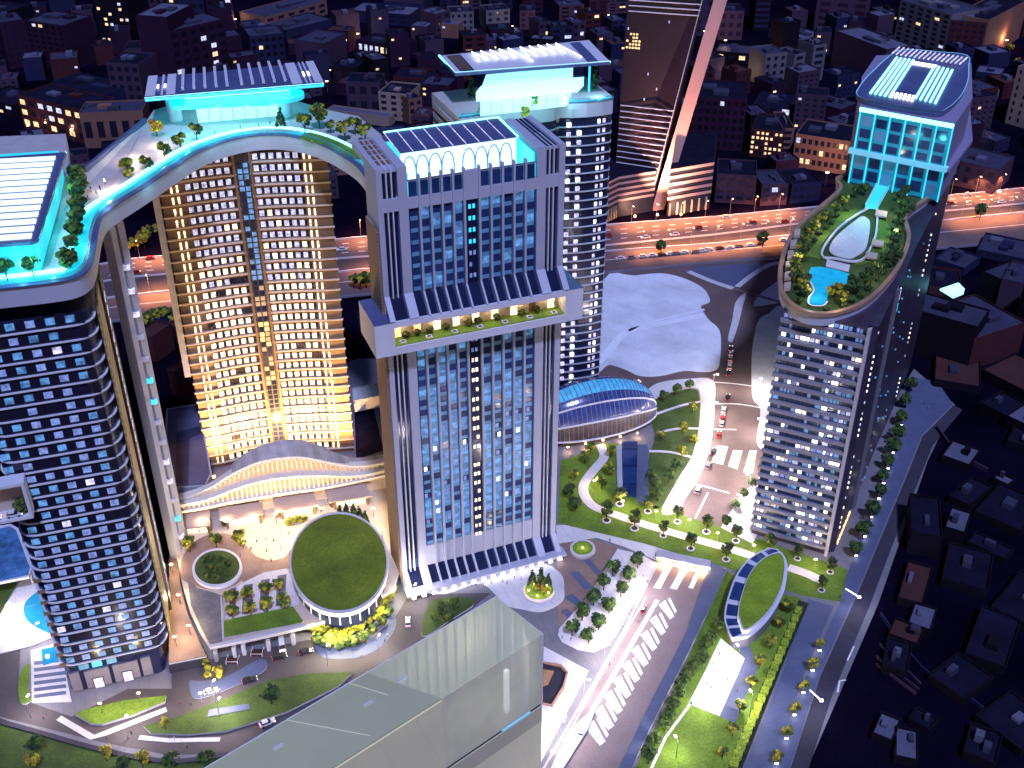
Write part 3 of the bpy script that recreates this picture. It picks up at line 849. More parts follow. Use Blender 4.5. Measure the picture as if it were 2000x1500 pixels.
F3.box(MB(), C0+0.6, C1-0.6, 10, 145.7, -1.15, -0.6, 'navy_glass').build('central_strip', t3)
its = []
for k in range(34):
    z = 15+3.85*k
    if ZB0-3 < z < ZB1+5: continue
    for j in (0, 1):
        if R.random() < 0.15: continue
        u = C0+1.35+1.3*j
        its.append(F3.item(u, u+0.8, z+0.6, z+2.0, -0.58, -0.5, 'lit_cream' if z < 90 else ('lit_cyan' if z > 128 else 'lit_pale')))
many(t3, 'strip_window', its)
its = []
for (a, b) in bays:
    F3.box(MB(), a+0.5, b-0.5, 149.3, 153.8, -1.1, -0.6, 'blue_glass').build('attic_window', t3)
# roof terrace: lit arcade, sloping glazed roof, cyan gutter
F3.box(MB(), 9.3, 49.9, 147, 149.5, -D3, -1.2, 'pale_paving').build('roof_terrace', t3)
F3.box(MB(), 9.3, 49.9, 153.8, 154.3, -1.4, -1.15, 'steel').build('parapet_rail', t3)
F3.box(MB(), 9.3, 49.9, 149.6, 153.6, -1.35, -1.2, 'lit_cyan').build('parapet_glass', t3)
F3.box(MB(), 11.0, 48.0, 149.5, 158.6, -12.6, -12.0, 'arcade_white').build('arcade_wall', t3)
for i in range(8):
    uc = 13.6 + i*4.05 + (2.6 if i > 3 else 0)
    pts = []
    for k in range(13):
        a = math.pi*k/12
        pts.append(F3.p(uc - 2.0*math.cos(a), 150.5 + 6.6*math.sin(a)**0.7 if 0 < k < 12 else 150.0, -11.9))
    MB().tube(pts, 0.22, 'cyan_steel' if 'cyan_steel' in MATS else mat('cyan_steel', (0.25, 0.5, 0.55), 0.4, var=0.1), 5).build('arch', t3)
mb = MB()
mb.poly([F3.p(10.6, 158.7, -11.6), F3.p(48.4, 158.7, -11.6), F3.p(47.4, 160.2, -26), F3.p(10.0, 160.2, -26)], 'roof_blue')
mb.poly([F3.p(10.6, 158.5, -11.6), F3.p(10.0, 160.0, -26), F3.p(47.4, 160.0, -26), F3.p(48.4, 158.5, -11.6)], 'roof_blue')
mb.build('glazed_roof', t3)
for i in range(10):
    f_ = i/9
    a, b = F3.p(10.6+37.8*f_, 158.8, -11.6), F3.p(10.0+37.4*f_, 160.3, -26)
    MB().tube([a, b], 0.16, 'lit_lilac', 4).build('roof_bar', t3)
MB().tube([F3.p(10.0, 160.3, -26), F3.p(47.4, 160.3, -26)], 0.35, 'lit_cyan_hot', 5).build('ridge_light', t3)
MB().tube([F3.p(48.4, 158.7, -11.6), F3.p(47.4, 160.3, -26)], 0.35, 'lit_cyan_hot', 5).build('ridge_light', t3)
F3.box(MB(), 9.3, 49.9, 149.5, 157, -26.6, -26.2, 'lit_cyan').build('back_screen', t3)
F3.box(MB(), 49.2, 49.8, 149.6, 157.0, -26, -1.5, 'lit_cyan').build('side_screen', t3)
F3.box(MB(), 9.5, 10.0, 149.6, 156.0, -26, -1.5, 'lit_cyan').build('side_screen', t3)
# entrance canopy with a row of lamps
mb = MB(); F3.box(mb, -0.8, W3+1.4, 2.0, 3.2, 3.0, 7.6, 'fascia'); mb.build('canopy', t3)
for i in range(16):
    MB().obox(F3.p(1.5+3.75*i, 1.7, 7.9), F3.u*0.7, F3.n*0.25, UP*0.25, 'lamp_white').build('canopy_lamp', t3)
# brick return wall on the left of the tower
FL3 = Face(F3.p(0, 0, -13), rad(21.6-90))
mb = MB(); FL3.box(mb, 0.2, 12.4, 4, 140, 0.05, 0.7, mat('brick_return', (0.30, 0.19, 0.14), 0.8, var=0.15, scale=0.3, wave=(0.9, 0.55, (0.2, 0.15, 0.95))))
mb.build('brick_return', t3)

# garden slot box
def slot():
    s = thing('garden_box', F3.p(30, ZB0, 0), 'white garden box wrapped round the central tower with lit lawn inside', 'balcony box')
    d = 6.0
    ul, zt = F3.uz(730, 627, d); _, zb = F3.uz(732, 702, d); ur, zt2 = F3.uz(1139, 573, d)
    ol, oz1 = F3.uz(770, 636, d); orr, oz0 = F3.uz(1103, 643, d)
    zt = (zt+zt2)/2
    # end blocks, top beam, floor beam
    F3.box(MB(), ul, ol, zb, zt, -14, d, 'white_panel', top='roof_blue') if False else None
    m1 = MB(); m1.obox(*F3.item(ul, ol, zb, zt, -12, d, 'white_panel'), top='roof_blue'); m1.build('end_block', s)
    m1 = MB(); m1.obox(*F3.item(orr, ur, zb, zt, -12, d, 'white_panel'), top='roof_blue'); m1.build('end_block', s)
    F3.box(MB(), ol, orr, zt-1.9, zt-0.02, 4.2, d-0.03, 'white_panel').build('top_beam', s)
    F3.box(MB(), ol, orr, zb+0.02, zb+2.7, 0.5, d-0.03, 'white_panel').build('floor_beam', s)
    F3.box(MB(), ol, orr, zb+2.7, zb+3.0, 0.55, d-0.5, 'grass').build('lawn', s)
    F3.box(MB(), ol, orr, zb+2.9, zt-1.0, -1.1, 0.5, 'warm_stone').build('back_wall', s)
    for i in range(9):
        u = ol+2.5+i*(orr-ol-5)/8
        F3.box(MB(), u-1.4, u+0.9, zb+3.1, zt-3.0, 0.52, 0.62, R.choice(['lit_warm', 'bronze', 'bronze', 'lit_cream'])).build('shopfront', s)
    for i in range(7):
        u = ol+3+i*(orr-ol-6)/6
        m1 = MB()
        for k in range(4):
            pass
        c = F3.p(u, zb+3.15, 3.9)
        for (a0, b0, a1, b1) in ((-.9,-.9,.9,-.65), (-.9,.65,.9,.9), (-.9,-.65,-.65,.65), (.65,-.65,.9,.65)):
            m1.obox(c+F3.u*((a0+a1)/2)+F3.n*((b0+b1)/2), F3.u*((a1-a0)/2), F3.n*((b1-b0)/2), UP*0.18, 'white_panel')
        m1.obox(c, F3.u*0.6, F3.n*0.6, UP*0.05, 'dark_frame')
        m1.build('planter_frame', s)
    for i in range(6):
        lamp('box_lamp', F3.p(ol+4+i*(orr-ol-8)/5, zt-3.2, 2.2), 700, (1, 0.72, 0.4), size=0.4, parent=s)
    return s, zb+3.0, ol, orr
slot3, SLZ, SL0, SL1 = slot()

# ---------------------------------------------------------------- slender tower with roof garden
t5 = thing('teardrop_tower', (120, 370, 0), 'slender teardrop tower on the right with banded floors and a planted roof', 'tower')
FA = Face((91.6, 334.8, 0), math.atan2(322.8-334.8, 116.7-91.6)); W5 = (V(116.7, 322.8, 0)-V(91.6, 334.8, 0)).length
body5 = [(91.6, 334.8), (116.7, 322.8), (120.8, 324.2), (134, 350), (152, 386), (170, 420), (188, 455), (205, 500), (198, 514), (160, 512), (142, 455), (116, 402), (99, 362)]
MB().prism(body5, 0, 97, mat('plum_glass', (0.04, 0.03, 0.055), 0.4, var=0.4, scale=0.12, fine=0.3)).build('wall', t5)
its, dk = [], []
nf = 26; fh = 3.62
for k in range(nf):
    z = 2.5 + fh*k
    mb = MB(); FA.box(mb, -0.6, W5+0.1, z, z+1.35, -0.3, 1.0, mat('band_lavender', (0.2, 0.2, 0.26), 0.5, var=0.12, scale=0.1) if 'band_lavender' not in MATS else 'band_lavender')
    mb.build('floor_band', t5)
    j = 0.4
    run = R.random() < 0.5
    while j < W5-1.6:
        w_ = R.choice([0.8, 1.0, 1.4, 1.9])
        if R.random() < 0.25: run = not run
        p_ = 0.62 if run else 0.12
        if j > W5*0.55: p_ += 0.2
        if R.random() < p_: its.append(FA.item(j, j+w_, z+1.75, z+fh-0.45, 0.0, 0.25, R.choices(['lit_white', 'lit_pale', 'lit_lilac', 'lit_cream', 'lit_dim'], [3, 4, 3, 1.0, 3])[0]))
        else: dk.append(FA.item(j, j+w_, z+1.5, z+fh-0.1, 0.0, 0.12, 'blue_glass'))
        j += w_+0.35
many(t5, 'window', its)
mb = MB()
for d in dk: mb.obox(*d)
mb.build('dark_pane', t5, kind='stuff')
mb = MB(); FA.box(mb, W5+0.1, W5+1.3, 0, 97, -2.0, 1.3, 'concrete'); mb.build('corner_pier', t5)
FSS = Face((134.6, 350.2, 0), math.atan2(386-350, 152-134))
FSS.box(MB(), -0.7, 0.7, 0, 97, -0.6, 0.8, 'concrete_dark').build('side_pier', t5)
its = []
for k in range(40):
    z = 4+2.3*k
    for fx, uu in ((FSS, 0.9), (Face((120.8, 324.2, 0), math.atan2(25.8, 13.2)), 0.5), (Face((170, 420, 0), math.atan2(35, 18)), 1.0)):
        if R.random() < 0.6: its.append(fx.item(uu, uu+0.5, z, z+0.7, 0.0, 0.3, R.choice(['lit_lilac', 'lit_white', 'lit_cream'])))
    fx = FSS
    if R.random() < 0.8:
        u = R.uniform(-25, 60)
        its.append(fx.item(u, u+0.5, z, z+0.5, 0.0, 0.5, 'lit_dim'))
many(t5, 'side_light', its)
for i in range(7):
    fx = Face((120.8, 324.2, 0), math.atan2(25.8, 13.2))
    fx.box(MB(), 3+i*3.1, 4.6+i*3.1, 1.2, 3.0, 0.0, 0.4, 'lit_warm').build('lobby_light', t5)
FSS.box(MB(), 3.5, 7.0, 90, 94.5, 0.0, 0.4, 'lit_lilac').build('side_window', t5)
FSS.box(MB(), 3.5, 6.5, 85.5, 88.5, 0.0, 0.4, 'lit_cyan').build('side_window', t5)
G5 = [(1536,482),(1526,516),(1523,540),(1526,569),(1541,595),(1572,612),(1601,617),(1634,614),(1680,598),(1716,571),(1747,535),(1766,499),(1774,463),(1767,430),(1783,410),(1812,389),(1841,355),(1858,312),(1650,345),(1642,372),(1608,403),(1579,427),(1553,454)]
g5 = catmull(G5, 4)
deck5 = px2(g5, 99.5)
MB().prism([(p.x, p.y) for p in deck5], 95.8, 99.3, 'fascia', top='grass_dark').build('roof_deck', t5)
A5, B5 = offset_pair(deck5, 0.75, True)
mb = MB()
up = V(0, 0, 1.3)
sgn = 1
mb.strip([a+up for a in A5], [b+up for b in B5], 'bronze_rail', True)
mb.strip(A5, [a+up for a in A5], 'bronze_rail', True); mb.strip([b+up for b in B5], B5, 'bronze_rail', True)
mb.build('roof_rim', t5)
# upper block
ZR = 134.0
blk = [(139.2, 441.0), (170.5, 420.8), (188, 452), (204, 500), (198, 514), (165, 512), (150, 480)]
MB().prism(blk, 99.4, 131.5, mat('block_lilac', (0.25, 0.22, 0.36), 0.5, var=0.08, scale=0.06)).build('upper_block', t5)
FB = Face((139.2, 441.0, 0), math.atan2(420.8-441, 170.5-139.2)); WB = 37.25
FB.box(MB(), 0.3, WB-0.3, 100, 131, 0.0, 0.3, mat('teal_glass', (0.03, 0.22, 0.32), 0.25, var=0.35, scale=0.2, emit=(0.0, 0.32, 0.5), es=0.3)).build('glass_front', t5)
its = []
for zz, h_ in ((124.5, 3.6), (119.5, 3.6), (115.0, 3.0), (107.5, 4.2), (101.8, 4.4)):
    for j in range(6):
        u = 1.6 + j*5.9
        its.append(FB.item(u, u+4.3, zz, zz+h_, 0.31, 0.4, R.choice(['blue_glass', 'blue_spandrel', 'blue_glass', 'blue_glass'])))
many(t5, 'window', its)
for j in range(7):
    FB.box(MB(), 0.4+j*6.05, 0.9+j*6.05, 99.5, 131, 0.31, 0.8, 'lit_cyan').build('glass_fin', t5)
FB.box(MB(), -1.2, WB+1.0, 112.6, 114.4, -1.0, 2.2, mat('belt_cyan', (0.3, 0.55, 0.65), 0.4, var=0.1, emit=(0.1, 0.6, 0.9), es=0.35)).build('belt_balcony', t5)
MB().prism([(139.0, 440.0), (171.8, 419.0), (191.5, 451), (207, 500), (204.5, 501), (188.5, 454), (171, 421.5), (139.5, 442)], 112.4, 114.0, 'block_lilac').build('side_belt', t5)
FB.box(MB(), 0.2, WB-0.2, 130.0, 131.6, 0.3, 1.0, 'lit_cyan_hot').build('light_cove', t5)
R5 = [(1674,183),(1678,172),(1690,155),(1710,135),(1735,112),(1765,97),(1830,101),(1888,108),(1891,130),(1890,155),(1880,180),(1866,198),(1848,212),(1834,217),(1800,213),(1750,205),(1690,193)]
r5 = px2(catmull(R5, 4), ZR)
MB().prism([(p.x, p.y) for p in r5], 131.7, ZR, 'roof_blue').build('roof', t5)
A5, B5 = offset_pair(r5, 0.35, True)
mat('roof_edge_light', (0.3, 0.6, 0.7), 0.4, var=0, emit=(0.15, 0.75, 1.0), es=0.9)
mb = MB(); mb.strip([b-UP*1.6 for b in B5], [b-UP*0.1 for b in B5], 'roof_edge_light', True)
mb.strip([b-UP*0.1 for b in B5], [a-UP*0.1+UP*0.2 for a in A5], 'belt_cyan', True); mb.build('roof_edge', t5)
def bar(name, a, b, z, w_, mt, parent, h_=0.5):
    p, q = P(*a, z), P(*b, z)
    t = (q-p); l = t.length; t.normalize()
    MB().obox((p+q)/2, t*(l/2), V(-t.y, t.x, 0)*(w_/2), UP*(h_/2), mt).build(name, parent)
for i in range(5):
    bar('light_strip', (1752+i*8, 112+i*1.2), (1700+i*9.4, 182+i*1.8), ZR+0.5, 0.9, 'lit_cyan_hot', t5)
for i in range(5):
    bar('light_strip', (1826+i*8.5, 128+i*2.0), (1788+i*9.6, 192+i*2.4), ZR+0.5, 0.9, 'lit_cyan_hot', t5)
for i in range(6):
    bar('light_strip', (1745+i*8, 180+i*1.4), (1741+i*8, 189+i*1.6), ZR+0.5, 1.0, 'lit_white', t5)
bar('light_strip', (1780,122), (1828,130), ZR+0.5, 3.5, 'lit_white', t5)
mb = MB(); mb.poly([P(1778,128,ZR+0.2), P(1744,176,ZR+0.2), P(1790,184,ZR+0.2), P(1824,134,ZR+0.2)], 'roof_blue'); mb.build('roof_court', t5)
for i in range(16):
    bar('pergola_bar', (1757+i*8.8, 92+i*1.35), (1742+i*8.8, 105+i*1.35), ZR+1.6, 0.5, 'lit_lilac', t5)

# ---------------------------------------------------------------- dark tower across the highway
t6 = thing('highrise', P(1250, 420, 0), 'dark plum high rise with a slanting pink pier across the highway', 'tower')
ZT = 152.0
def loft(name, bot, top, z0, z1, mt, parent):
    b = px2(bot, z0); t = px2(top, z1); n = len(b)
    mb = MB(); mb.strip(b, t, mt, True); mb.poly(t, mt)
    return mb.build(name, parent)
b6 = [(1196,398),(1268,412),(1305,335),(1238,322)]
T6p = []
for (x, y), dx in zip(b6, (0, 0, 0, 0)):
    p = P(x, y, 0)
    T6p.append(p)
o6 = T6p[0]
def up6(p, k): return V(p.x + k[0], p.y + k[1], ZT)
tops = [up6(T6p[0], (4, 4)), up6(T6p[1], (28, 4)), up6(T6p[2], (18, 0)), up6(T6p[3], (4, 0))]
mb = MB(); mb.strip(T6p, tops, mat('plum_wall', (0.03, 0.014, 0.024), 0.4, var=0.2, scale=0.05), True); mb.poly(tops, 'plum_wall'); mb.build('wall', t6)
fz = (T6p[1]-T6p[0]); l6 = fz.length; fz.normalize(); n6 = V(fz.y, -fz.x, 0)
def on6(f_, z, d=0.3):
    k = z/ZT
    a = T6p[0].lerp(tops[0], k); b = T6p[1].lerp(tops[1], k)
    return a.lerp(b, f_) + n6*d
for z in (116, 119, 122, 125, 128, 62, 58.5, 55, 51.5, 48, 44.5, 41, 37.5, 34, 30.5, 27):
    a, b = on6(0.02, z), on6(0.98, z)
    MB().tube([a, b], 0.32, 'white_panel', 4).build('sill_line', t6)
MB().tube([on6(0.97, 2, 0.5), on6(0.97, ZT-1, 0.5)], 0.25, 'white_panel', 4).build('edge_line', t6)
its = []
for k in range(9):
    for j in range(5):
        if R.random() < 0.75 and k in (2, 3, 4, 5, 6):
            p = on6(0.04+j*0.045, 92+1.9*k); its.append((p, fz*0.55, n6*0.1, UP*0.5, 'lit_warm'))
for k in range(14):
    if R.random() < 0.6:
        p = on6(R.choice([0.04, 0.42, 0.6]), R.uniform(64, 112)); its.append((p, fz*0.3, n6*0.1, UP*0.7, 'lit_lilac'))
many(t6, 'window', its)
# pier
pb = [P(1272,412,0), P(1297,409,0), P(1306,380,0), P(1284,384,0)]
pt = [V(p.x+33, p.y+6, ZT) for p in pb]
mb = MB(); mb.strip(pb, pt, 'pier_pink', True); mb.poly(pt, 'pier_pink'); mb.build('pier', t6)
for i, (x, y) in enumerate(((1284, 421), (1240, 424), (1330, 420))):
    p = P(x, y, 0)
    o = thing('floodlight', p, '%s amber floodlight before the slanting pier and its banded blocks' % ('middle', 'left', 'right')[i], 'floodlight', 'floodlights of the slanting pier')
    MB().obox(p+UP*0.6, V(0.5,0,0), V(0,0.4,0), UP*0.5, 'lamp_amber').build('housing', o)
    lamp('flood_beam', p+UP*5+V(0,-16 if i == 0 else -9,0), (620000, 26000, 26000)[i], (1.0, 0.5, 0.3), 'SPOT', 0.8, rot=V(8 if i == 0 else 0, 22, 30 if i == 0 else 2), spot=rad(80 if i == 0 else 110), parent=o, blend=0.9)
# banded base blocks either side of the pier
def banded(name, base, h, rows, lab):
    o = thing(name, P(*base[0], 0), lab, 'office block')
    w3 = px2(base, 0)
    pl = [(p.x, p.y) for p in w3]
    MB().prism(pl, 0, h, 'dark_frame', top='roof_dark').build('wall', o)
    cx = sum(p[0] for p in pl)/len(pl); cy = sum(p[1] for p in pl)/len(pl)
    big = [(cx+(x-cx)*1.02, cy+(y-cy)*1.02) for x, y in pl]
    for k in range(rows):
        z = 8+(h-8)*(k+0.55)/rows
        MB().prism(big, z, z+(h-8)/rows*0.42, 'pier_pink', top='roof_dark').build('floor_band', o)
    for i in range(6):
        f_ = 0.06+i*0.17
        a = w3[0].lerp(w3[1], f_)
        MB().obox(V(a.x, a.y, 4), (w3[1]-w3[0])*0.02, V(0, -0.6, 0), UP*4, 'warm_stone' if i % 2 else 'lit_warm_dim').build('column', o)
    return o
banded('banded_block', [(1186,434),(1205,424),(1275,412),(1275,352),(1190,360)], 26, 5, 'low dark office block with pink floor bands left of the slanting pier')
banded('banded_block', [(1302,422),(1385,407),(1392,345),(1320,350)], 30, 5, 'low dark office block with pink floor bands right of the slanting pier')
# ================================================================ SKY DECK, ROOF HALLS
# deck edges as surveyed: (px, py, level)
FR = [(-70,573,146),(0,564,146),(90,554,146),(140,545,146),(168,530,146),(180,508,146),(186,475,146),(191,445,146),(201,420,145.5),(226,400,145),(280,366,144),(340,326,143),(385,298,142),(425,281,141),(480,267,140),(540,263,140),(592,271,140),(640,288,140),(690,318,140),(714,345,140),(727,372,140)]
fr = catmull(FR, 4, closed=False)
front = [P(x, y, z) for x, y, z in fr]
BK = [(752,300,140),(745,262,140),(700,226,140),(640,214,140),(560,190,140),(380,190,140),(300,214,140),(284,238,141),(240,274,142),(166,335,145),(135,330,146),(128,260,146),(-70,268,146)]
back = [P(x, y, z) for x, y, z in BK]
deck = thing('sky_deck', (-90, 360, 132), 'long curving roof deck joining the left towers over white fascia', 'roof deck')
outl = front + back
mb = MB()
mb.prism([(p.x, p.y) for p in outl], [p.z-5.6 for p in outl], [p.z-0.2 for p in outl], 'fascia', top=mat('deck_tile', (0.46, 0.42, 0.42), 0.5, var=0.12, scale=0.2, fine=0.06))
mb.build('deck_slab', deck)
def edge_band(name, line, d0, d1, z0, z1, mt, parent):
    A, _ = offset_pair(line, d0*1.0); B, _ = offset_pair(line, d1*1.0)
    mb = MB()
    a0 = [a+UP*z0 for a in A]; b0 = [b+UP*z0 for b in B]; a1 = [a+UP*z1 for a in A]; b1 = [b+UP*z1 for b in B]
    mb.strip(a1, b1, mt); mb.strip(a0, a1, mt); mb.strip(b1, b0, mt)
    return mb.build(name, parent)
edge_band('edge_coping', front, -0.4, 1.2, -0.25, 0.25, 'roof_blue', deck)
edge_band('glass_rail', front, 1.3, 1.5, 0.1, 1.5, 'clear_glass', deck)
edge_band('light_channel', front, 2.2, 5.4, -0.15, 0.05, mat('cyan_floor', (0.05, 0.35, 0.42), 0.3, var=0.3, scale=0.4, emit=(0.0, 0.6, 0.75), es=0.7), deck)
edge_band('light_line', front, 5.6, 6.6, -0.1, 0.8, 'lit_cyan_hot', deck)
edge_band('back_parapet', back[7:11], -0.6, 0.6, -0.2, 1.4, 'roof_blue', deck)
# the blade wall that carries the deck between the two towers
bl = thing('support_blade', P(232, 440, 132), 'tall slim pale blade wall carrying the sky deck beside the left tower', 'column')
p0 = P(222, 432, 138); p1 = P(240, 425, 138)
for nm, a, b, mt in (('blade', (214,445), (224,440), 'fascia'), ('blade', (229,438), (241,432), 'concrete')):
    pa, pb_ = P(*a, 136), P(*b, 136)
    mbx = MB()
    c = (pa+pb_)/2; t = (pb_-pa); t.z = 0; l = t.length/2; t.normalize(); nn = V(-t.y, t.x, 0)
    mbx.obox(V(c.x, c.y, 68)+nn*2.0, t*l, nn*2.0, UP*68, mt); mbx.build(nm, bl)
for k in range(14):
    c = P(226, 441, 136)
    MB().obox(V(c.x, c.y+2.2, 12+8.4*k), V(1.0, 0.3, 0), V(-0.3, 1.4, 0), UP*0.8, R.choice(['lit_cyan', 'white_panel', 'lit_lilac'])).build('landing', bl)

def slab(name, corners, z, h, mt, parent, top=None):
    w3 = px2(corners, z)
    mb = MB(); mb.prism([(p.x, p.y) for p in w3], z-h, z, mt, top=top or mt)
    mb.build(name, parent)
    return w3
def edge_tube(name, pts, r, mt, parent): MB().tube(pts, r, mt, 5).build(name, parent)

# ---- lightbox hall on the left tower
h1 = thing('lightbox_hall', P(60, 470, 146), 'glowing white striped roof pavilion on top of the left tower', 'roof pavilion')
w3 = slab('roof', [(-80,482),(0,476),(60,472),(74,466),(86,430),(129,297),(-80,312)], 156, 1.0, 'roof_blue', h1)
A, B_, C_, D_ = P(-80,476,156.3), P(60,466,156.3), P(110,302,156.3), P(-80,312,156.3)
for k in range(13):
    f0, f1 = k/13+0.008, (k+0.66)/13
    mbx = MB()
    a0, a1 = A.lerp(D_, f0), A.lerp(D_, f1); b0, b1 = B_.lerp(C_, f0), B_.lerp(C_, f1)
    up_ = UP*0.25
    mbx.poly([a0+up_, b0+up_, b1+up_, a1+up_], 'light_panel'); mbx.poly([a0-up_, b0-up_, b0+up_, a0+up_], 'light_panel'); mbx.poly([b0-up_, b1-up_, b1+up_, b0+up_], 'light_panel')
    mbx.build('light_panel', h1)
hall = [(p.x, p.y) for p in px2([(-80,505),(30,498),(58,494),(72,484),(108,360),(118,312),(-80,325)], 152)]
MB().prism(hall, 146, 155, mat('hall_cyan', (0.1, 0.4, 0.45), 0.3, var=0.1, emit=(0.0, 0.75, 0.9), es=0.55)).build('glass_wall', h1)
edge_tube('eave_light', [P(-80,484,155.4), P(0,478,155.4), P(58,474,155.4), P(74,466,155.4), P(128,298,155.4)], 0.35, 'lit_cyan_hot', h1)

# ---- hall with the finned flat roof above the gilded tower
h2 = thing('roof_hall', P(460, 230, 140), 'cyan lit glass hall under a flat finned roof above the gilded tower', 'roof pavilion')
w3 = slab('roof', [(283,193),(632,164),(612,121),(290,152)], 153, 1.0, 'lit_cyan', h2, top='roof_blue')
A, B_, C_, D_ = [p+UP*0.1 for p in px2([(283,190),(632,161),(612,120),(290,150)], 153.0)]
def rq(f0, f1, g0, g1): return [A.lerp(B_, f0).lerp(D_.lerp(C_, f0), g0), A.lerp(B_, f1).lerp(D_.lerp(C_, f1), g0), A.lerp(B_, f1).lerp(D_.lerp(C_, f1), g1), A.lerp(B_, f0).lerp(D_.lerp(C_, f0), g1)]
for f0, f1 in ((0.0, 0.055), (0.085, 0.098), (0.115, 0.165), (0.82, 0.88), (0.9, 0.91), (0.925, 0.935), (0.95, 1.0)):
    mbx = MB(); q = rq(f0, f1, 0.0, 1.0); mbx.poly([p+UP*0.2 for p in q], 'white_panel'); mbx.build('roof_panel', h2)
for f_ in (0.06, 0.1, 0.9, 0.93):
    mbx = MB(); q = rq(f_, f_+0.012, 0.3, 0.5); mbx.poly([p+UP*0.45 for p in q], 'lit_white'); mbx.build('roof_lamp', h2)
for i in range(10):
    f_ = 0.2 + i*0.062 + (0.02 if i > 4 else 0)
    q = rq(f_, f_+0.016, 0.12, 1.05)
    mbx = MB()
    lo, hi = UP*0.3, UP*1.3
    mbx.poly([p+hi for p in q], 'white_panel')
    for a, b in ((0,1),(1,2),(2,3),(3,0)): mbx.poly([q[a]+lo, q[b]+lo, q[b]+hi, q[a]+hi], 'white_panel')
    mbx.build('roof_fin', h2)
edge_tube('eave_light', [P(283,193,152.6), P(632,164,152.6)], 0.55, 'lit_cyan_hot', h2)
gl = px2([(388,243),(548,226),(560,196),(385,212)], 140)
MB().prism([(p.x, p.y) for p in gl], 139.9, 147.8, 'lit_white_soft' if 'lit_white_soft' in MATS else mat('lit_white_soft', (0.4, 0.6, 0.6), 0.3, var=0.25, scale=0.35, emit=(0.4, 0.92, 1.0), es=0.95)).build('glass_wall', h2)
for i in range(8):
    p = gl[0].lerp(gl[1], i/7)
    MB().obox(V(p.x, p.y-0.2, 143.9), V(0.1, 0, 0), V(0, 0.15, 0), UP*3.9, 'cyan_steel').build('mullion', h2)
oval = []
for k in range(28):
    a = 2*math.pi*k/28
    oval.append((462+132*math.copysign(abs(math.cos(a))**0.55, math.cos(a)) + 6*math.sin(a), 192+11*math.copysign(abs(math.sin(a))**0.55, math.sin(a)) - 11*math.cos(a)))
ov = px2(oval, 149)
MB().prism([(p.x, p.y) for p in ov], 147.9, 149.2, 'hall_cyan').build('oval_canopy', h2)
up3 = px2([(360,190),(562,173),(566,165),(362,181)], 150)
MB().prism([(p.x, p.y) for p in up3], 149.3, 151.9, 'lit_cyan_hot').build('clerestory', h2)
for x, y, m_ in ((344,238,'white_panel'), (558,226,'white_panel')):
    p = P(x, y, 140); MB().disc(p, 2.6, 8, m_, n=16).build('corner_drum', h2)

# ---- hall above the tower behind, with the zigzag light
h4 = thing('roof_hall', P(1030, 215, 138), 'cyan lit glass hall with a zigzag light across its flat roof', 'roof pavilion')
d4 = thing('roof_terrace', (10, 425, 131), 'planted roof terrace with glass rail and curved pale fascia below the zigzag roof', 'roof deck')
def plan4d():
    return [p4(0, 0.9)] + [p4(u, d+0.9) for u, d in notch] + [p4(64.8, -31), p4(-0.8, -31)]
MB().prism(plan4d(), 132.2, 138.2, 'fascia', top='deck_tile').build('deck_slab', d4)
pl4 = [V(x, y, 138.2) for x, y in plan4d()]
edge_band('glass_rail', pl4[:-2], 0.1, 0.25, 0.0, 1.6, 'clear_glass', d4)
edge_band('light_channel', pl4[:-2], 0.8, 2.0, 0.0, 0.12, 'cyan_floor', d4)
edge_band('edge_coping', pl4[:-2], -0.3, 0.5, -0.1, 0.15, 'roof_blue', d4)
w4 = slab('roof', [(889,143),(1192,121),(1150,78),(858,109)], 152, 1.1, 'roof_blue', h4, top='white_panel')
A, B_, C_, D_ = [p+UP*0.08 for p in w4]
def put(q, h_, mt, name):
    mbx = MB(); mbx.poly([p+UP*h_ for p in q], mt); mbx.build(name, h4)
put(rq(0.04, 0.13, 0.06, 0.95), 0.02, 'dark_frame', 'roof_recess')
put(rq(0.86, 0.93, 0.06, 0.95), 0.02, 'roof_blue', 'roof_recess')
for i in range(5): put(rq(0.05+i*0.015, 0.055+i*0.015, 0.1, 0.9), 0.2, 'bronze_rail', 'roof_slat')
for f0, f1 in ((0.20, 0.50), (0.52, 0.82)):
    pts = []
    n = 11
    for k in range(n):
        f_ = f0+(f1-f0)*k/(n-1) - (0.03 if k % 2 else 0)
        gq = 0.92 if k % 2 else 0.45
        if k == n-1: gq = 0.22; f_ += 0.02
        pts.append(A.lerp(B_, f_).lerp(D_.lerp(C_, f_), gq) + UP*0.7)
    edge_tube('zigzag_light', pts, 0.32, 'lit_white', h4)
edge_tube('eave_light', [P(858,109,151.6), P(889,143,151.6), P(1192,121,151.6)], 0.5, 'lit_cyan_hot', h4)
g4 = px2([(938,228),(1108,208),(1118,176),(950,192)], 138)
MB().prism([(p.x, p.y) for p in g4], 138.2, 147.4, 'lit_white_soft').build('glass_wall', h4)
for i in range(9):
    p = g4[0].lerp(g4[1], i/8)
    MB().obox(V(p.x, p.y-0.2, 142.8), V(0.09, 0, 0), V(0, 0.15, 0), UP*4.5, 'cyan_steel').build('mullion', h4)
u4 = px2([(930,190),(1128,172),(1140,160),(940,178)], 149)
MB().prism([(p.x, p.y) for p in u4], 147.5, 150.9, 'lit_cyan_hot').build('clerestory', h4)
put([], 0, 'white_panel', 'x') if False else None
for x, y in ((1150, 180),):
    p = P(x, y, 138); MB().obox(V(p.x, p.y, 145), V(0.4, 0, 0), V(0, 0.4, 0), UP*6.6, 'lit_cyan').build('corner_post', h4)
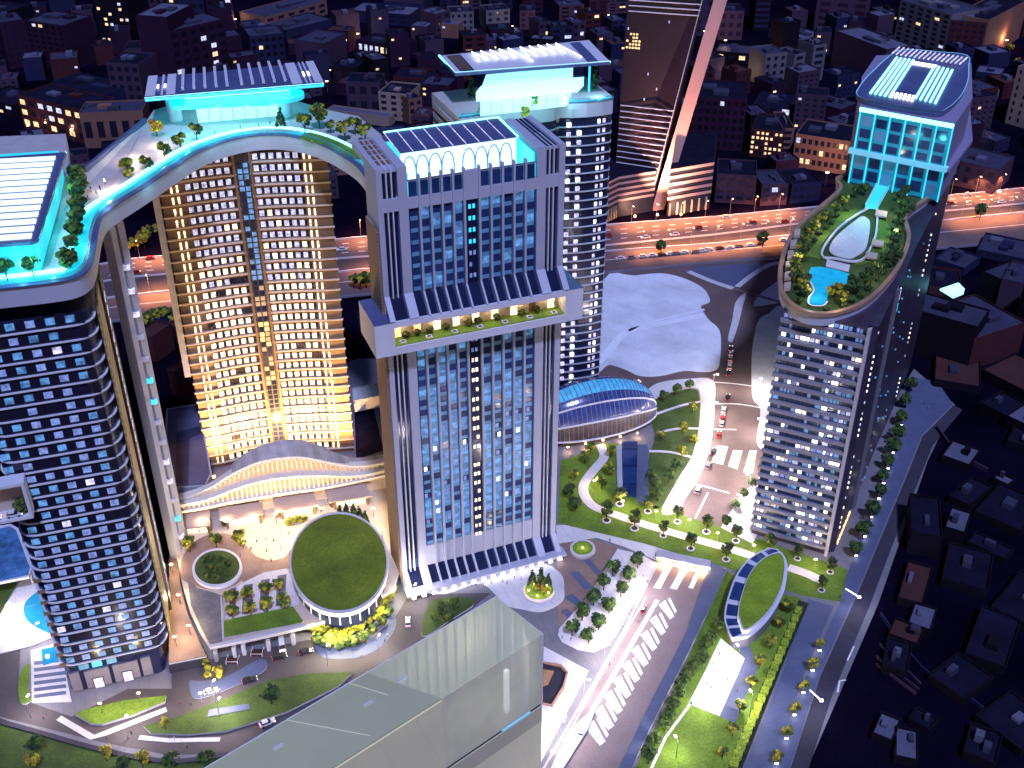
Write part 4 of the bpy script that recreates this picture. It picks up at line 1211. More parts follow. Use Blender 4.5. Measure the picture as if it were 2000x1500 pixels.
# ================================================================ PLAZA, PODIUM, SMALL BUILDINGS
ZP = 6.0
PL = [(336,1006),(400,994),(560,965),(700,940),(765,928),(776,1010),(782,1110),(770,1150),(690,1196),(596,1224),(500,1246),(410,1264),(392,1236),(372,1196),(356,1140),(346,1090),(340,1040)]
pz = px2(PL, ZP)
mb = MB()
mb.prism([(p.x, p.y) for p in pz], ZP-1.2, ZP, 'concrete', top='warm_stone')
mb.build('plaza', kind='structure')
inset = [(p.x + (-70-p.x)*0.05, p.y + (320-p.y)*0.05 + 3.5) for p in pz]
mb = MB(); mb.prism(inset, 0.05, ZP-1.21, 'concrete_dark', bottom=False, cap=False); mb.build('plaza_base', kind='structure')
sheet('left_walkway', [(330,1090),(348,1092),(352,1140),(366,1196),(384,1240),(403,1282),(330,1296)], 3.4, 'brown_paving', h=0.5, side='concrete')
mb = MB(); a, b = P(331,1300,3.4), P(402,1284,3.4); mb.obox((a+b)/2+UP*-1.6, (b-a)/2, V(0.1,0.5,0), UP*1.6, 'dark_frame'); mb.build('retaining_wall', label='dark retaining wall under the end of the pink walkway', cat='wall')
sheet('plaza_ring', [(352,1125),(356,1090),(375,1062),(405,1045),(440,1042),(470,1055),(490,1078),(492,1104),(478,1128),(452,1146),(420,1152),(386,1146),(362,1136)], ZP+0.02, 'brown_paving', smooth=True)
sheet('plaza_ring', [(480,1066),(500,1086),(530,1094),(556,1088),(570,1072),(578,1100),(560,1112),(520,1118),(484,1140),(470,1126),(488,1100)], ZP+0.03, 'brown_paving', smooth=True)
sheet('grey_court', [(366,1128),(385,1148),(420,1158),(436,1164),(434,1256),(410,1258),(392,1226),(372,1180)], ZP+0.04, 'grey_paving')
sheet('pale_court', [(444,1158),(478,1136),(515,1118),(560,1110),(572,1130),(585,1170),(582,1182),(440,1210)], ZP+0.04, 'pale_paving')
for x0, x1 in ((446,458), (472,490), (506,523), (538,556)):
    sheet('court_stripe', [(x0, 1205-(x0-446)*0.22), (x0+4, 1150-(x0-446)*0.28), (x1+4, 1147-(x0-446)*0.28), (x1, 1202-(x0-446)*0.22)], ZP+0.06, 'blue_paving')
sheet('lawn', [(437,1212),(572,1184),(592,1212),(590,1216),(438,1245)], ZP+0.05, 'grass', h=0.25, side='kerb')
ribbon('terrace_edge', [(410,1262),(500,1243),(596,1221)], 1.5, ZP+0.05, 'kerb', h=0.35, smooth=False)
ribbon('terrace_edge', [(432,1165),(436,1250)], 0.6, ZP+0.05, 'kerb', h=0.3, smooth=False)
for i, (x, y) in enumerate([(424,1290), (460,1283), (478,1278), (526,1270), (574,1258)]):
    p = P(x, y, 0)
    MB().obox(V(p.x, p.y, 2.4), V(0.6,0,0), V(0,0.6,0), UP*2.38, 'concrete').build('column', label='%s square concrete column from the left along the underpass front' % nth(i), cat='column', group='underpass columns')
for i, (x, y) in enumerate([(455,1290), (503,1275)]):
    o = thing('loading_bay', P(x, y, 0), '%s red paved loading bay frame in front of the underpass' % ('left' if i == 0 else 'right'), 'barrier', 'loading bays under the terrace')
    p = P(x, y, 0)
    for dx in (-1.9, 1.9):
        for dy in (-1.7, 1.7): MB().obox(V(p.x+dx, p.y+dy, 0.6), V(0.08,0,0), V(0,0.08,0), UP*0.6, 'white_panel').build('post', o)
    mb = MB(); mb.obox(V(p.x, p.y-1.7, 1.15), V(1.9,0,0), V(0,0.06,0), UP*0.06, 'white_panel'); mb.obox(V(p.x-1.9, p.y, 1.15), V(0.06,0,0), V(0,1.7,0), UP*0.06, 'white_panel'); mb.obox(V(p.x+1.9, p.y, 1.15), V(0.06,0,0), V(0,1.7,0), UP*0.06, 'white_panel'); mb.build('rail', o)
    mb = MB(); mb.obox(V(p.x, p.y, 0.12), V(1.8,0,0), V(0,1.6,0), UP*0.08, 'roof_red'); mb.build('pad', o)

# raised round lawn on its drum
ZD = 12.0
rd = thing('round_lawn', P(663, 1097, 0), 'large round green roof lawn with pale rim on a drum', 'green roof')
def ell(cx, cy, rx, ry, z, n=56, rot=0.0):
    out = []
    for k in range(n):
        a = 2*math.pi*k/n
        x, y = rx*math.cos(a), ry*math.sin(a)
        out.append(P(cx + x*math.cos(rot) - y*math.sin(rot), cy + x*math.sin(rot) + y*math.cos(rot), z))
    return out
E1 = ell(662, 1098, 93, 94, ZD); E2 = ell(662, 1099, 96.5, 99.5, ZD); Ed = ell(662, 1099, 91, 94, ZD)
mb = MB(); mb.poly(E1[::-1], mat('grass_round', (0.13, 0.18, 0.01), 0.9, var=0.4, scale=0.06, fine=0.25)); mb.build('lawn', rd)
mb = MB(); lo = [V(p.x, p.y, ZD-1.6) for p in E2]
mb.strip(E1, E2, 'pale_paving', True); mb.strip(E2, lo, 'white_panel', True); mb.strip(lo, [V(p.x, p.y, ZD-1.6) for p in Ed], 'white_panel', True); mb.build('rim', rd)
mb = MB(); mb.prism([(p.x, p.y) for p in Ed], 0, ZD-1.5, 'navy_glass', cap=False); mb.build('drum_wall', rd)
for k in range(0, 56, 2):
    p = Ed[k]; MB().obox(V(p.x, p.y, ZD/2+2), V(0.2,0,0), V(0,0.2,0), UP*(ZD/2-3.6), 'concrete').build('drum_post', rd)
cl = V(sum(p.x for p in E1)/56, sum(p.y for p in E1)/56, ZD+0.03)
for f_ in (0.9, 0.78, 0.66, 0.54, 0.42, 0.3):         # mowing rings
    a = [cl+(p-cl)*f_ for p in E1]; b = [cl+(p-cl)*(f_-0.055) for p in E1]
    mb = MB(); mb.strip([V(p.x, p.y, ZD+0.03) for p in a], [V(p.x, p.y, ZD+0.03) for p in b], 'grass_ring' if 'grass_ring' in MATS else mat('grass_ring', (0.137, 0.188, 0.01), 0.9, var=0.4, scale=0.06, fine=0.25), True)
    mb.build('mown_ring', rd)
# oval planter
op = thing('oval_planter', P(424, 1112, ZP), 'oval planted bed with white kerb on the brown paving ring', 'planter')
Ea, Eb = ell(424, 1108, 44, 33, ZP+1.0, 40, -0.12), ell(424, 1109, 49, 38, ZP+1.0, 40, -0.12)
mb = MB(); mb.poly(Ea[::-1], 'grass_dark'); mb.build('soil', op)
mb = MB(); mb.strip(Ea, Eb, 'white_panel', True); mb.strip(Eb, [V(p.x, p.y, ZP) for p in Eb], 'white_panel', True); mb.build('rim', op)

# curvy white hall
wv = thing('wave_hall', P(550, 960, ZP), 'white wave roofed hall with lit ribs at the foot of the gilded tower', 'hall')
ZW = 13.0
wa, wb = P(336,1000,ZW), P(762,927,ZW)
FW = Face(wa, math.atan2(wb.y-wa.y, wb.x-wa.x)); WW = (wb-wa).length
def curve(pts, d, n=6):
    out = []
    for x, y in catmull(pts, n, closed=False):
        u, z = FW.uz(x, y, d); out.append((u, z))
    return out
def interp(c, u):
    for (u0, z0), (u1, z1) in zip(c, c[1:]):
        if u0 <= u <= u1: return z0+(z1-z0)*(u-u0)/(u1-u0)
    return c[0][1] if u < c[0][0] else c[-1][1]
cb = curve([(336,1000),(400,990),(450,979),(500,971),(560,961),(600,956),(650,948),(700,938),(762,924)], 0)
cm = curve([(336,988),(400,976),(450,957),(500,941),(560,931),(620,928),(680,929),(720,925),(762,914)], -0.5)
ct = curve([(336,978),(400,957),(450,927),(500,904),(550,894),(593,893),(650,904),(700,910),(762,901)], -3)
cr = curve([(336,966),(400,950),(430,930),(470,891),(520,866),(575,858),(620,868),(660,886),(700,894),(762,884)], -8)
NU = 60
us = [WW*k/NU for k in range(NU+1)]
def wband(c, d, h_, th, name, mt):
    mb = MB()
    t0 = [FW.p(u, interp(c, u)+h_/2, d) for u in us]; b0 = [FW.p(u, interp(c, u)-h_/2, d) for u in us]
    t1_ = [p-FW.n*th for p in t0]; b1_ = [p-FW.n*th for p in b0]
    mb.strip(b0, t0, mt); mb.strip(t0, t1_, mt); mb.strip(b1_, b0, mt)
    mb.build(name, wv, smooth=False)
mat('wave_white', (0.75, 0.68, 0.58), 0.5, var=0.06, scale=0.3)
wband(cb, 1.0, 1.1, 2.0, 'wave_band', 'wave_white'); wband(cm, 0.5, 1.2, 4, 'wave_band', 'wave_white'); wband(ct, -2.0, 1.3, 3, 'wave_band', 'wave_white')
mb = MB()
mb.strip([FW.p(u, interp(ct, u)+0.6, -2.4) for u in us], [FW.p(u, interp(cr, u), -8) for u in us], mat('wave_roof', (0.42, 0.36, 0.33), 0.5, var=0.25, scale=0.2, wave=(0.22, 0.85, (0.93, 0.35, 0))))
mb.strip([FW.p(u, interp(cr, u), -8) for u in us], [FW.p(u, ZP+2, -9) for u in us], 'wave_roof')
mb.build('roof', wv)
mb = MB()
mb.strip([FW.p(u, ZW, -1.5) for u in us], [FW.p(u, interp(cm, u), -1.5) for u in us], mat('wave_glow', (0.5, 0.32, 0.18), 0.5, var=0.4, scale=0.25, emit=(1.0, 0.55, 0.2), es=0.55))
mb.strip([FW.p(u, interp(cm, u), -3.2) for u in us], [FW.p(u, interp(ct, u), -3.2) for u in us], 'wave_glow')
mb.build('glazed_wall', wv)
for k in range(46):
    u = WW*(k+0.5)/46
    for (lo_, hi_, d) in ((cb, cm, 0.2), (cm, ct, -1.6)):
        z0, z1 = interp(lo_, u)+0.4, interp(hi_, u)-0.4
        if z1-z0 < 0.6: continue
        FW.box(MB(), u-0.28, u+0.28, z0, z1, d-1.0, d, 'wave_white').build('rib', wv)
FW.box(MB(), 0, WW, ZP, ZW-0.6, -8, -0.9, 'warm_stone').build('arcade', wv)
# flat roofs behind the wave hall
def block(name, pts, z0, z1, mt, top, label, cat, group=None):
    w3 = px2(pts, z1)
    o = thing(name, (w3[0].x, w3[0].y, z0), label, cat, group)
    MB().prism([(p.x, p.y) for p in w3], z0, z1-0.5, mt, top=top).build('wall', o)
    A, B = offset_pair(w3, 0.35, True)
    mb = MB(); mb.strip([a for a in A], [b for b in B], mt, True); mb.strip([a-UP*0.9 for a in A], A, mt, True); mb.strip(B, [b-UP*0.9 for b in B], mt, True); mb.build('parapet', o)
    return o
o = block('podium_block', [(322,952),(326,798),(388,788),(412,925),(400,948)], 0, 17, 'concrete', 'roof_pale', 'pale flat podium roof left of the gilded tower', 'podium')
mb = MB(); mb.poly([P(344,944,16.7), P(345,845,16.7), P(390,832,16.7), P(394,846,16.7), P(370,856,16.7), P(368,948,16.7)], 'roof_grey'); mb.build('roof_bed', o)
block('podium_block', [(694,898),(690,800),(730,790),(752,880)], 0, 12, 'concrete_dark', 'roof_dark', 'dark flat podium roof between the gilded and finned towers', 'podium')
block('service_bridge', [(690,782),(688,758),(738,748),(740,772)], 14, 20, 'concrete', 'pale_paving', 'pale footbridge linking the gilded and finned towers', 'bridge')

# four awning pavilions
for i, q in enumerate([[(341,998),(410,996),(411,1027),(350,1033)], [(426,991),(512,981),(514,1004),(430,1018)], [(532,972),(612,962),(621,987),(538,1000)], [(634,954),(712,941),(726,969),(643,981)]]):
    o = thing('shop_pavilion', P(*q[3], ZP), '%s tan roofed shop pavilion from the left along the plaza' % nth(i), 'shop', 'plaza shop pavilions')
    w3 = px2(q, ZP+5)
    pl = [(p.x, p.y) for p in w3]
    MB().prism(pl, ZP+4.5, ZP+5, 'awning').build('roof', o)
    c = V(sum(p[0] for p in pl)/4, sum(p[1] for p in pl)/4, 0)
    ins = [(c.x+(x-c.x)*0.8, c.y+(y-c.y)*0.8+2.0) for x, y in pl]
    MB().prism(ins, ZP, ZP+4.49, 'warm_stone').build('wall', o)
    a, b = V(*ins[3], 0), V(*ins[2], 0)
    t = (b-a); L_ = t.length; t.normalize(); nn = V(t.y, -t.x, 0)
    MB().obox((a+b)/2+nn*0.2+UP*(ZP+1.5), t*(L_/2-1), nn*0.1, UP*1.4, 'lit_cream').build('shopfront', o)
    MB().obox((a+b)/2+nn*0.35+UP*(ZP+3.6), t*(L_/2-0.5), nn*0.15, UP*0.6, 'dark_frame').build('fascia_board', o)
    for j in (0, 1):
        e_ = a.lerp(b, 0.02+0.96*j)+nn*1.2
        MB().obox(V(e_.x, e_.y, ZP+2.2), V(0.35,0,0), V(0,0.35,0), UP*2.25, 'bronze').build('pier', o)

# ribbed shell hall beside the park
sh = thing('shell_hall', P(1190, 840, 0), 'ribbed glass shell hall with a cyan crest at the foot of the balcony tower', 'hall')
SC_ = P(1152, 832, 0); SA_ = rad(19)
se, sn = V(math.cos(SA_), math.sin(SA_), 0), V(math.sin(SA_), -math.cos(SA_), 0)
def shell_pt(s, t):
    """s 0..1 pole to pole along the hall, t 0..1 from the front lip over the crest to the back"""
    ph, th_ = math.pi*s, math.pi*t
    r_ = math.sin(ph)**0.85 if 0 < s < 1 else 0
    return SC_ - se*(30.5*math.cos(ph)) + sn*(14.0*r_*math.cos(th_)) + UP*(3.0 + 20.0*r_*math.sin(th_))
NS, NT = 48, 8
def sband(t0, t1, mt, name, off=0.0):
    mb = MB()
    for k in range(NT):
        ta, tb = t0+(t1-t0)*k/NT, t0+(t1-t0)*(k+1)/NT
        mb.strip([shell_pt(s/NS, ta)+UP*off for s in range(NS+1)], [shell_pt(s/NS, tb)+UP*off for s in range(NS+1)], mt)
    mb.build(name, sh, smooth=True)
mat('shell_glass', (0.03, 0.05, 0.18), 0.2, var=0.4, scale=0.3, spec=0.7)
mat('shell_low', (0.07, 0.045, 0.04), 0.4, var=0.6, scale=0.4)
mat('shell_crest', (0.08, 0.3, 0.5), 0.3, var=0.5, scale=0.5, emit=(0.04, 0.42, 0.75), es=0.35)
sband(0.0, 0.13, 'shell_low', 'lower_shell'); sband(0.13, 0.36, 'shell_glass', 'middle_shell'); sband(0.36, 0.52, 'shell_crest', 'crest'); sband(0.52, 1.0, 'shell_glass', 'back_shell')
for t_ in (0.0, 0.13, 0.27):
    MB().tube([shell_pt(s/NS, t_)+sn*0.2+UP*0.2 for s in range(NS+1)], 0.42, 'white_panel', 6).build('arch_beam', sh)
for k in range(1, 44):
    s = k/44
    MB().tube([shell_pt(s, t/18*0.6)+UP*0.1 for t in range(19)], 0.17, 'rib_steel' if 'rib_steel' in MATS else mat('rib_steel', (0.16, 0.17, 0.28), 0.4, var=0.1), 4).build('rib', sh)
mb = MB(); mb.disc(SC_+UP*0.1, 9, 3.0, 'concrete_dark', n=24); mb.build('base', sh)
for i in range(5):
    p = SC_ - se*(-16+8*i) + sn*14.5 + UP*2.2
    MB().obox(p, se*0.4, sn*0.2, UP*0.2, 'lamp_amber').build('lip_lamp', sh)
    lamp('lip_light', p-UP*0.4+sn*0.8, 500, (1, 0.65, 0.35), size=0.4, parent=sh)
# glazed ramp below the shell
rp = thing('ramp', P(1235, 930, 0), 'straight ramp with dark blue glass panels running down from the shell hall', 'ramp')
for nm, q, mt in (('ramp_deck', [(1204,870),(1214,870),(1216,948),(1206,950)], 'concrete'), ('ramp_deck', [(1245,868),(1266,868),(1266,985),(1243,975)], 'blue_paving')):
    w3 = px2(q, 1.5); mb = MB(); mb.prism([(p.x, p.y) for p in w3], 0, 1.5, mt); mb.build(nm, rp)
for y0, y1 in ((862,876), (878,908), (911,944), (947,968)):
    w3 = px2([(1215,y0),(1245,y0),(1244,y1),(1216,y1)], 0.9); mb = MB(); mb.prism([(p.x, p.y) for p in w3], 0.1, 0.9, 'blue_glass'); mb.build('glass_panel', rp)

# green roofed almond pavilion
al = thing('almond_pavilion', P(1480, 1170, 0), 'almond shaped pavilion with lawn roof and blue glazed skirt', 'pavilion')
ZA = 9.0
gr = catmull([(1524,1082),(1531,1096),(1531,1116),(1525,1148),(1507,1184),(1483,1212),(1456,1229),(1446,1212),(1443,1196),(1448,1168),(1463,1126),(1484,1098),(1506,1085)], 4)
gi = px2(gr, ZA)
cA = V(sum(p.x for p in gi)/len(gi), sum(p.y for p in gi)/len(gi), ZA)
mb = MB(); mb.poly(gi[::-1], 'grass_bright'); mb.build('lawn', al)
ga = [cA+(p-cA)*1.045 for p in gi]
mb = MB(); mb.strip([p+UP*0.25 for p in gi], [p+UP*0.25 for p in ga], 'white_panel', True); mb.strip([p+UP*0.25 for p in ga], [p-UP*1.4 for p in ga], 'white_panel', True); mb.build('rim', al)
ou = []
for i_ in range(len(ga)):
    tn = ga[(i_+1) % len(ga)] - ga[i_-1]; nr = V(tn.y, -tn.x, 0).normalized()
    if nr.dot(ga[i_]-cA) < 0: nr = -nr
    k_ = max(0.0, min(1.0, (-nr.x*0.85+nr.y*0.35)+0.35))
    p_ = ga[i_] + nr*(0.7+3.4*k_*k_*(3-2*k_)); ou.append(V(p_.x, p_.y, ZA-1.6))
n_ = len(ga)
lo = [p-UP*1.4 for p in ga]
mb = MB(); mb.strip(lo, ou[:n_], 'white_panel', True); mb.build('skirt_frame', al)
for k in range(n_):
    p, q, r_, s_ = lo[k], lo[(k+1) % n_], ou[(k+1) % n_], ou[k]
    if (p-q).length > 0.1 and (s_-p).length > 2.6 and k % 4 != 3:
        mb = MB(); u_ = UP*0.12
        mb.poly([s_+u_, r_+u_, q+u_, p+u_], 'blue_glass'); mb.build('skirt_pane', al)
A5, B5 = offset_pair(ou, 0.3, True)
mb = MB(); mb.strip([a+UP*0.2 for a in A5], [b+UP*0.2 for b in B5], 'white_panel', True); mb.strip([b+UP*0.2 for b in B5], [b-UP*1.8 for b in B5], 'white_panel', True); mb.build('skirt_edge', al)
ins = [cA+(p-cA)*0.9 for p in ou]
mb = MB(); mb.prism([(p.x, p.y) for p in ins], 0, ZA-2.3, 'concrete_dark', cap=False); mb.build('wall', al)

o = thing('glass_canopy', P(20, 1080, 0), 'white framed blue glass canopy at the left edge below the sky garden', 'canopy')
w3 = px2([(-60,1040),(20,1026),(34,1034),(62,1110),(56,1126),(-60,1150)], 7)
mb = MB(); mb.prism([(p.x, p.y) for p in w3], 6.6, 6.9, mat('canopy_glass', (0.06, 0.16, 0.32), 0.08, var=0.8, scale=0.12, spec=0.8, fine=0.3)); mb.build('glass', o)
A5, B5 = offset_pair(w3, 0.5, True)
mb = MB(); mb.strip([a+UP*0.4 for a in A5], [b+UP*0.4 for b in B5], 'white_panel', True); mb.strip([a-UP*0.6 for a in A5], [a+UP*0.4 for a in A5], 'white_panel', True); mb.strip([b+UP*0.4 for b in B5], [b-UP*0.6 for b in B5], 'white_panel', True); mb.build('frame', o)
for x, y in ((30,1040),(56,1112)):
    p = P(x, y, 7); MB().obox(V(p.x, p.y, 3.2), V(0.3,0,0), V(0,0.3,0), UP*3.2, 'white_panel').build('post', o)
# circular planters
for i, (x, y, rx, lab) in enumerate([(1138,1070,25,'small round lit planter below the promenade band'), (1053,1152,33,'large round planter with palms and uplights before the finned tower')]):
    o = thing('round_planter', P(x, y, 0), lab, 'planter')
    Ea, Eb = ell(x, y, rx-5, (rx-5)*0.68, 1.0, 32), ell(x, y+1, rx, rx*0.72, 1.0, 32)
    mb = MB(); mb.poly(Ea[::-1], 'grass'); mb.build('soil', o)
    mb = MB(); mb.strip(Ea, Eb, 'kerb', True); mb.strip(Eb, [V(p.x, p.y, 0.1) for p in Eb], 'kerb', True); mb.build('rim', o)
    for k in range(5 if i else 1):
        a = 2*math.pi*k/5+0.5; f_ = 0.62 if i else 0
        c = P(x+rx*f_*math.cos(a), y+rx*0.6*f_*math.sin(a), 1.2)
        MB().disc(c, 0.25, 0.3, 'lamp_amber', n=8).build('uplight', o)
        lamp('planter_light', c+UP*1.4, 350, (1, 0.8, 0.4), size=0.3, parent=o)

# tall beige building with a glass atrium at its near corner, at the bottom of the view
gb = thing('glass_building', P(900, 1350, 0), 'huge beige and glass building cut by the bottom edge of the frame', 'building')
ZG = 60.0
a_, b_ = P(968,1166,ZG), P(1060,1238,ZG)
c_, d_ = P(655,1496,ZG), P(445,1474,ZG)
c_ = b_ + (c_-b_)*1.3; d_ = a_ + (d_-a_)*1.3
t = (c_-b_).normalized(); nn = V(-t.y, t.x, 0)
if nn.x < 0: nn = -nn
L_ = (c_-b_).length
FA_ = 0.40
def q4(f, g): return a_.lerp(d_, f).lerp(b_.lerp(c_, f), g)
def xy(p): return (p.x, p.y)
mb = MB(); mb.prism([xy(q4(FA_,0)), xy(q4(FA_,1)), xy(q4(1,1)), xy(q4(1,0))], ZG-0.6, ZG, 'beige_roof'); mb.build('roof', gb)
mb = MB(); mb.prism([xy(q4(FA_,0.0)), xy(q4(FA_,1)), xy(q4(1,1)), xy(q4(1,0))], 0, ZG-0.61, 'beige_wall'); mb.build('wall', gb)
mb = MB(); mb.poly([q4(0,0), q4(FA_,0), q4(FA_,1), q4(0,1)][::-1], mat('roof_glass', (0.7, 0.69, 0.4), 0.07, var=0.08, scale=0.05, spec=0.8, alpha=0.82)); mb.build('roof_glazing', gb)
mb = MB(); mb.prism([xy(q4(0.005,0.02)), xy(q4(FA_,0.02)), xy(q4(FA_,0.98)), xy(q4(0.005,0.98))], 0, 30.5, 'beige_low' if 'beige_low' in MATS else mat('beige_low', (0.62, 0.55, 0.34), 0.4, var=0.06, scale=0.05)); mb.build('atrium_floor', gb)
mb = MB(); mb.strip([V(*xy(q4(0,0)), 30), V(*xy(q4(FA_,0)), 30)], [q4(0,0), q4(FA_,0)], mat('atrium_wall', (0.6, 0.55, 0.38), 0.5, var=0.15, scale=0.1)); mb.build('atrium_wall', gb)
mb = MB(); mb.strip([V(*xy(q4(0,0)), 0), V(*xy(q4(0,1)), 0)], [q4(0,0), q4(0,1)], 'pale_glass'); mb.build('end_glazing', gb)
for k in range(13):
    f_ = 0.01 + FA_*k/13
    p = q4(f_, 0.03); MB().obox(V(p.x, p.y, 45), t*0.22, nn*0.3, UP*14.6, 'white_panel').build('fin', gb)
for k in range(4):
    p = q4(0.01, 0.2+0.24*k); MB().obox(V(p.x, p.y, 45), t*0.2, nn*0.22, UP*14.6, 'white_panel').build('fin', gb)
def side(f0, f1, z0, z1, off, mt, name, th=0.3):
    mb = MB(); mb.obox(b_.lerp(c_, (f0+f1)/2) + nn*off + UP*((z0+z1)/2-ZG), t*(L_*(f1-f0)/2), nn*th, UP*((z1-z0)/2), mt); mb.build(name, gb)
side(0.0, FA_, 33.2, ZG-0.1, 0.0, mat('side_glass', (0.85, 0.84, 0.58), 0.08, var=0.1, scale=0.1, spec=0.8, alpha=0.7), 'side_glazing', 0.08)
side(FA_, 1.0, 33.2, ZG-0.7, 0.0, 'beige_wall', 'upper_wall')
side(0.0, 1.0, 32.2, 33.15, -0.4, 'dark_frame', 'seam')
side(0.05, 0.17, 32.45, 32.9, 0.0, 'belt_cyan', 'seam_reflection', 0.35)  # glowing strip stands in for a cyan reflection along the seam
side(0.0, 1.0, 26.0, 32.15, 0.0, 'beige_low', 'lower_wall')
side(0.0, 1.0, 0.0, 25.9, -0.1, 'beige_wall', 'base_wall')
MB().tube([b_, V(b_.x, b_.y, 0)], 0.22, 'white_panel', 5).build('corner_mullion', gb)
MB().obox(b_.lerp(c_, 0.035)-nn*2+UP*(46-ZG), t*0.8, nn*0.8, UP*13, 'white_panel').build('atrium_column', gb)
MB().obox(b_.lerp(c_, 0.10)-nn*5+UP*(40-ZG), t*0.6, nn*0.6, UP*8, 'lit_white').build('atrium_lamp', gb)
mb = MB(); mb.tube([d_+UP*0.12, a_+UP*0.12, b_+UP*0.12], 0.16, 'white_panel', 4); mb.build('roof_edge', gb)
for f_, g0, g1 in ((0.62, 0.0, 0.9), (0.45, 0.0, 0.5)):
    MB().tube([q4(f_,g0)+UP*0.05, q4(f_,g1)+UP*0.05], 0.12, 'beige_wall', 4).build('roof_joint', gb)
for f_, g_ in ((0.50, 0.45), (0.38, 0.4), (0.72, 0.3)):
    p = q4(f_, g_); MB().obox(p+UP*0.2, t*1.3, nn*0.25, UP*0.2, 'white_panel').build('roof_vent', gb)
p0_, p1_ = P(1060,1385,20), P(1085,1398,20)
for f_, g_ in ((0.1, 0.4), (0.25, 0.6), (0.1, 0.75)):
    lamp('atrium_light', q4(f_, g_)-UP*9, 2600, (1, 0.95, 0.8), size=1.0, parent=gb)
for i, (x, y) in enumerate(((1118,1330),(1102,1400),(1080,1470))):  # floodlights added to brighten the beige wall
    p = P(x, y, 0.2)
    o = thing('floodlight', p, '%s added wall washing floodlight from the top beside the beige glass building' % nth(i), 'floodlight', 'added floodlights of the glass building')
    MB().obox(p+UP*0.5, V(0.5,0,0), V(0,0.4,0), UP*0.45, 'lamp_white').build('housing', o)
    lamp('flood_beam', p+UP*1.2, 70000, (1.0, 0.92, 0.75), 'SPOT', 0.5, rot=(b_.lerp(c_, 0.1+0.28*i)-UP*15-p), spot=rad(75), parent=o, blend=0.9)
# bus shelter court between it and the access road
o = thing('light_well', P(1080, 1335, 0), 'sunken court with copper edge beside the glass building', 'court')
w3 = px2([(1058,1295),(1095,1302),(1108,1316),(1100,1345),(1078,1380),(1058,1375)], 0.25)
mb = MB(); mb.prism([(p.x, p.y) for p in w3], 0.2, 0.28, 'dark_frame'); mb.build('floor', o)
A5, B5 = offset_pair(w3, 0.35, True)
mb = MB(); mb.strip([a+UP*0.8 for a in A5], [b+UP*0.8 for b in B5], 'bronze_rail', True); mb.strip(A5, [a+UP*0.8 for a in A5], 'bronze_rail', True); mb.strip([b+UP*0.8 for b in B5], B5, 'bronze_rail', True); mb.build('edge', o)
mb = MB(); w3 = px2([(1060,1308),(1082,1312),(1070,1338),(1058,1342)], 0.3); mb.prism([(p.x, p.y) for p in w3], 0.29, 0.6, 'wood'); mb.build('deck', o)
# portal at the head of the access road
o = thing('tunnel_portal', P(1335, 1108, 0), 'concrete portal beam with amber lamps at the head of the access road', 'portal')
a, b = P(1282,1098,0), P(1388,1120,0)
mb = MB(); mb.obox((a+b)/2+UP*2.2+V(0,2,0), (b-a)/2, V(0.3,2.0,0), UP*0.6, 'concrete'); mb.build('beam', o)
mb = MB(); mb.obox((a+b)/2+UP*0.8+V(0,3.5,0), (b-a)/2, V(0.1,0.3,0), UP*0.8, 'dark_frame'); mb.build('back_wall', o)
for f_ in (0.12, 0.5, 0.88):
    p = a.lerp(b, f_)+UP*1.4+V(0,0.5,0)
    mb = MB(); mb.obox(p, V(1.0,0.2,0), V(0,0.2,0), UP*0.2, 'lamp_amber'); mb.build('portal_lamp', o)
    lamp('portal_light', p+V(0,-1.5,0.6), 2600, (1, 0.6, 0.25), size=0.4, parent=o)
# parasol rails along the access road
o = thing('safety_barrier', P(1240, 1190, 0), 'red and white crowd barrier along the edge of the access road', 'barrier')
w3 = px2([(1250,1155),(1226,1205)], 0.05)
t_ = (w3[1]-w3[0])
for k in range(7):
    p = w3[0].lerp(w3[1], k/6); MB().obox(p+UP*0.6, V(0.08,0,0), V(0,0.08,0), UP*0.55, 'white_panel').build('post', o)
mb = MB(); mb.tube([p+UP*1.1 for p in w3], 0.09, 'tail_paint' if 'tail_paint' in MATS else mat('tail_paint', (0.5,0.05,0.04), 0.5, var=0)); mb.tube([p+UP*0.6 for p in w3], 0.09, 'tail_paint'); mb.build('rail', o)
# ================================================================ TREES AND PLANTING
def crown_mesh(name, rx, rz, nclump, nleaf, size, mats, seed, parent, z0, shape='round'):
    r = random.Random(seed)
    mb = MB()
    cl = []
    for i in range(nclump):
        while True:
            p = V(r.uniform(-1, 1), r.uniform(-1, 1), r.uniform(-1, 1))
            if 0.15 < p.length < 1: break
        p = p*(0.45+0.55*p.length)/max(p.length, 0.3)*0.75
        if shape == 'cone':
            t = r.random()
            a = r.uniform(0, 6.283); q = (1-t)*0.85+0.06
            p = V(q*math.cos(a), q*math.sin(a), t*2-1)
        cl.append((p, r.uniform(0.7, 1.25), r.choice(mats)))
    for p, s, mt in cl:
        for k in range(nleaf):
            while True:
                d = V(r.uniform(-1, 1), r.uniform(-1, 1), r.uniform(-1, 1))
                if d.length < 1: break
            c = V((p.x + d.x*0.34*s)*rx, (p.y + d.y*0.34*s)*rx, z0 + rz*(1 + p.z + d.z*0.3*s))
            n = (d*0.8 + p*0.5 + V(r.uniform(-1,1), r.uniform(-1,1), r.uniform(-0.2,1.2))).normalized()
            a = n.orthogonal().normalized(); b = n.cross(a)
            h = size*r.uniform(0.6, 1.2)
            mb.poly([c - a*h - b*h*0.6, c + a*h - b*h*0.5, c + a*h*0.8 + b*h*0.6, c - a*h*0.7 + b*h*0.7], mt)
    return mb.build(name, parent)
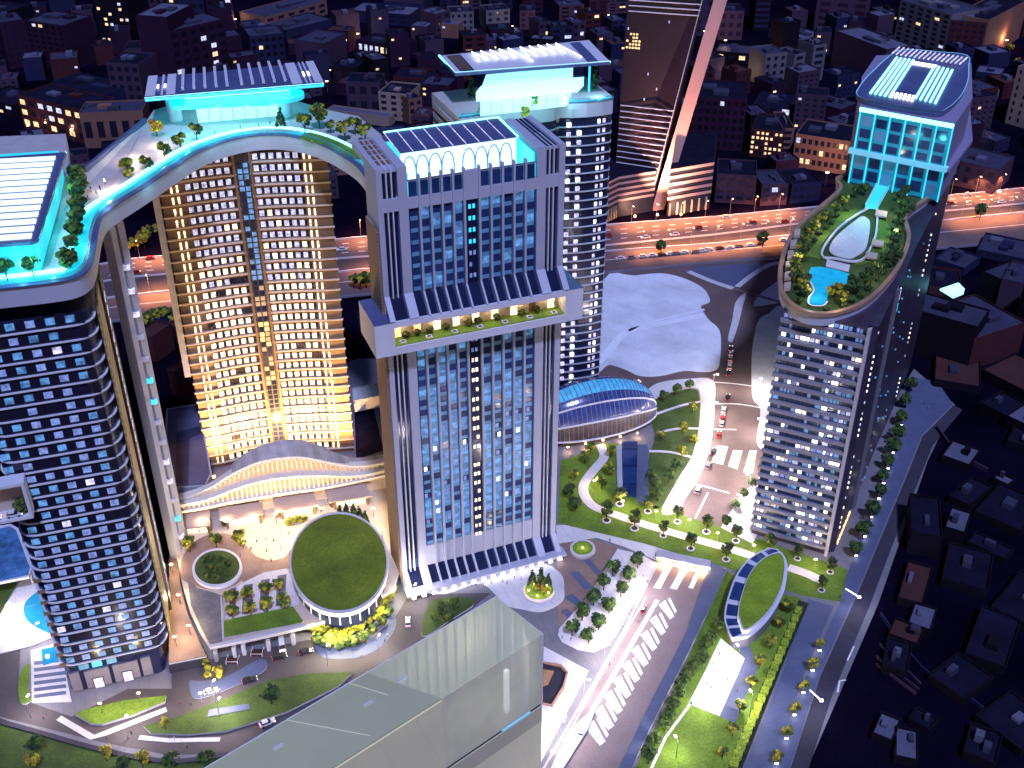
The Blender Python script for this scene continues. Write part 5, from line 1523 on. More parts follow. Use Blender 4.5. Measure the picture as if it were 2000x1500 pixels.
def tree_proto(name, rx, rz, stem, mats, seed, shape='round', ring=False, nclump=18, nleaf=30, size=0.42):
    o = thing(name, (0, 0, 0), 'tree', 'tree')
    mb = MB()
    top = V(0.15, 0.1, stem+rz*1.2)
    mb.tube([V(0, 0, 0), V(0.08, 0, stem*0.6), top], 0.2, 'bark', 6, r2=0.07)
    r = random.Random(seed+5)
    for k in range(4):
        a = k*1.6+r.random()
        mb.tube([V(0.06, 0, stem*0.75), V(math.cos(a)*rx*0.5, math.sin(a)*rx*0.5, stem+rz*0.9)], 0.09, 'bark', 4, r2=0.03)
    mb.build('trunk', o)
    crown_mesh('crown', rx, rz, nclump, nleaf, size, mats, seed, o, stem, shape)
    if ring:
        mb = MB()
        n = 24
        A = [V(1.35*math.cos(6.283*k/n), 1.35*math.sin(6.283*k/n), 0.35) for k in range(n)]
        B = [V(0.95*math.cos(6.283*k/n), 0.95*math.sin(6.283*k/n), 0.35) for k in range(n)]
        mb.strip(B, A, 'white_panel', True); mb.strip(A, [V(p.x, p.y, 0) for p in A], 'white_panel', True)
        mb.poly([V(p.x, p.y, 0.12) for p in B], 'dark_frame')
        mb.build('planter_ring', o)
    return [o, False]
PR = {
 'green': tree_proto('round_tree', 2.5, 2.3, 2.0, ['leaf_green', 'leaf_green', 'leaf_dark'], 1),
 'olive': tree_proto('young_tree', 2.3, 2.3, 1.8, ['leaf_olive', 'leaf_green', 'leaf_yellow'], 2, nclump=12),
 'yellow': tree_proto('yellow_tree', 2.1, 2.2, 1.8, ['leaf_yellow', 'leaf_olive', 'leaf_yellow'], 3, nclump=12),
 'amber': tree_proto('amber_tree', 2.2, 2.2, 1.6, ['leaf_amber', 'leaf_yellow', 'leaf_olive'], 4, nclump=13),
 'dark': tree_proto('dark_tree', 2.5, 2.3, 1.8, ['leaf_dark', 'leaf_dark', 'leaf_green'], 5),
 'ring': tree_proto('ring_tree', 2.3, 2.4, 2.6, ['leaf_green', 'leaf_olive', 'leaf_dark'], 6, ring=True, nclump=13),
 'conifer': tree_proto('conifer', 1.8, 3.4, 0.6, ['leaf_dark', 'leaf_green', 'leaf_dark'], 7, shape='cone', nclump=24, nleaf=18),
 'bush': tree_proto('round_bush', 1.9, 1.5, 0.1, ['leaf_yellow', 'leaf_yellow', 'leaf_olive'], 8),
 'shrub': tree_proto('round_shrub', 1.8, 1.6, 0.1, ['leaf_green', 'leaf_dark', 'leaf_olive'], 9),
}
HC = {'green': 4.3, 'olive': 4.0, 'yellow': 4.0, 'amber': 3.8, 'dark': 4.1, 'ring': 5.0, 'conifer': 4.0, 'bush': 1.6, 'shrub': 1.7}
def trees(kind, pts, z, group, label, scale=1.0, jit=0.12):
    """pts: crown centres surveyed in the photograph; label takes {n} for the ordinal"""
    for i, q in enumerate(ordered(pts, label)):
        s = (q[2] if len(q) > 2 else 1.0)*scale*R.uniform(1-jit, 1+jit)
        p = P(q[0], q[1], z + HC[kind]*s)
        pr = PR[kind]
        place(pr[0], pr[1], (p.x, p.y, z), R.uniform(0, 6.28), s, label.format(n=nth(i)), group)
        pr[1] = True
trees('green', [(1297,770),(1323,757),(1347,749)], 0.2, 'trees on the north edge of the park', '{n} tree from the left on the pale edge above the park')
trees('yellow', [(1354,792),(1336,832),(1333,880,1.1),(1291,848)], 0.2, 'lit yellow park trees', '{n} yellow lit tree down the park paths beside the shell hall')
trees('dark', [(1321,907),(1307,926),(1280,942),(1285,962),(1270,925)], 0.2, 'dark park trees', '{n} dark tree going down the shaded lawn beside the ramp')
trees('bush', [(1357,855)], 0.2, 'park bushes', 'small bright yellow bush by the curved pavement')
trees('olive', [(1194,878),(1190,912),(1175,938),(1142,890),(1153,872),(1122,924)], 0.2, 'trees beside the winding path', '{n} young tree down the winding path left of the ramp')
trees('dark', [(1113,956),(1124,980)], 0.2, 'dark trees by the finned tower', '{n} dark tree at the lawn edge beside the finned tower')
trees('ring', [(1186,992),(1241,1008),(1297,1027),(1351,1050),(1421,1071)], 0.2, 'ring planter trees along the lower path', '{n} tree from the left in a white ring below the path', 1.15)
trees('ring', [(1212,962),(1267,978),(1325,999),(1382,1017),(1440,1035),(1506,1054)], 0.2, 'ring planter trees along the upper path', '{n} tree from the left in a white ring above the path', 1.15)
trees('ring', [(1561,1073),(1625,1099),(1608,1134)], 0.2, 'ring planter trees by the almond pavilion', '{n} white ringed tree from the left right of the almond pavilion')
trees('dark', [(1470,942),(1452,962),(1437,984),(1420,1015)], 0.2, 'dark trees at the foot of the teardrop tower', '{n} dark tree down the white kerb left of the teardrop tower', 0.85)
trees('dark', [(1247,1090),(1230,1118),(1213,1147),(1190,1178),(1170,1210),(1150,1238)], 0.2, 'right row on the tree plaza', '{n} round tree down the right row of the pale tree plaza', 1.12, 0.05)
trees('green', [(1198,1105),(1180,1133),(1160,1162),(1138,1190),(1118,1222)], 0.2, 'left row on the tree plaza', '{n} round tree down the left row of the pale tree plaza', 1.15, 0.05)
trees('dark', [(1780,748),(1771,778),(1762,812),(1752,840),(1745,866),(1735,897),(1727,926),(1718,956),(1703,992),(1690,1030),(1673,1068)], 0.2, 'street trees behind the teardrop tower', '{n} dark street tree down the pavement right of the teardrop tower', 1.3)
trees('yellow', [(1603,1255),(1589,1294),(1571,1337),(1554,1381),(1538,1427),(1519,1476)], 0.2, 'street trees along the blue pavement', '{n} small yellow street tree down the lower blue pavement', 0.9)
trees('olive', [(1541,1180),(1524,1212),(1506,1250),(1485,1288),(1468,1330),(1447,1376),(1433,1421),(1412,1468)], 0.2, 'trees along the hedge bed', '{n} young tree down the hedge bed from the almond pavilion')
trees('green', [(1409,1218),(1393,1243),(1374,1262),(1370,1282),(1356,1298),(1344,1312),(1336,1330),(1326,1350),(1316,1372),(1308,1392),(1300,1412),(1280,1440),(1268,1470)], 0.2, 'trees along the walkway deck', '{n} leafy tree down the lawn beside the blue walkway deck')
trees('olive', [(368,1057,1.2),(420,1050,1.1),(467,1045,1.2),(474,1060,.7)], ZP, 'plaza trees before the shops', '{n} lit tree from the left before the shop pavilions')
trees('olive', [(450,1163),(482,1156),(517,1146),(544,1138)], ZP, 'back row of court trees', '{n} tree from the left in the back row on the pale court', 1.15)
trees('olive', [(452,1190),(487,1184),(520,1175),(553,1169)], ZP, 'front row of court trees', '{n} tree from the left in the front row on the pale court', 1.2)
trees('bush', [(566,1018),(578,1013),(592,1012)], ZP, 'plaza bushes', '{n} yellow bush from the left before the third shop pavilion', 0.9)
trees('conifer', [(664,997),(676,994),(690,996),(702,1002),(713,1010)], ZP, 'conifers behind the round lawn', '{n} small conifer from the left behind the round lawn', 0.75)
trees('bush', [(598,1205,1.2),(610,1222,1.3),(644,1228,1.3),(657,1236,1.4),(671,1240,1.3),(685,1226,1.4),(700,1222,1.3),(714,1208,1.3),(730,1198,1.3),(743,1184,1.3),(754,1170,1.3),(603,1216,1.5),(622,1232,1.2),(636,1222,1.3),(650,1240,1.4),(664,1226,1.3),(678,1232,1.4),(692,1220,1.3),(707,1212,1.3),(721,1201,1.3),(738,1192,1.3),(748,1178,1.3),(758,1163,1.2),(765,1146,1.1),(768,1128,.9)], 1.0, 'yellow bushes round the lawn drum', '{n} lit yellow bush from the left below the round lawn', 1.0, 0.15)
trees('shrub', [(620,1248),(640,1256),(662,1258),(686,1252),(708,1242),(728,1228),(746,1212),(758,1194)], 0.4, 'dark shrubs below the yellow bushes', '{n} dark shrub from the left under the yellow bushes', 1.1)
trees('bush', [(388,1258,.6),(393,1268,.6),(398,1280,.6),(402,1292,.6),(404,1304,.6),(406,1316,.7)], 1.5, 'creeper bushes on the plaza wall', '{n} small amber bush down the curved plaza wall')
trees('amber', [(422,1312)], 0.2, 'garden trees on the lower road', 'amber tree at the bend below the plaza wall', 1.0)
trees('yellow', [(320,1410,.9)], 0.7, 'lawn trees', 'yellow tree at the left tip of the long lawn')
trees('dark', [(527,1352,1.3)], 0.7, 'lawn trees', 'dark round tree in the middle of the long lawn')
trees('dark', [(66,1450,1.2),(235,1490),(333,1483),(402,1480)], 0.5, 'dark trees on the bottom left field', '{n} dark tree from the left on the bottom left field')
trees('amber', [(62,1480,1.2),(203,1468),(275,1480,1.1)], 0.5, 'amber trees on the bottom left field', '{n} amber tree from the left on the bottom left field')
trees('shrub', [(862,1186,1.3),(888,1178,1.3),(850,1205),(876,1200,1.2)], 0.5, 'shrubs in the triangular bed', '{n} shrub from the left in the dark triangular bed')
trees('conifer', [(1040,1130),(1056,1126),(1070,1134)], 1.0, 'palms in the round planter', '{n} dark plant from the left in the large round planter', 0.9)
trees('amber', [(1049,1148,.7),(1064,1148,.7)], 1.0, 'lit plants in the round planter', '{n} lit plant from the left in the large round planter')
trees('shrub', [(398,1092),(412,1088),(430,1090),(446,1098),(408,1108),(426,1112),(442,1116),(404,1122),(422,1126)], ZP+0.8, 'shrubs in the oval planter', '{n} dark shrub from the left in the oval planted bed', 0.85)
trees('dark', [(385,535),(470,520)], 0, 'trees behind', '{n} tree behind the gilded tower') if False else None
# sky deck planting
trees('amber', [(303,243,1.2)], 141, 'sky deck trees', 'tall amber tree by the drum at the left of the finned roof hall')
trees('olive', [(246,318,1.3),(252,335,.9),(284,315,1.2),(319,288,1.2),(350,270,1.2),(381,250,1.0)], 141.5, 'sky deck path trees', '{n} tree from the left along the lit sky deck path', 1.0)
trees('conifer', [(547,230)], 140, 'sky deck trees', 'conifer at the right corner of the finned roof hall', 0.9)
trees('olive', [(593,232,1.2),(622,218,1.4),(645,242,.8),(672,246,1.2),(692,238,1.0),(712,252,1.1)], 140, 'sky deck grove trees', '{n} tree from the left in the sky deck grove right of the hall', 1.1)
trees('shrub', [(151,336,1.5),(149,352,1.4),(150,367,1.3),(151,395,1.3),(149,418,1.2),(144,444,1.2),(140,469,1.1),(128,502,1.2)], 146, 'hedge trees on the left tower', '{n} round hedge tree down the roof edge of the left tower', 1.25)
trees('dark', [(60,514),(8,520)], 146, 'dark trees before the lightbox', '{n} dark tree from the right before the glowing lightbox hall')
trees('conifer', [(921,172,1.1),(951,182,1.0),(1044,172,1.1),(1106,163,1.2),(1162,150,1.1)], 138.2, 'conifers on the zigzag roof terrace', '{n} dark conifer from the left on the zigzag roof terrace')
trees('amber', [(1040,193),(1022,216)], 138.2, 'amber trees on the zigzag roof terrace', '{n} amber tree from the top on the zigzag roof terrace', 1.1)
sheet('lawn', [(588,270),(604,258),(640,262),(700,292),(712,310),(680,304),(640,284)], 140, 'grass', smooth=True, h=0.4, kind=None, label='small green lawn on the sky deck right of the hall', cat='lawn')
# roof garden of the slender tower
def G(l): return [(1500+x/4.1667, 300+y/4.1667) + tuple(r) for x, y, *r in l]
trees('olive', G([(620,360),(550,430),(490,490),(440,520),(385,575),(345,620),(300,690),(270,760),(250,830),(225,900),(240,960),(285,1040),(310,1100)]), 99.4, 'left garden trees on the teardrop tower', '{n} tree down the left edge of the teardrop roof garden', 1.0)
trees('green', G([(1090,400),(1150,430),(1075,480),(1060,560),(1050,625),(1030,690),(1015,770),(1040,820),(965,850),(900,900),(850,960),(800,1000),(740,1070),(700,1030)]), 99.4, 'right garden trees on the teardrop tower', '{n} tree down the right edge of the teardrop roof garden', 1.0)
trees('amber', G([(525,1110),(600,1150),(560,1085)]), 99.4, 'trees by the rooftop pool', '{n} amber tree from the left below the rooftop pool')
trees('dark', G([(720,300),(790,270),(1090,330),(1130,290)]), 99.4, 'trees at the foot of the cyan block', '{n} dark tree from the left at the foot of the cyan roof block', 0.9)
trees('shrub', G([(640,450),(560,500),(520,560),(480,600),(430,640),(380,700),(330,760),(300,860),(330,1000),(880,1010),(940,960),(1000,900),(820,1090),(760,1150),(690,1190),(620,1230),(480,1260),(260,1190)]), 99.4, 'garden shrubs on the teardrop tower', '{n} low shrub from the left round the lawns of the teardrop roof garden', 0.7)
def roofsheet(name, pts, z, mt, lab, cat, h=0.25, smooth=False, n=4):
    return sheet(name, [q[:2] for q in G(pts)], z, mt, smooth=smooth, h=h, kind=None, label=lab, cat=cat, n=n)
roofsheet('roof_lawn', [(560,480),(720,450),(790,470),(600,560),(520,640),(430,740),(430,860),(310,830),(400,700)], 99.35, 'grass', 'bright lawn strip left of the white court on the teardrop roof', 'lawn')
roofsheet('roof_lawn', [(900,500),(1000,600),(1000,700),(900,860),(760,900),(700,900),(830,820),(880,640)], 99.35, 'grass', 'bright lawn strip right of the white court on the teardrop roof', 'lawn')
roofsheet('roof_lawn', [(300,880),(470,890),(660,980),(560,1080),(480,1240),(330,1230),(220,1120),(260,980)], 99.33, 'grass_dark', 'lawn round the pool on the teardrop roof', 'lawn')
roofsheet('white_court', [(590,640),(690,560),(760,510),(800,520),(830,560),(820,680),(790,780),(720,830),(660,850),(560,830),(500,790),(520,720)], 99.7, 'pale_paving', 'white paved court with curved rim on the teardrop roof', 'court', 0.5, True)
roofsheet('pool', [(335,960),(350,925),(420,920),(540,940),(670,980),(640,1060),(560,1060),(500,1110),(480,1190),(450,1225),(390,1230),(335,1215),(335,1170),(370,1110),(345,1040)], 99.7, mat('pool_water_lit', (0.02, 0.25, 0.4), 0.05, var=0.35, scale=0.3, emit=(0.0, 0.42, 0.7), es=0.5), 'blue free form swimming pool on the teardrop roof', 'pool', 0.2)
ribbon('pool_edge', [q[:2] for q in G([(335,960),(350,920),(420,912),(345,1040),(372,1112),(332,1172),(335,1222),(390,1238),(455,1232),(484,1200)])][3:], 0.6, 99.95, 'paint_white', kind=None)
tag(bpy.data.objects['pool_edge'], 'curved white coping along the left side of the rooftop pool', 'kerb')
roofsheet('pool_deck', [(480,860),(670,905),(655,960),(470,915)], 99.7, 'pale_paving', 'small white deck between the white court and the rooftop pool', 'deck', 0.3)
wl = catmull([q[:2] for q in G([(440,800),(500,700),(600,590),(780,470),(880,440),(880,640),(840,760),(780,860),(680,885),(540,860),(450,850)])], 5)
w3 = px2(wl, 100.0); A5, B5 = offset_pair(w3, 0.35, True)
mb = MB(); mb.strip([a+UP*0.7 for a in A5], [b+UP*0.7 for b in B5], 'white_panel', True); mb.strip(A5, [a+UP*0.7 for a in A5], 'white_panel', True); mb.strip([b+UP*0.7 for b in B5], B5, 'white_panel', True)
mb.build('court_rim', label='white looped rim round the court on the teardrop roof', cat='kerb')
o = thing('glass_bridge', P(1705, 385, 99.5), 'cyan lit glass gangway from the white court to the roof block', 'bridge')
q = px2([q[:2] for q in G([(790,430),(880,260),(990,270),(890,440)])], 101)
mb = MB(); mb.prism([(p.x, p.y) for p in q], 100.2, 101.4, 'hall_cyan'); mb.build('deck', o)
for a, b in ((0,1), (3,2)): MB().tube([q[a]+UP*1, q[b]+UP*1], 0.25, 'white_panel', 5).build('rail', o)
for i, (x, y) in enumerate([(930,480), (900,720), (850,820)]):
    q = G([(x-50,y-25), (x+45,y-10), (x+35,y+35), (x-60,y+20)])
    sheet('pergola', q, 100.6, 'awning', h=0.6, kind=None, label='%s tan sunshade down the right of the white rooftop court' % nth(i), cat='sunshade', group='sunshades on the teardrop roof')
for i in range(6):
    f_ = i/5
    x, y = 235-130*f_*(2-f_)*0.6, 640+430*f_
    q = G([(x-22,y-22), (x+30,y-32), (x+26,y+22), (x-26,y+28)])
    sheet('cabana', q, 100.4, 'awning', h=1.2, kind=None, label='%s tan cabana down the left rim of the teardrop roof' % nth(i), cat='cabana', group='cabanas on the teardrop roof')

# clipped hedge blocks
for i in range(20):
    f_ = i/19
    x, y = 1561+(1436-1561)*f_, 1189+(1486-1189)*f_
    s = 1+0.35*f_
    q = [(x-6*s,y-6*s), (x+7*s,y-4*s), (x+4*s,y+9*s), (x-9*s,y+6*s)]
    sheet('hedge_block', q, 0.2, 'leaf_olive' if False else 'hedge_lit' if 'hedge_lit' in MATS else mat('hedge_lit', (0.24, 0.34, 0.02), 0.9, var=0.5, scale=0.9, fine=0.5), h=0.9, kind=None, label='%s clipped hedge block down the dark bed by the ramp road' % nth(i), cat='hedge', group='clipped hedge blocks')
# slot garden plants
SP = [0.05, 0.12, 0.2, 0.3, 0.44, 0.5, 0.62, 0.78, 0.88]
for i, f_ in enumerate(SP):
    p = F3.p(SL0+2+(SL1-SL0-4)*f_, SLZ, 1.8)
    place(PR['shrub'][0], True, p, R.random()*6, 0.75, '%s shrub from the left in the garden slot of the central tower' % nth(i), 'shrubs in the garden slot')
p = F1.p(ua-3, za+0.9, 3.2)
place(PR['shrub'][0], True, p, 0, 1.3, 'green tree inside the sky garden box of the left tower', 'sky garden plants')

# ================================================================ PEOPLE
def person_proto(pose, seed, top, leg):
    """one continuous skinned body, clothes as materials by height"""
    r = random.Random(seed)
    s = 0.26 if pose else 0.05
    J = {'pelvis': (0,0,.95), 'chest': (0,0.02,1.3), 'neck': (0,0.02,1.5), 'head': (0,0.05,1.66), 'crown': (0,0.03,1.76),
         'ls': (-.19,0,1.43), 'le': (-.25,-s*0.6,1.16), 'lh': (-.26,-s*.2+.06,.9), 'rs': (.19,0,1.43), 're': (.25,s*0.6,1.16), 'rh': (.26,s*.9+.1,.92),
         'lp': (-.1,0,.9), 'lk': (-.11,s*.8+.02,.5), 'lf': (-.11,s*0.9,.06), 'lt': (-.12,s*.9+.18,.04), 'rp': (.1,0,.9), 'rk': (.11,-s*.3,.5), 'rf': (.11,-s*1.2,.08), 'rt': (.12,-s*1.2+.18,.04)}
    rad_ = {'pelvis': .15, 'chest': .17, 'neck': .065, 'head': .1, 'crown': .085, 'ls': .075, 'le': .05, 'lh': .04, 'rs': .075, 're': .05, 'rh': .04, 'lp': .1, 'lk': .065, 'lf': .05, 'lt': .04, 'rp': .1, 'rk': .065, 'rf': .05, 'rt': .04}
    E_ = [('pelvis','chest'),('chest','neck'),('neck','head'),('head','crown'),('chest','ls'),('ls','le'),('le','lh'),('chest','rs'),('rs','re'),('re','rh'),('pelvis','lp'),('lp','lk'),('lk','lf'),('lf','lt'),('pelvis','rp'),('rp','rk'),('rk','rf'),('rf','rt')]
    ks = list(J)
    me = bpy.data.meshes.new('body_base')
    me.from_pydata([J[k] for k in ks], [(ks.index(a), ks.index(b)) for a, b in E_], [])
    ob = bpy.data.objects.new('body_base', me); COL.objects.link(ob)
    md = ob.modifiers.new('skin', 'SKIN')
    for i, k in enumerate(ks):
        me.skin_vertices[0].data[i].radius = (rad_[k], rad_[k]*0.85)
    me.skin_vertices[0].data[0].use_root = True
    ob.modifiers.new('sub', 'SUBSURF').levels = 1
    bpy.context.view_layer.update()
    dg = bpy.context.evaluated_depsgraph_get()
    nm = bpy.data.meshes.new_from_object(ob.evaluated_get(dg))
    bpy.data.objects.remove(ob)
    nm.name = 'person_body'
    nm.materials.clear()
    for m_ in ('skin', 'hair', top, leg): nm.materials.append(MATS[m_])
    for p in nm.polygons:
        z = p.center.z; x = abs(p.center.x)
        p.material_index = 1 if (z > 1.7 or (z > 1.58 and p.center.y < 0.02)) else 0 if (z > 1.49 or (x > .2 and z < 1.0 and z > .8)) else 2 if z > 0.95 else 3
        p.use_smooth = True
    o = bpy.data.objects.new('person', nm); COL.objects.link(o)
    tag(o, 'person', 'person')
    return [o, False]
PP = [person_proto(1, 1, 'cloth_dark', 'cloth_dark'), person_proto(1, 2, 'cloth_blue', 'cloth_dark'), person_proto(0, 3, 'cloth_red', 'cloth_blue'), person_proto(1, 4, 'cloth_pale', 'cloth_dark')]
PC = ['dark clothes', 'a blue top', 'a red top', 'a pale top']
def people(pts, z, where, group):
    cnt = {}
    for i, (x, y) in enumerate(ordered(pts, where)):
        k = (i*7+len(where)) % 4
        cnt[k] = cnt.get(k, 0)+1
        p = P(x, y, z)
        place(PP[k][0], PP[k][1], p, R.uniform(0, 6.28), 1.05, '%s person in %s %s' % (nth(cnt[k]-1), PC[k], where), group)
        PP[k][1] = True
people([(520,1055),(502,1061),(521,1080),(548,1042),(565,1046),(391,1042),(535,1060),(490,1075),(580,1062),(470,1088),(530,1098),(600,1030),(628,1000)], ZP, 'from the left on the warm plaza', 'people on the plaza')
people([(646,1270),(675,1268),(705,1284),(716,1260),(734,1252),(752,1254),(757,1244),(690,1276)], 0.2, 'from the left below the round lawn', 'people below the round lawn')
people([(86,1406),(210,1446),(257,1435),(341,1446),(366,1463),(352,1376),(373,1379),(430,1352),(505,1303)], 0.1, 'from the left along the lower road', 'people on the lower road')
people([(930,1146),(944,1145),(960,1140),(982,1138),(990,1141),(1005,1132),(1018,1134),(1098,1200)], 0.2, 'from the left before the finned tower', 'people on the forecourt')
people([(1191,1059),(1098,1247),(1115,1252),(1256,1130),(1265,1140),(1280,1190),(1216,1225),(1246,1218),(1190,1300),(1290,1100),(1330,1112)], 0.2, 'from the left by the tree plaza', 'people round the tree plaza')
people([(1392,1297),(1396,1312),(1388,1346),(1380,1338),(1404,1280),(1420,1330),(1440,1352)], 0.3, 'from the left on the white court', 'people on the white court')
people([(178,374),(188,380),(196,372),(172,390),(205,360)], 145.2, 'from the left on the sky deck walkway', 'people on the walkway')
people([(505,248),(528,245),(420,262),(470,254),(610,282),(650,296),(372,292),(330,322)], 141, 'from the left along the deck rail', 'people along the deck rail')
people([(1775,775),(1805,790),(1812,798),(1700,1045),(1640,1168),(1600,1280)], 0.2, 'from the top along the right pavement', 'people on the right pavement')

# ================================================================ VEHICLES
def car_proto(name, paint, L=4.4, Wd=1.8, van=False):
    o = thing(name, (0, 0, 0), 'car', 'car')
    prof = [(-L/2,.35),(-L/2,.75),(-L/2+.15,.92),(-L/2+.9,.98),(L/2-1.25,.95),(L/2-.2,.78),(L/2,.6),(L/2,.35)]
    cab = [(-L/2+.35,.95),(-L/2+.8,1.45),(L/2-2.0,1.48),(L/2-1.15,.95)]
    if van: cab = [(-L/2+.05,.95),(-L/2+.1,2.0),(L/2-1.3,2.0),(L/2-.6,.95)]
    mb = MB()
    def ext(pr, w0, w1, mt):
        n = len(pr)
        zm = max(z for _, z in pr); zl = min(z for _, z in pr)
        def ww(z): return w0+(w1-w0)*((z-zl)/(zm-zl))
        A = [V(x, ww(z), z) for x, z in pr]; B = [V(x, -ww(z), z) for x, z in pr]
        mb.strip(B, A, mt, True); mb.poly(A, mt); mb.poly(B[::-1], mt)
    ext(prof, Wd/2, Wd/2*0.96, paint)
    mb.build('body', o)
    mb = MB(); ext(cab, Wd/2*0.93, Wd/2*0.78, 'car_glass'); mb.build('window', o)
    mb = MB(); xm0, xm1 = cab[1][0], cab[2][0]; zt = cab[1][1]
    mb.obox(V((xm0+xm1)/2, 0, zt+.03), V((xm1-xm0)/2+.05,0,0), V(0,Wd/2*0.8,0), UP*.05, paint); mb.build('roof_panel', o)
    for sx in (-1, 1):
        for sy in (-1, 1):
            mb = MB(); c = V(sx*L*0.31, sy*(Wd/2-.1), .33)
            mb.tube([c-V(0,.1,0), c+V(0,.1,0)], .33, 'tyre', 10); mb.build('wheel', o)
    for sy in (-1, 1):
        mb = MB(); mb.obox(V(L/2+.02, sy*Wd*.34, .68), V(.05,0,0), V(0,.25,0), UP*.1, 'head_white'); mb.build('headlight', o)
        mb = MB(); mb.obox(V(-L/2-.02, sy*Wd*.36, .75), V(.05,0,0), V(0,.22,0), UP*.1, 'tail_red'); mb.build('taillight', o)
    return [o, False]
CP = {'white': car_proto('parked_car', 'car_white'), 'black': car_proto('parked_car', 'car_black'), 'red': car_proto('parked_car', 'car_red'), 'grey': car_proto('parked_car', 'car_grey'), 'van': car_proto('delivery_van', 'car_white', 5.6, 2.0, True)}
def heading(a, b): p, q = P(*a), P(*b); return math.atan2(q.y-p.y, q.x-p.x)
def car(kind, px, py, hd, label, group, z=0.06, s=1.0):
    pr = CP[kind]; p = P(px, py, z)
    o = place(pr[0], pr[1], p, hd, s, label, group, 'van' if kind == 'van' else 'car'); pr[1] = True
    return o
hd = heading((1405,850),(1427,690))
cc = {}
for k, x, y in (('black',1427,683),('white',1427,692),('white',1426,702),('van',1425,716),('black',1422,731),('black',1421,778),('white',1413,803),('red',1411,819),('white',1409,829),('red',1404,851),('black',1393,884),('grey',1383,912),('grey',1363,960)):
    cc[k] = cc.get(k, 0)+1
    car(k, x, y, hd if y < 870 else heading((1363,960),(1400,870)), '%s %s queueing down the street left of the teardrop tower' % (nth(cc[k]-1), 'white van' if k == 'van' else k+' car'), 'cars queueing on the street', s=1.1)
car('white', 1241, 749, heading((1228,752),(1252,744)), 'white car on the bend above the shell hall', 'cars round the complex', s=1.1)
car('white', 797, 1217, heading((797,1240),(797,1200)), 'white car on the lower road beside the finned tower', 'cars round the complex', s=1.05)
car('van', 551, 1262, heading((548,1240),(553,1275)), 'white van coming out of the underpass', 'cars round the complex', s=1.1)
car('black', 546, 1285, heading((530,1288),(560,1280)), 'black car just below the white van at the underpass', 'cars round the complex', s=1.1)
car('black', 598, 1275, heading((585,1278),(610,1272)), 'black car right of the white van at the underpass', 'cars round the complex', s=1.1)
car('black', 488, 1331, heading((470,1336),(505,1326)), 'black car on the lower road above the long lawn', 'cars round the complex', s=1.1)
car('white', 412, 1352, heading((398,1356),(425,1349)), 'white car at the kerb left of the long lawn tip', 'cars round the complex', s=1.0)
car('white', 522, 1414, heading((500,1422),(545,1404)), 'white car on the lane between the long lawn and glass building', 'cars round the complex', s=1.1)
car('red', 1256, 1192, heading((1256,1200),(1262,1180)), 'red car on the access road by the tree plaza', 'cars round the complex', s=0.9)
car('white', 1136, 1432, heading((1130,1445),(1150,1405)), 'white car on the pale lane beside the access road', 'cars round the complex', s=0.9)
p = F1.p(ua-5, za+1.0, 4.6); o = place(CP['white'][0], True, p, rad(18), 1.0, 'white car parked inside the sky garden box', 'cars in the sky garden', 'car')
p = F1.p(ua-10.5, za+1.0, 4.6); o = place(CP['white'][0], True, p, rad(18), 1.0, 'second white car inside the sky garden box, left of the other', 'cars in the sky garden', 'car')
# parked rows and traffic on the highway: too small to show parts
def small_car(paint):
    mb = MB()
    mb.obox(V(0,0,.6), V(2.2,0,0), V(0,.9,0), UP*.32, paint); mb.obox(V(-.2,0,1.2), V(1.2,0,0), V(0,.78,0), UP*.28, 'car_glass')
    mb.obox(V(-.2,0,1.5), V(1.1,0,0), V(0,.7,0), UP*.03, paint)
    for s in (-1, 1):
        mb.obox(V(2.22,s*.6,.7), V(.04,0,0), V(0,.25,0), UP*.12, 'head_white'); mb.obox(V(-2.22,s*.6,.75), V(.04,0,0), V(0,.25,0), UP*.12, 'tail_red')
        for t in (-1.35, 1.35): mb.tube([V(t,s*.85-.1,.32), V(t,s*.85+.1,.32)], .32, 'tyre', 8)
    o = mb.build('highway_car'); ORG[o.name] = V(0,0,0)
    return [o, False]
SC = [small_car('car_white'), small_car('car_grey'), small_car('car_red'), small_car('car_black')]
SN = ['white', 'grey', 'red', 'black']
hh = heading((1212,505),(1484,476))
cn = [0]*4
for i, (x, y) in enumerate([(1212,506),(1233,504),(1255,502),(1274,500),(1292,499),(1309,497),(1320,496),(1336,494),(1357,493),(1370,491),(1383,489),(1405,487),(1425,485),(1443,482),(1465,480),(1484,477),(1530,470)]):
    k = [0, 1, 0, 0, 3, 0, 1][i % 7]
    place(SC[k][0], SC[k][1], P(x, y, 0.08), hh, 1.15, '%s %s car from the left in the row parked beside the slip road' % (nth(cn[k]), SN[k]), 'cars parked beside the slip road', 'car')
    SC[k][1] = True; cn[k] += 1
cn = [0]*4
tr = []
for i in range(34):
    x = 250+i*53 + R.uniform(-18, 18)
    if 330 < x < 650 or 730 < x < 1180: continue
    fr_ = R.choice([0.15, 0.38, 0.62, 0.87])
    tr.append((x, fr_))
def interp_px(c, x):
    for a, b in zip(c, c[1:]):
        if a[0] <= x <= b[0]: return a[1]+(b[1]-a[1])*(x-a[0])/(b[0]-a[0])
    return c[-1][1]
tr.sort()
for x, fr_ in tr:
    y = interp_px(HT, x)*(1-fr_)+interp_px(H1, x)*fr_
    k = R.choice([0, 0, 1, 2, 2, 3])
    h_ = heading((x, y), (x+40, y-(4 if x < 1600 else 3)))
    place(SC[k][0], SC[k][1], P(x, y, 0.08), h_ + (math.pi if fr_ > 0.5 else 0), 1.2, '%s %s car from the left driving on the main highway' % (nth(cn[k]), SN[k]), 'cars driving on the highway', 'car')
    SC[k][1] = True; cn[k] += 1
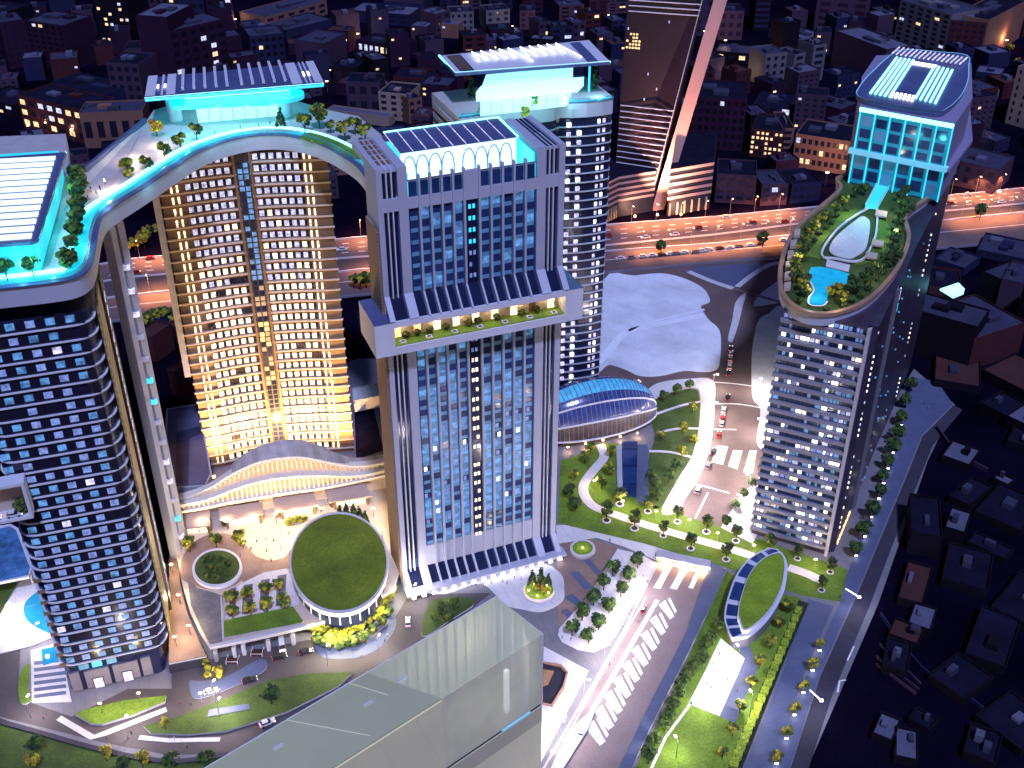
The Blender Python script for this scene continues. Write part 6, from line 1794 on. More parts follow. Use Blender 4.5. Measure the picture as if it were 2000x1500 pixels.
# ================================================================ LAMPS
def lamp_proto(name, h, arm, headmat, lab):
    o = thing(name, (0, 0, 0), lab, 'street lamp')
    MB().tube([V(0,0,0), V(0,0,h)], 0.12, 'steel', 6, r2=0.07).build('pole', o)
    if arm: MB().tube([V(0,0,h), V(arm,0,h+0.3)], 0.07, 'steel', 5).build('arm', o)
    MB().obox(V(arm, 0, h+(0.25 if arm else 0.1)), V(0.5,0,0), V(0,0.22,0), UP*0.1, headmat).build('lamp_head', o)
    return [o, False]
LP = {'amber': lamp_proto('street_lamp', 11, 2.2, 'lamp_amber', 'lamp'), 'white': lamp_proto('street_lamp', 8, 1.4, 'lamp_white', 'lamp'), 'post': lamp_proto('post_lamp', 4.2, 0, 'lamp_amber', 'lamp'), 'bollard': lamp_proto('bollard_light', 1.0, 0, 'lamp_white', 'lamp')}
LH = {'amber': (11, 2.2), 'white': (8, 1.4), 'post': (4.2, 0), 'bollard': (1.0, 0)}
LC = {'amber': (1, 0.36, 0.12), 'white': (1, 0.86, 0.84), 'post': (1, 0.72, 0.4), 'bollard': (1, 0.9, 0.85)}
def lamps(kind, pts, z, power, label, group, rz=0.0, light_dz=-0.5, every=1):
    for i, (x, y) in enumerate(ordered(pts, label)):
        pr = LP[kind]; p = P(x, y, z)
        o = place(pr[0], pr[1], p, rz, 1.0, label.format(n=nth(i)), group); pr[1] = True
        h, a = LH[kind]
        if power and i % every == 0:
            d = bpy.data.lights.new('lamp_light', 'SPOT' if kind == 'amber' else 'POINT')
            if kind == 'amber': d.spot_size = rad(140); d.spot_blend = 0.5
            d.energy = power; d.color = LC[kind]; d.shadow_soft_size = 0.5
            lo = bpy.data.objects.new('lamp_light', d); COL.objects.link(lo); lo.parent = o
            lo.location = (a, 0, h+light_dz+ (0.9 if kind in ('post', 'bollard') else 0))
xs = list(range(225, 2000, 48))
vis = [x for x in xs if (225 < x < 330) or (660 < x < 735) or (1185 < x < 1560) or x > 1825]
lamps('amber', [(x, interp_px(HT, x)) for x in vis], 0.1, 13000, '{n} amber street lamp from the left along the far highway kerb', 'lamps along the far highway kerb', -1.35)
lamps('amber', [(x+20, interp_px(H2, x+20)) for x in vis], 0.1, 12000, '{n} amber street lamp from the left along the highway verge', 'lamps along the highway verge', -1.35)
lamps('white', [(1392,760),(1390,815),(1380,868),(1358,925),(1325,985)], 0.2, 6500, '{n} white street lamp down the curved pavement by the park', 'lamps on the street', -0.3)
lamps('white', [(1488,770),(1484,850),(1472,915),(1462,960),(1445,1000)], 0.2, 5000, '{n} white street lamp down the kerb left of the teardrop tower', 'lamps on the street', 2.8)
lamps('white', [(1215,1225),(1180,1290),(1140,1360),(1090,1440),(1248,1162)], 0.2, 3200, '{n} white lamp down the left kerb of the access road', 'lamps on the access road', -0.4)
lamps('post', [(398,1038),(445,1036),(497,1030),(540,1022),(585,1020),(628,1010),(492,1072),(548,1075),(730,1010),(748,1050),(366,1080),(590,1060)], ZP, 2300, '{n} warm post lamp from the left on the bright plaza', 'plaza post lamps', light_dz=0.2)
lamps('post', [(1215,995),(1280,1015),(1345,1032),(1160,955),(1400,1058),(1470,1082),(1590,1110)], 0.2, 1300, '{n} warm post lamp from the left along the park path', 'park post lamps')
lamps('bollard', [(x+ -2, y+22) for x, y in ((1762,812),(1752,840),(1745,866),(1735,897),(1727,926),(1718,956),(1703,992),(1690,1030),(1673,1068))], 0.2, 60, '{n} white bollard light down the pavement right of the teardrop tower', 'bollard lights on the right pavement', every=2)
lamps('bollard', [(x-3, y+20) for x, y in ((1603,1255),(1589,1294),(1571,1337),(1554,1381),(1538,1427),(1519,1476))], 0.2, 60, '{n} white bollard light down the lower blue pavement', 'bollard lights on the lower pavement', every=2)
lamps('post', [(338,1120),(352,1180),(372,1240),(345,1262)], 3.9, 1800, '{n} warm post lamp down the walkway beside the left tower', 'walkway post lamps')
lamps('white', [(60,1400),(250,1440),(430,1405),(640,1300),(740,1280),(810,1180),(420,1370)], 0.2, 1300, '{n} white street lamp from the left along the lower road', 'lamps on the lower road', 1.2)
lamps('white', [(1440,1300),(1375,1390),(1320,1480),(1465,1390)], 0.2, 450, '{n} white park lamp down the lawn by the white court', 'lamps on the right lawn', 2.0)
lamps('post', [(200,1392),(275,1372),(395,1372)], 1.0, 900, '{n} warm post lamp from the left on the lit lawn edges', 'lawn post lamps')
lamps('white', [(75,1255),(20,1215)], 0.3, 1600, '{n} white lamp from the right on the pool terrace', 'lamps on the pool terrace', 0.6)
# two bright arm lamps over the dark side road
for i, (a, b) in enumerate((((1652,1150),(1678,1166)), ((1582,1348),(1604,1368)))):
    pa, pb_ = P(*a, 7), P(*b, 7)
    o = thing('arm_lamp', V(pa.x, pa.y, 0.1), 'bright white arm lamp over the dark side road, %s of the two' % ('upper' if i == 0 else 'lower'), 'street lamp', 'arm lamps on the side road')
    MB().tube([V(pa.x, pa.y, 0.1), V(pa.x, pa.y, 7)], 0.12, 'steel', 6).build('pole', o)
    MB().tube([pa, pb_], 0.22, 'lit_white', 6).build('arm', o)
    MB().obox(pb_, V(0.5,0,0), V(0,0.4,0), UP*0.15, 'lamp_white').build('lamp_head', o)
    lamp('arm_light', pb_-UP*0.8, 1500, (0.85, 0.8, 1.0), size=0.5, parent=o)
# floodlights at the foot of the gilded tower
for i in range(7):
    p = F2.p(3+i*8.8, 7.0, 15.0)
    o = thing('floodlight', V(p.x, p.y, p.z), '%s warm floodlight from the left at the foot of the gilded tower' % nth(i), 'floodlight', 'floodlights of the gilded tower')
    MB().obox(V(p.x, p.y, p.z+0.4), F2.u*0.6, F2.n*0.3, UP*0.4, 'lamp_amber').build('housing', o)
    tgt = F2.p(3+i*8.8, 42, 0.0)
    lamp('flood_beam', p+UP*1.6, 90000, (1.0, 0.55, 0.2), 'SPOT', 0.6, rot=(tgt-p), spot=rad(165), parent=o, blend=0.5)
# cyan lamps under the roof halls
for h_, pts, z, pw in ((h2, [(360,236),(420,228),(480,222),(540,216)], 146.5, 2600), (h4, [(930,212),(990,206),(1050,200),(1110,194)], 146, 2600), (h1, [(20,520),(70,500),(100,420),(112,360)], 152, 2200), (t5, [(1690,372),(1735,388)], 112, 2600)):
    for x, y in pts:
        lamp('cyan_light', P(x, y, z), pw, (0.1, 0.85, 1.0), size=0.8, parent=h_)
for x, y, z in ((215,400,147),(300,350,146),(360,305,145),(420,272,144),(490,262,143.5),(560,262,143.5),(640,282,143.5),(100,520,148),(40,535,148),(165,470,148)):
    lamp('deck_light', P(x, y, z), 900, (0.2, 0.9, 1.0), size=0.5, parent=deck)
for x, y, z in ((205,350,147),(260,290,146),(310,262,146)):
    lamp('deck_light', P(x, y, z), 2500, (1, 0.78, 0.6), size=0.5, parent=deck)
for x, y in ((1010,230),(1060,222),(1110,196),(1170,180)):
    lamp('deck_light', P(x, y, 140.5), 2200, (0.3, 0.9, 1.0), size=0.5, parent=d4)
# roof garden lamps of the slender tower
for x, y in ((1590,560),(1610,440),(1660,400),(1700,520),(1750,450),(1740,400),(1640,590),(1560,500)):
    lamp('garden_light', P(x, y, 104.5), 900, (1, 0.92, 0.75), size=0.5, parent=t5)
# round lawn and terrace lamps
for x, y, z, pw in ((610,1225,6,1600),(660,1245,6,1600),(710,1225,6,1600),(750,1190,6,1600),(772,1150,6,500),(640,1242,6,500),(690,1240,6,500)):
    lamp('bush_light', P(x, y, z), 3000, (1, 0.85, 0.4), size=0.4, parent=rd)
# ================================================================ THE CITY AROUND
FOOT = []
def bld(x0, y0, x1, y1, yt, dep, wall, roof, label, group, win=(0, 0), lit=0.0, wmat='window_dark', litm=('window_warm', 'window_cool'), roofstuff=2, name='apartment_block', side=None, gap=0.45, sidewin=False):
    """front wall foot from (x0,y0) to (x1,y1) in the photograph, eaves at yt above the left foot, depth in metres"""
    a, b = P(x0, y0, 0), P(x1, y1, 0)
    t = (b-a); L = t.length; t.normalize(); nn = V(t.y, -t.x, 0)
    if nn.y > 0: nn = -nn
    h = Q(x0, yt, a, V(0, -1, 0)).z
    h = max(3, h)
    o = thing(name, a, label, 'building', group)
    f = Face(a, math.atan2(t.y, t.x))
    if (f.n - nn).length > 0.1: f.n = nn
    mb = MB(); mb.obox(*f.item(0, L, 0, h-0.5, -dep, 0, 'city_'+wall), top='roof_'+roof)
    for u0, u1, d0, d1 in ((0, L, -0.35, 0.02), (0, L, -dep, -dep+0.35), (0, 0.35, -dep+0.35, -0.35), (L-0.35, L, -dep+0.35, -0.35)):
        f.box(mb, u0, u1, h-0.49, h+0.5, d0, d1, 'city_'+wall)
    wall_o = mb.build('wall', o)
    FOOT.append((f.p(L/2, 0, -dep/2), max(L, dep)*0.6, min(L, dep)*0.5))
    rr = random.Random(int(x0*7+y0))
    for k in range(roofstuff):
        u = rr.uniform(0.15, 0.6)*L; w_ = rr.uniform(0.12, 0.3)*L; d = rr.uniform(0.2, 0.6)*dep
        m_ = rr.choice(['roof_pale', 'roof_grey', 'city_'+wall, 'roof_grey'])
        f.box(MB(), u, u+w_, h-0.48, h+rr.uniform(0.8, 2.6), -d-dep*0.22, -d, m_, ).build(rr.choice(['stair_head', 'roof_tank', 'roof_shed']), wall_o)
    its = []
    nx, nz = win
    if nx:
        for j in range(nx):
            for k in range(nz):
                uw = L/nx; zh = (h-2.0)/nz
                m_ = rr.choice(litm) if rr.random() < lit else wmat
                if m_ is None: continue
                its.append(f.item(uw*(j+gap/2), uw*(j+1-gap/2), 1.6+zh*(k+0.25), 1.6+zh*(k+0.75), -0.05, 0.08, m_))
    if sidewin and nx:
        fs = Face(f.p(L, 0, 0), math.atan2(-f.n.y, -f.n.x)); fs.n = f.u
        ns = max(2, int(dep/5))
        for j in range(ns):
            for k in range(nz):
                uw = dep/ns; zh = (h-2.0)/nz
                m_ = rr.choice(litm) if rr.random() < lit else wmat
                if m_ is None: continue
                its.append(fs.item(uw*(j+0.3), uw*(j+0.7), 1.6+zh*(k+0.25), 1.6+zh*(k+0.75), -0.05, 0.08, m_))
    many(o, 'window', its, 60)
    return o
TL = 'blocks behind the left towers'
bld(20,135,66,128,45,34,'plum','grey','dark plum block with twin pale roof strips, farthest left',TL,(3,6),.08, roofstuff=3)
bld(66,128,140,140,40,34,'plum','grey','wide dark plum block right of the farthest left block',TL,(6,8),.1,'city_night', roofstuff=4)
bld(108,190,213,215,160,26,'slate','dark','low slate roofed block with pale parapet left of the finned roof',TL,(0,0), roofstuff=2)
bld(222,200,283,204,123,30,'mauve','dark','square mauve block with rows of dark windows left of the finned roof',TL,(4,4),0)
bld(250,130,300,128,96,24,'mauve','dark','small dark block with mauve parapet behind the square windowed block',TL,(0,0))
bld(285,150,345,155,30,42,'plum','pale','broad dark block with pale roof panels behind the finned roof',TL,(0,0), roofstuff=4)
bld(345,155,450,128,62,30,'plum','grey','plum slab block stepping right behind the finned roof',TL,(6,5),.05,'city_night')
bld(48,250,172,282,186,30,'brick','dark','long brick block with small lit windows above the lightbox hall',TL,(7,3),.6,'window_dark')
bld(168,290,290,285,222,24,'salmon','grey','salmon walled long block with square openings beside the sky deck',TL,(5,1),0.0)
bld(20,215,64,222,196,12,'slate','pale','tiny hut with a bright pale roof above the left tower',TL,(0,0), roofstuff=0)
bld(-40,215,30,232,190,30,'night','dark','very dark low block at the left frame edge',TL,(4,2),.2)
bld(-60,110,14,122,20,40,'night','dark','tall unlit block cut by the left frame edge',TL,(4,6),.1)
bld(300,60,350,62,-40,30,'mauve','grey','mauve tower block behind, cut by the top edge left of centre',TL,(4,6),.08,'city_night')
bld(356,58,405,58,-50,30,'slate','grey','slate tower block cut by the top edge, right of the mauve one',TL,(4,6),.05,'city_night')
bld(410,60,460,55,-30,30,'plum','grey','plum tower block cut by the top edge, third in the row',TL,(3,6),.05,'city_night')
bld(200,85,262,88,-10,30,'night','dark','black block speckled with lit windows near the top left',TL,(6,9),.28,None)
bld(100,24,150,20,-20,30,'slate','grey','far slate block on the top edge near the left corner',TL,(0,0))
bld(495,135,560,128,72,28,'slate','grey','slate block with pale roof rim behind the right end of the finned roof',TL,(5,4),.05,'city_night', roofstuff=3)
bld(580,132,638,140,78,34,'mauve','grey','blank mauve end block right of the finned roof',TL,(0,0), roofstuff=1)
bld(520,62,640,28,35,34,'salmon','grey','long low slanting salmon block near the top, above the finned roof',TL,(6,2),.05)
bld(560,75,650,52,60,34,'slate','grey','long dark shed in front of the slanting salmon block',TL,(0,0), roofstuff=2)
MID = 'blocks between the roof halls'
bld(652,165,700,168,130,22,'night','dark','small dark house with a bright dormer between the roof halls',MID,(2,1),.2)
bld(680,222,745,224,160,22,'mauve','dark','mauve house with pale parapets between the roof halls',MID,(3,2),.05)
bld(742,232,800,238,180,26,'cream','dark','cream house with rows of dark windows left of the zigzag roof',MID,(3,4),.0,gap=.5)
bld(800,245,826,240,195,20,'salmon','dark','narrow salmon house joined right of the cream house',MID,(2,3),.05)
bld(640,232,760,248,214,10,'cream','pale','long pale low wall block below the cream house',MID,(0,0), roofstuff=0)
bld(770,190,850,195,150,24,'brick','dark','dark brick block behind the cream house',MID,(4,2),.25)
bld(700,105,785,120,78,24,'plum','dark','low dark block with a strip of warm lit windows',MID,(8,1),.85,'window_warm')
bld(685,42,800,52,20,30,'slate','pale','pale tiered block near the top between the roof halls',MID,(5,2),.05, roofstuff=3)
bld(750,30,830,36,-30,24,'slate','grey','slate tower with banded floors cut by the top edge',MID,(1,5),.0,'city_mauve',gap=.05)
bld(812,62,850,66,48,16,'slate','pale','tiny pale roofed shed near the top centre',MID,(0,0), roofstuff=0)
bld(852,70,880,62,28,20,'mauve','pale','white stepped house, left of the pair above the zigzag roof',MID,(2,3),.0)
bld(880,66,926,64,25,22,'grey','dark','white house with dark windows, left of the pair above the zigzag roof',MID,(4,3),.0,gap=.55)
bld(950,60,996,56,22,22,'grey','dark','white house with dark windows, right of the pair above the zigzag roof',MID,(3,3),.0,gap=.55)
bld(1015,58,1045,58,22,22,'mauve','dark','mauve house right of the white pair above the zigzag roof',MID,(2,3),.0,'city_plum')
for i, (x0, y0, x1, yt, wl, rf) in enumerate(sorted([(905,110,950,72,'brick','dark'),(958,92,1004,60,'plum','dark'),(985,86,1022,66,'slate','grey'),(1052,92,1074,45,'mauve','dark'),(1075,96,1120,55,'slate','dark'),(1118,92,1142,46,'mauve','grey'),(1142,64,1172,28,'brick','dark'),(1160,92,1200,66,'plum','dark'),(1195,66,1222,42,'slate','grey'),(1092,40,1140,12,'mauve','grey'),(1020,28,1060,-6,'plum','dark'),(900,20,940,-8,'mauve','dark'),(955,22,1000,-10,'slate','dark'),(1150,30,1185,2,'plum','grey'),(860,24,895,0,'slate','grey'),(1186,28,1225,6,'mauve','dark')])):
    bld(x0,y0,x1,y0-3,yt,20,wl,rf,'%s house from the left huddled above the zigzag roof, small with %s walls' % (nth(i), wl),'small houses above the zigzag roof',(2,3),.12,'city_night')
RT = 'blocks across the highway'
bld(1395,395,1472,400,340,26,'mauve','dark','mauve office with window bands across the highway',RT,(4,4),.03,gap=.3)
bld(1484,402,1535,400,362,24,'mauve','grey','pale office with a white roof box across the highway',RT,(3,2),.1,gap=.35)
bld(1542,398,1600,392,362,24,'slate','dark','slate office at the highway bend left of the teardrop roof',RT,(4,2),.0,gap=.35)
bld(1462,305,1524,312,252,34,'bronze' if False else 'brick','dark','brick office with bright yellow window rows',RT,(7,5),.65,'window_dark',('window_warm',))
bld(1522,304,1545,304,252,34,'salmon','dark','narrow salmon end wall beside the yellow windowed office',RT,(1,4),.0,gap=.4)
bld(1546,325,1652,342,262,32,'salmon','dark','long salmon school block with dark windows left of the cyan block',RT,(9,3),.08,gap=.4)
bld(1488,170,1530,165,108,24,'grey','grey','white block with a grid of dark windows in the middle distance',RT,(3,4),.1,gap=.55)
bld(1545,165,1566,160,108,20,'grey','dark','narrow striped pale block right of the white windowed block',RT,(1,4),.0,gap=.4)
bld(1580,160,1605,156,90,20,'grey','dark','tall striped pale block, second right of the white windowed block',RT,(1,5),.0,gap=.4)
bld(1500,75,1570,95,58,28,'slate','pale','dark hall with pale roof lights above the white windowed block',RT,(3,2),.3)
bld(1345,70,1400,70,-20,26,'slate','dark','slate tower beside the slanting pier',RT,(2,5),.03,'city_night')
bld(1402,78,1448,78,22,26,'mauve','dark','mauve tower with roof lights right of the slanting pier',RT,(3,3),.0,'city_plum')
bld(1470,60,1500,60,-10,26,'night','dark','dark tower with slanted bands near the top right of centre',RT,(1,6),.0,'city_slate',gap=.1)
bld(1588,58,1690,66,-30,34,'mauve','grey','broad mauve tower cut by the top edge',RT,(3,6),.0,'city_plum')
bld(1622,125,1720,165,60,26,'mauve','pale','long plum walled block with pale roof behind the cyan block',RT,(0,0), roofstuff=3)
bld(1355,190,1392,188,140,24,'brick','dark','small brick house left of the yellow windowed office',RT,(2,3),.1,'city_night')
bld(1342,290,1448,296,190,40,'plum','dark','broad dark block with scattered lit windows behind the highway',RT,(8,6),.1,'city_night', roofstuff=3)
bld(1580,215,1640,232,198,24,'plum','grey','low block with pale framed roof left of the cyan block',RT,(0,0), roofstuff=2)
bld(1470,225,1545,235,200,26,'slate','dark','low slate block with blue skylights',RT,(3,1),.1, roofstuff=4)
bld(1395,120,1480,128,100,26,'night','grey','low unlit hall with pale roof edge right of the pier',RT,(4,1),.3)
bld(1745,80,1842,112,0,40,'grey','grey','pale apartment slab with window columns above the teardrop tower',RT,(6,8),.02,'window_dark',gap=.5, roofstuff=5)
bld(1842,112,1912,118,40,44,'brick','grey','brown apartment block at the corner of the pale slab',RT,(5,6),.03,'city_plum', roofstuff=4)
bld(1915,118,1990,75,40,30,'salmon','dark','salmon end wall of the apartment group near the right edge',RT,(0,0), roofstuff=3)
bld(1962,240,2040,262,130,30,'cream','grey','cream tower with a line of small windows at the right frame edge',RT,(5,7),.0,gap=.75)
bld(1850,358,1938,380,312,30,'mauve','grey','mauve house with pale gable beside the highway at the right',RT,(4,2),.05,gap=.5)
bld(1912,345,1972,350,318,20,'brick','dark','brick house above the highway at the right',RT,(2,2),.05)
bld(1900,165,1950,172,140,20,'slate','pale','small pale roofed house right of the teardrop roof',RT,(3,1),.05)
bld(1885,195,1930,205,178,18,'grey','grey','white low house right of the teardrop roof',RT,(2,2),.0)
bld(1965,45,2030,30,-10,30,'cream','grey','warm lit house in the top right corner',RT,(3,3),.6,'window_warm')
RB = 'blocks right of the teardrop tower'
bld(1790,665,1888,725,605,34,'brick','grey','wide brick block with a row of lit windows right of the teardrop tower',RB,(7,1),.75,'window_dark',('window_cool','window_warm'), roofstuff=4)
bld(1888,725,1912,690,640,34,'night','grey','dark end block joined to the wide brick block',RB,(0,0))
bld(1808,592,1870,600,560,24,'brick','dark','low block under the bright teal rooftop screen',RB,(0,0), roofstuff=1)
bld(1898,610,1935,628,530,22,'night','grey','tall dark slab right of the teal rooftop screen',RB,(0,0), roofstuff=1)
bld(1935,630,1975,640,545,24,'mauve','grey','tall mauve slab right of the dark slab',RB,(0,0), roofstuff=1)
bld(1972,660,2030,690,560,24,'night','grey','dark slab at the right frame edge',RB,(3,4),.1)
bld(1820,520,1880,540,505,20,'slate','grey','low slate block below the highway at the right',RB,(0,0), roofstuff=2)
bld(1905,500,2000,520,488,26,'slate','grey','low dark hall below the highway at the right edge',RB,(6,1),.2, roofstuff=3)
o = thing('rooftop_screen', P(1860, 570, 14), 'bright teal and white lit rooftop screen on the low block', 'screen')
w3 = px2([(1836,564),(1872,552),(1884,564),(1882,572),(1862,580)], 15)
mb = MB(); mb.prism([(p.x, p.y) for p in w3], 14.2, 15, 'lit_cyan_hot'); mb.build('panel', o)
roofs = [(1822,755,1912,770,742,30,'night','red','low red roofed hall at the end of the dark side road'),
 (1912,740,2010,790,722,26,'night','red','long red roofed shed at the right edge'),
 (1910,800,1965,830,786,16,'night','dark','dark low shed beside the red roofs'),
 (1958,835,2030,870,812,18,'night','pale','dark shed with a pale roof edge near the right frame edge'),
 (1835,905,1890,925,890,14,'night','pale','small shed with a jagged pale roof right of the side road'),
 (1935,945,1965,960,938,6,'dark','pale','tiny bright roofed kiosk near the right edge'),
 (1770,1080,1830,1090,1040,24,'night','dark','dark flat roofed shed right of the street trees'),
 (1835,1145,1925,1170,1130,22,'night','dark','dark flat roofed shed in the dark yard'),
 (1840,1050,1880,1062,1030,14,'night','pale','small pale roofed shed in the dark yard'),
 (1885,1070,1960,1105,1062,8,'night','dark','thin long roof strip in the dark yard'),
 (1770,1230,1815,1245,1220,12,'night','pale','small pale roofed hut below the dark flat roofed shed'),
 (1750,1180,1800,1195,1170,22,'night','red','red roofed hut in the dark yard'),
 (1700,1445,1740,1462,1435,10,'night','pale','small pale roofed hut near the bottom edge'),
 (1770,1415,1812,1440,1408,6,'night','dark','thin roof strip near the bottom edge'),
 (1745,1490,1790,1500,1482,12,'night','pale','pale roofed hut on the bottom edge'),
 (1810,1330,1880,1380,1318,16,'night','dark','dark flat roofed shed above the bottom edge'),
 (1900,1410,1990,1480,1398,18,'night','dark','long dark flat roofed shed in the bottom right corner'),
 (1930,1200,2010,1240,1185,26,'night','dark','wide unlit shed at the right frame edge'),
 (1880,1290,1960,1320,1275,26,'night','dark','wide dark flat roofed shed in the dark yard'),
 (1900,1010,1990,1050,1000,24,'night','dark','wide dark roof at the right frame edge'),
 (1850,980,1890,1000,968,18,'night','dark','unlit hut between the dark roofs')]
for q in roofs:
    bld(*q[:5], q[5], 'night' if q[6] == 'dark' else q[6], q[7], q[8], 'low roofs in the dark yard', (0,0), roofstuff=1, name='shed')
YR = random.Random(5); yn = 0
for px, py in sorted([(YR.uniform(1715, 2010), YR.uniform(700, 1490)) for k in range(260)], key=lambda q: q[1]):
    if px < 1900 - (py-700)*0.22 + 10 and py < 1180: continue
    if px < 1735 - (py-1180)*0.36 + 18 and py >= 1180: continue
    p = P(px, py, 0)
    if any((p-V(c.x, c.y, 0)).length < r1 + 9 for c, r1, r2 in FOOT): continue
    yn += 1
    w_ = YR.uniform(35, 75)
    bld(px, py, px+w_, py+w_*YR.uniform(0.2, 0.4), py-YR.uniform(8, 18), YR.uniform(9, 18), 'night', YR.choice(['dark','dark','dark','grey','red']), '%s from the top of the unlit flat roofed sheds in the dark yard' % nth(yn-1), 'unlit sheds in the dark yard', (0,0), roofstuff=2, name='shed')
    if yn > 28: break
ribbon('yard_wall', [(1720,1195),(1800,1300),(1880,1350),(2010,1450)], 0.5, 0, 'city_slate', h=1.5, kind=None)
tag(bpy.data.objects['yard_wall'], 'long slate yard wall running to the bottom right corner', 'wall')
ribbon('yard_wall', [(1830,830),(1870,880),(1930,915)], 0.6, 0, 'city_mauve', h=2.0, kind=None)
tag(bpy.data.objects['yard_wall.001'], 'short mauve yard wall below the curved side road', 'wall')
for i, q in enumerate(([(1718,1255),(1800,1335)], [(1712,1280),(1796,1345)], [(1712,1295),(1790,1352)])):
    ribbon('fence', q, 0.35, 0.0, 'city_mauve', h=1.2, kind=None, smooth=False)
    tag(bpy.data.objects['fence' if i == 0 else 'fence.%03d' % i], '%s of three thin pale fences in the dark yard' % nth(i), 'fence', 'yard fences')
# roofs and yards seen through the gaps between the towers
GP = 'roofs behind the towers'
bld(276,700,306,708,652,14,'brick','red','low red roofed house seen left of the gilded tower',GP,(0,0), roofstuff=0, name='house')
bld(334,660,366,690,630,20,'brick','red','red roofed house tucked behind the gilded tower',GP,(0,0), roofstuff=0, name='house')
bld(336,770,384,790,722,22,'brick','red','larger red roofed house below the other by the gilded tower',GP,(0,0), roofstuff=1, name='house')
bld(700,640,735,650,612,20,'slate','dark','dark shed seen between the gilded and finned towers',GP,(0,0), roofstuff=1, name='shed')
bld(300,645,330,650,622,10,'slate','dark','dark hut below the highway trees left of the gilded tower',GP,(0,0), roofstuff=0, name='shed')
trees('olive', [(283,620),(298,616),(312,612),(328,608),(340,622),(305,640),(690,545),(702,543),(714,541),(726,540)], 0, 'trees below the highway', '{n} tree from the left along the lower highway edge between towers', 1.6, 0.2)
trees('amber', [(246,476),(262,470),(278,462),(290,452),(302,444),(1990,120),(1975,90)], 0, 'lamp lit trees beyond the highway', '{n} amber lit tree from the left beyond the highway', 1.6, 0.2)
trees('dark', [(1918,408,1.6),(1292,478,1.2),(1492,462,1.2)], 0.1, 'trees on the highway verge', '{n} dark tree from the right on the highway verge', 1.2)

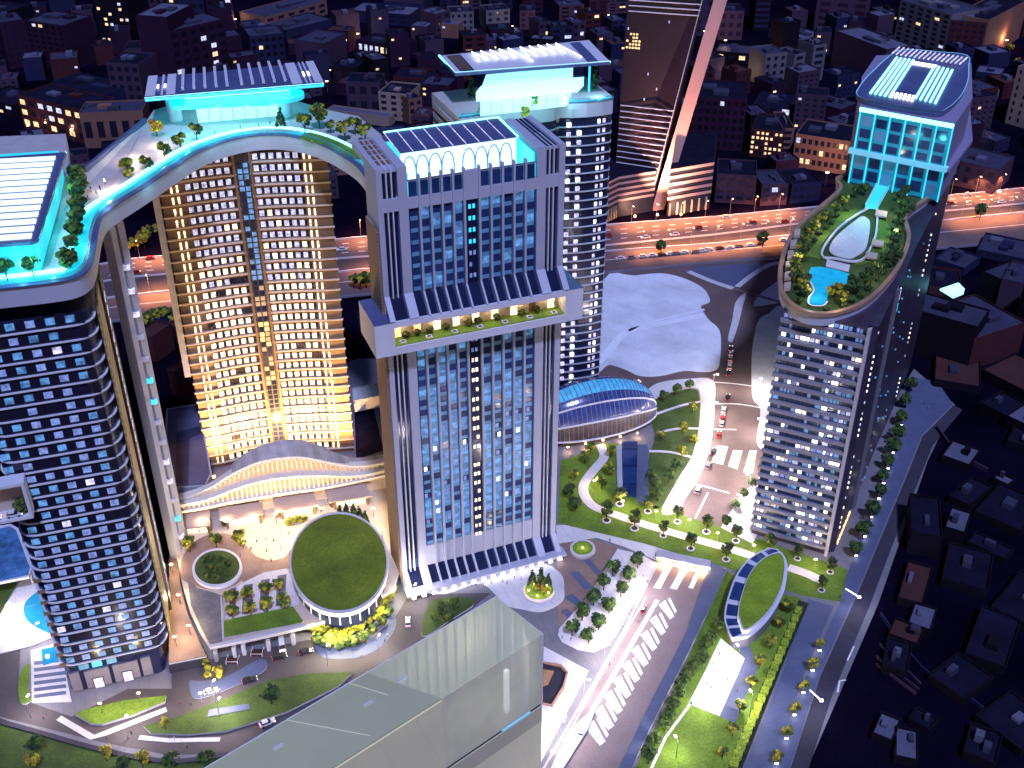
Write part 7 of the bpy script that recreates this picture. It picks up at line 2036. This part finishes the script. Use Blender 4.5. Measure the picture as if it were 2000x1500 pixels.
# street rows further back fill the ground between the surveyed blocks
def seg(px, py, z=0): return P(px, py, z)
rows = 0
for ri, Y in enumerate(range(655, 1180, 40)):
    xs_ = []
    x = -0.47*Y*1.05
    while x < 0.5*Y*1.05:
        xs_.append(x + R.uniform(-4, 4)); x += R.uniform(24, 34)
    n = 0
    for x in xs_:
        y = Y + R.uniform(-7, 7)
        wd = R.uniform(13, 22); dp = R.uniform(13, 22); h = R.choice([9, 12, 12, 15, 18, 18, 22, 26])
        if any((V(x, y, 0)-V(c.x, c.y, 0)).length < r1 + 8 for c, r1, r2 in FOOT): continue
        if 45 < x < 150 and y < 730: continue
        hy = None
        d = V(x, y, 0)
        w_ = y*cT + CAM_H*sT
        py = 750 - FPX*(y*sT - CAM_H*cT)/w_; px = 1000+FPX*x/w_
        if px < -60 or px > 2060 or py < -40: continue
        if py > interp_px(HT, max(-60, min(2080, px))) - 22: continue
        wl = R.choice(['plum', 'plum', 'mauve', 'brick', 'slate', 'slate', 'night', 'mauve', 'salmon' if R.random() < 0.3 else 'plum'])
        n += 1
        o = thing('city_house', V(x, y, 0), '%s filler' % nth(n-1), 'building', 'street rows beyond the highway')
        o['label'] = '%s small block from the left in the %s back street row, with %s walls' % (nth(n-1), nth(ri), {'night': 'black'}.get(wl, wl))
        ang = R.choice([0.3, 0.3, -0.25, 0.5]) + R.uniform(-0.08, 0.08)
        f = Face(V(x, y, 0) - V(math.cos(ang), math.sin(ang), 0)*(wd/2), ang)
        mb = MB(); mb.obox(*f.item(0, wd, 0, h-0.5, -dp, 0, 'city_'+wl), top='roof_'+R.choice(['dark', 'dark', 'grey', 'grey', 'pale', 'red']))
        for u0, u1, d0, d1 in ((0, wd, -0.35, 0.02), (0, wd, -dp, -dp+0.35), (0, 0.35, -dp+0.35, -0.35), (wd-0.35, wd, -dp+0.35, -0.35)):
            f.box(mb, u0, u1, h-0.49, h+0.5, d0, d1, 'city_'+wl)
        wo_ = mb.build('wall', o)
        u = R.uniform(1, wd-7); f.box(MB(), u, u+R.uniform(3, 5), h-0.48, h+R.uniform(1.2, 3), -dp*0.7, -dp*0.35, R.choice(['roof_grey', 'roof_pale', 'city_'+wl])).build('stair_head', wo_)
        for q_ in range(3):
            u = R.uniform(1, wd-2.5); d_ = R.uniform(1.5, dp-2); f.box(MB(), u, u+R.uniform(0.8, 2), h-0.48, h+R.uniform(0.4, 1.0), -d_-1.2, -d_, 'roof_pale').build('roof_unit', wo_) if ri < 5 else None
        nw = max(2, int(wd/5)); nf_ = max(2, int(h/4))
        mb = MB()
        for j in range(nw):
            for k in range(nf_):
                u = wd/nw*(j+0.3); z = 1.5+(h-2.5)/nf_*(k+0.2)
                if R.random() < 0.07: f.box(MB(), u, u+wd/nw*0.4, z, z+1.5, -0.05, 0.1, R.choice(['window_warm', 'window_cool', 'window_warm'])).build('window', o)
                elif ri < 6: f.box(mb, u, u+wd/nw*0.4, z, z+1.5, -0.05, 0.06, 'window_dark')
        if mb.v: mb.build('dark_pane', o, kind='stuff')
        FOOT.append((V(x, y, 0), max(wd, dp)*0.7, 8))
        if len(FOOT) > 300: break
# lamps in the back streets
LX = [(1612,362),(1992,40),(1975,75),(1962,98),(462,56),(1415,98),(1375,80),(1422,160),(1452,164),(1440,172),(1493,112),(1508,116),(700,85),(730,92),(856,50),(868,68),(1000,70),(1050,64),(1100,72),(1188,48),(1226,12),(640,180),(645,158),(60,268),(95,262),(145,276),(172,255),(180,268),(150,262),(1720,160),(1745,178),(1900,220),(1890,290),(1945,400)]
for i, (x, y) in enumerate(sorted(LX)):
    pr = LP['post']
    o = place(pr[0], True, P(x, y, 0), 0, 2.0, '%s amber street lamp from the left among the dark back street blocks' % nth(i), 'back street lamps', 'street lamp')
    if (x, y) in ((1612,362),(1992,40),(1975,75),(1962,98),(730,92),(1415,98),(1188,48)):
        d_ = bpy.data.lights.new('lamp_light', 'POINT'); d_.energy = 16000 if x == 1612 else 9000; d_.color = (1, 0.5, 0.2); d_.shadow_soft_size = 0.5
        lo = bpy.data.objects.new('lamp_light', d_); COL.objects.link(lo); lo.parent = o; lo.location = (0, 0, 5)
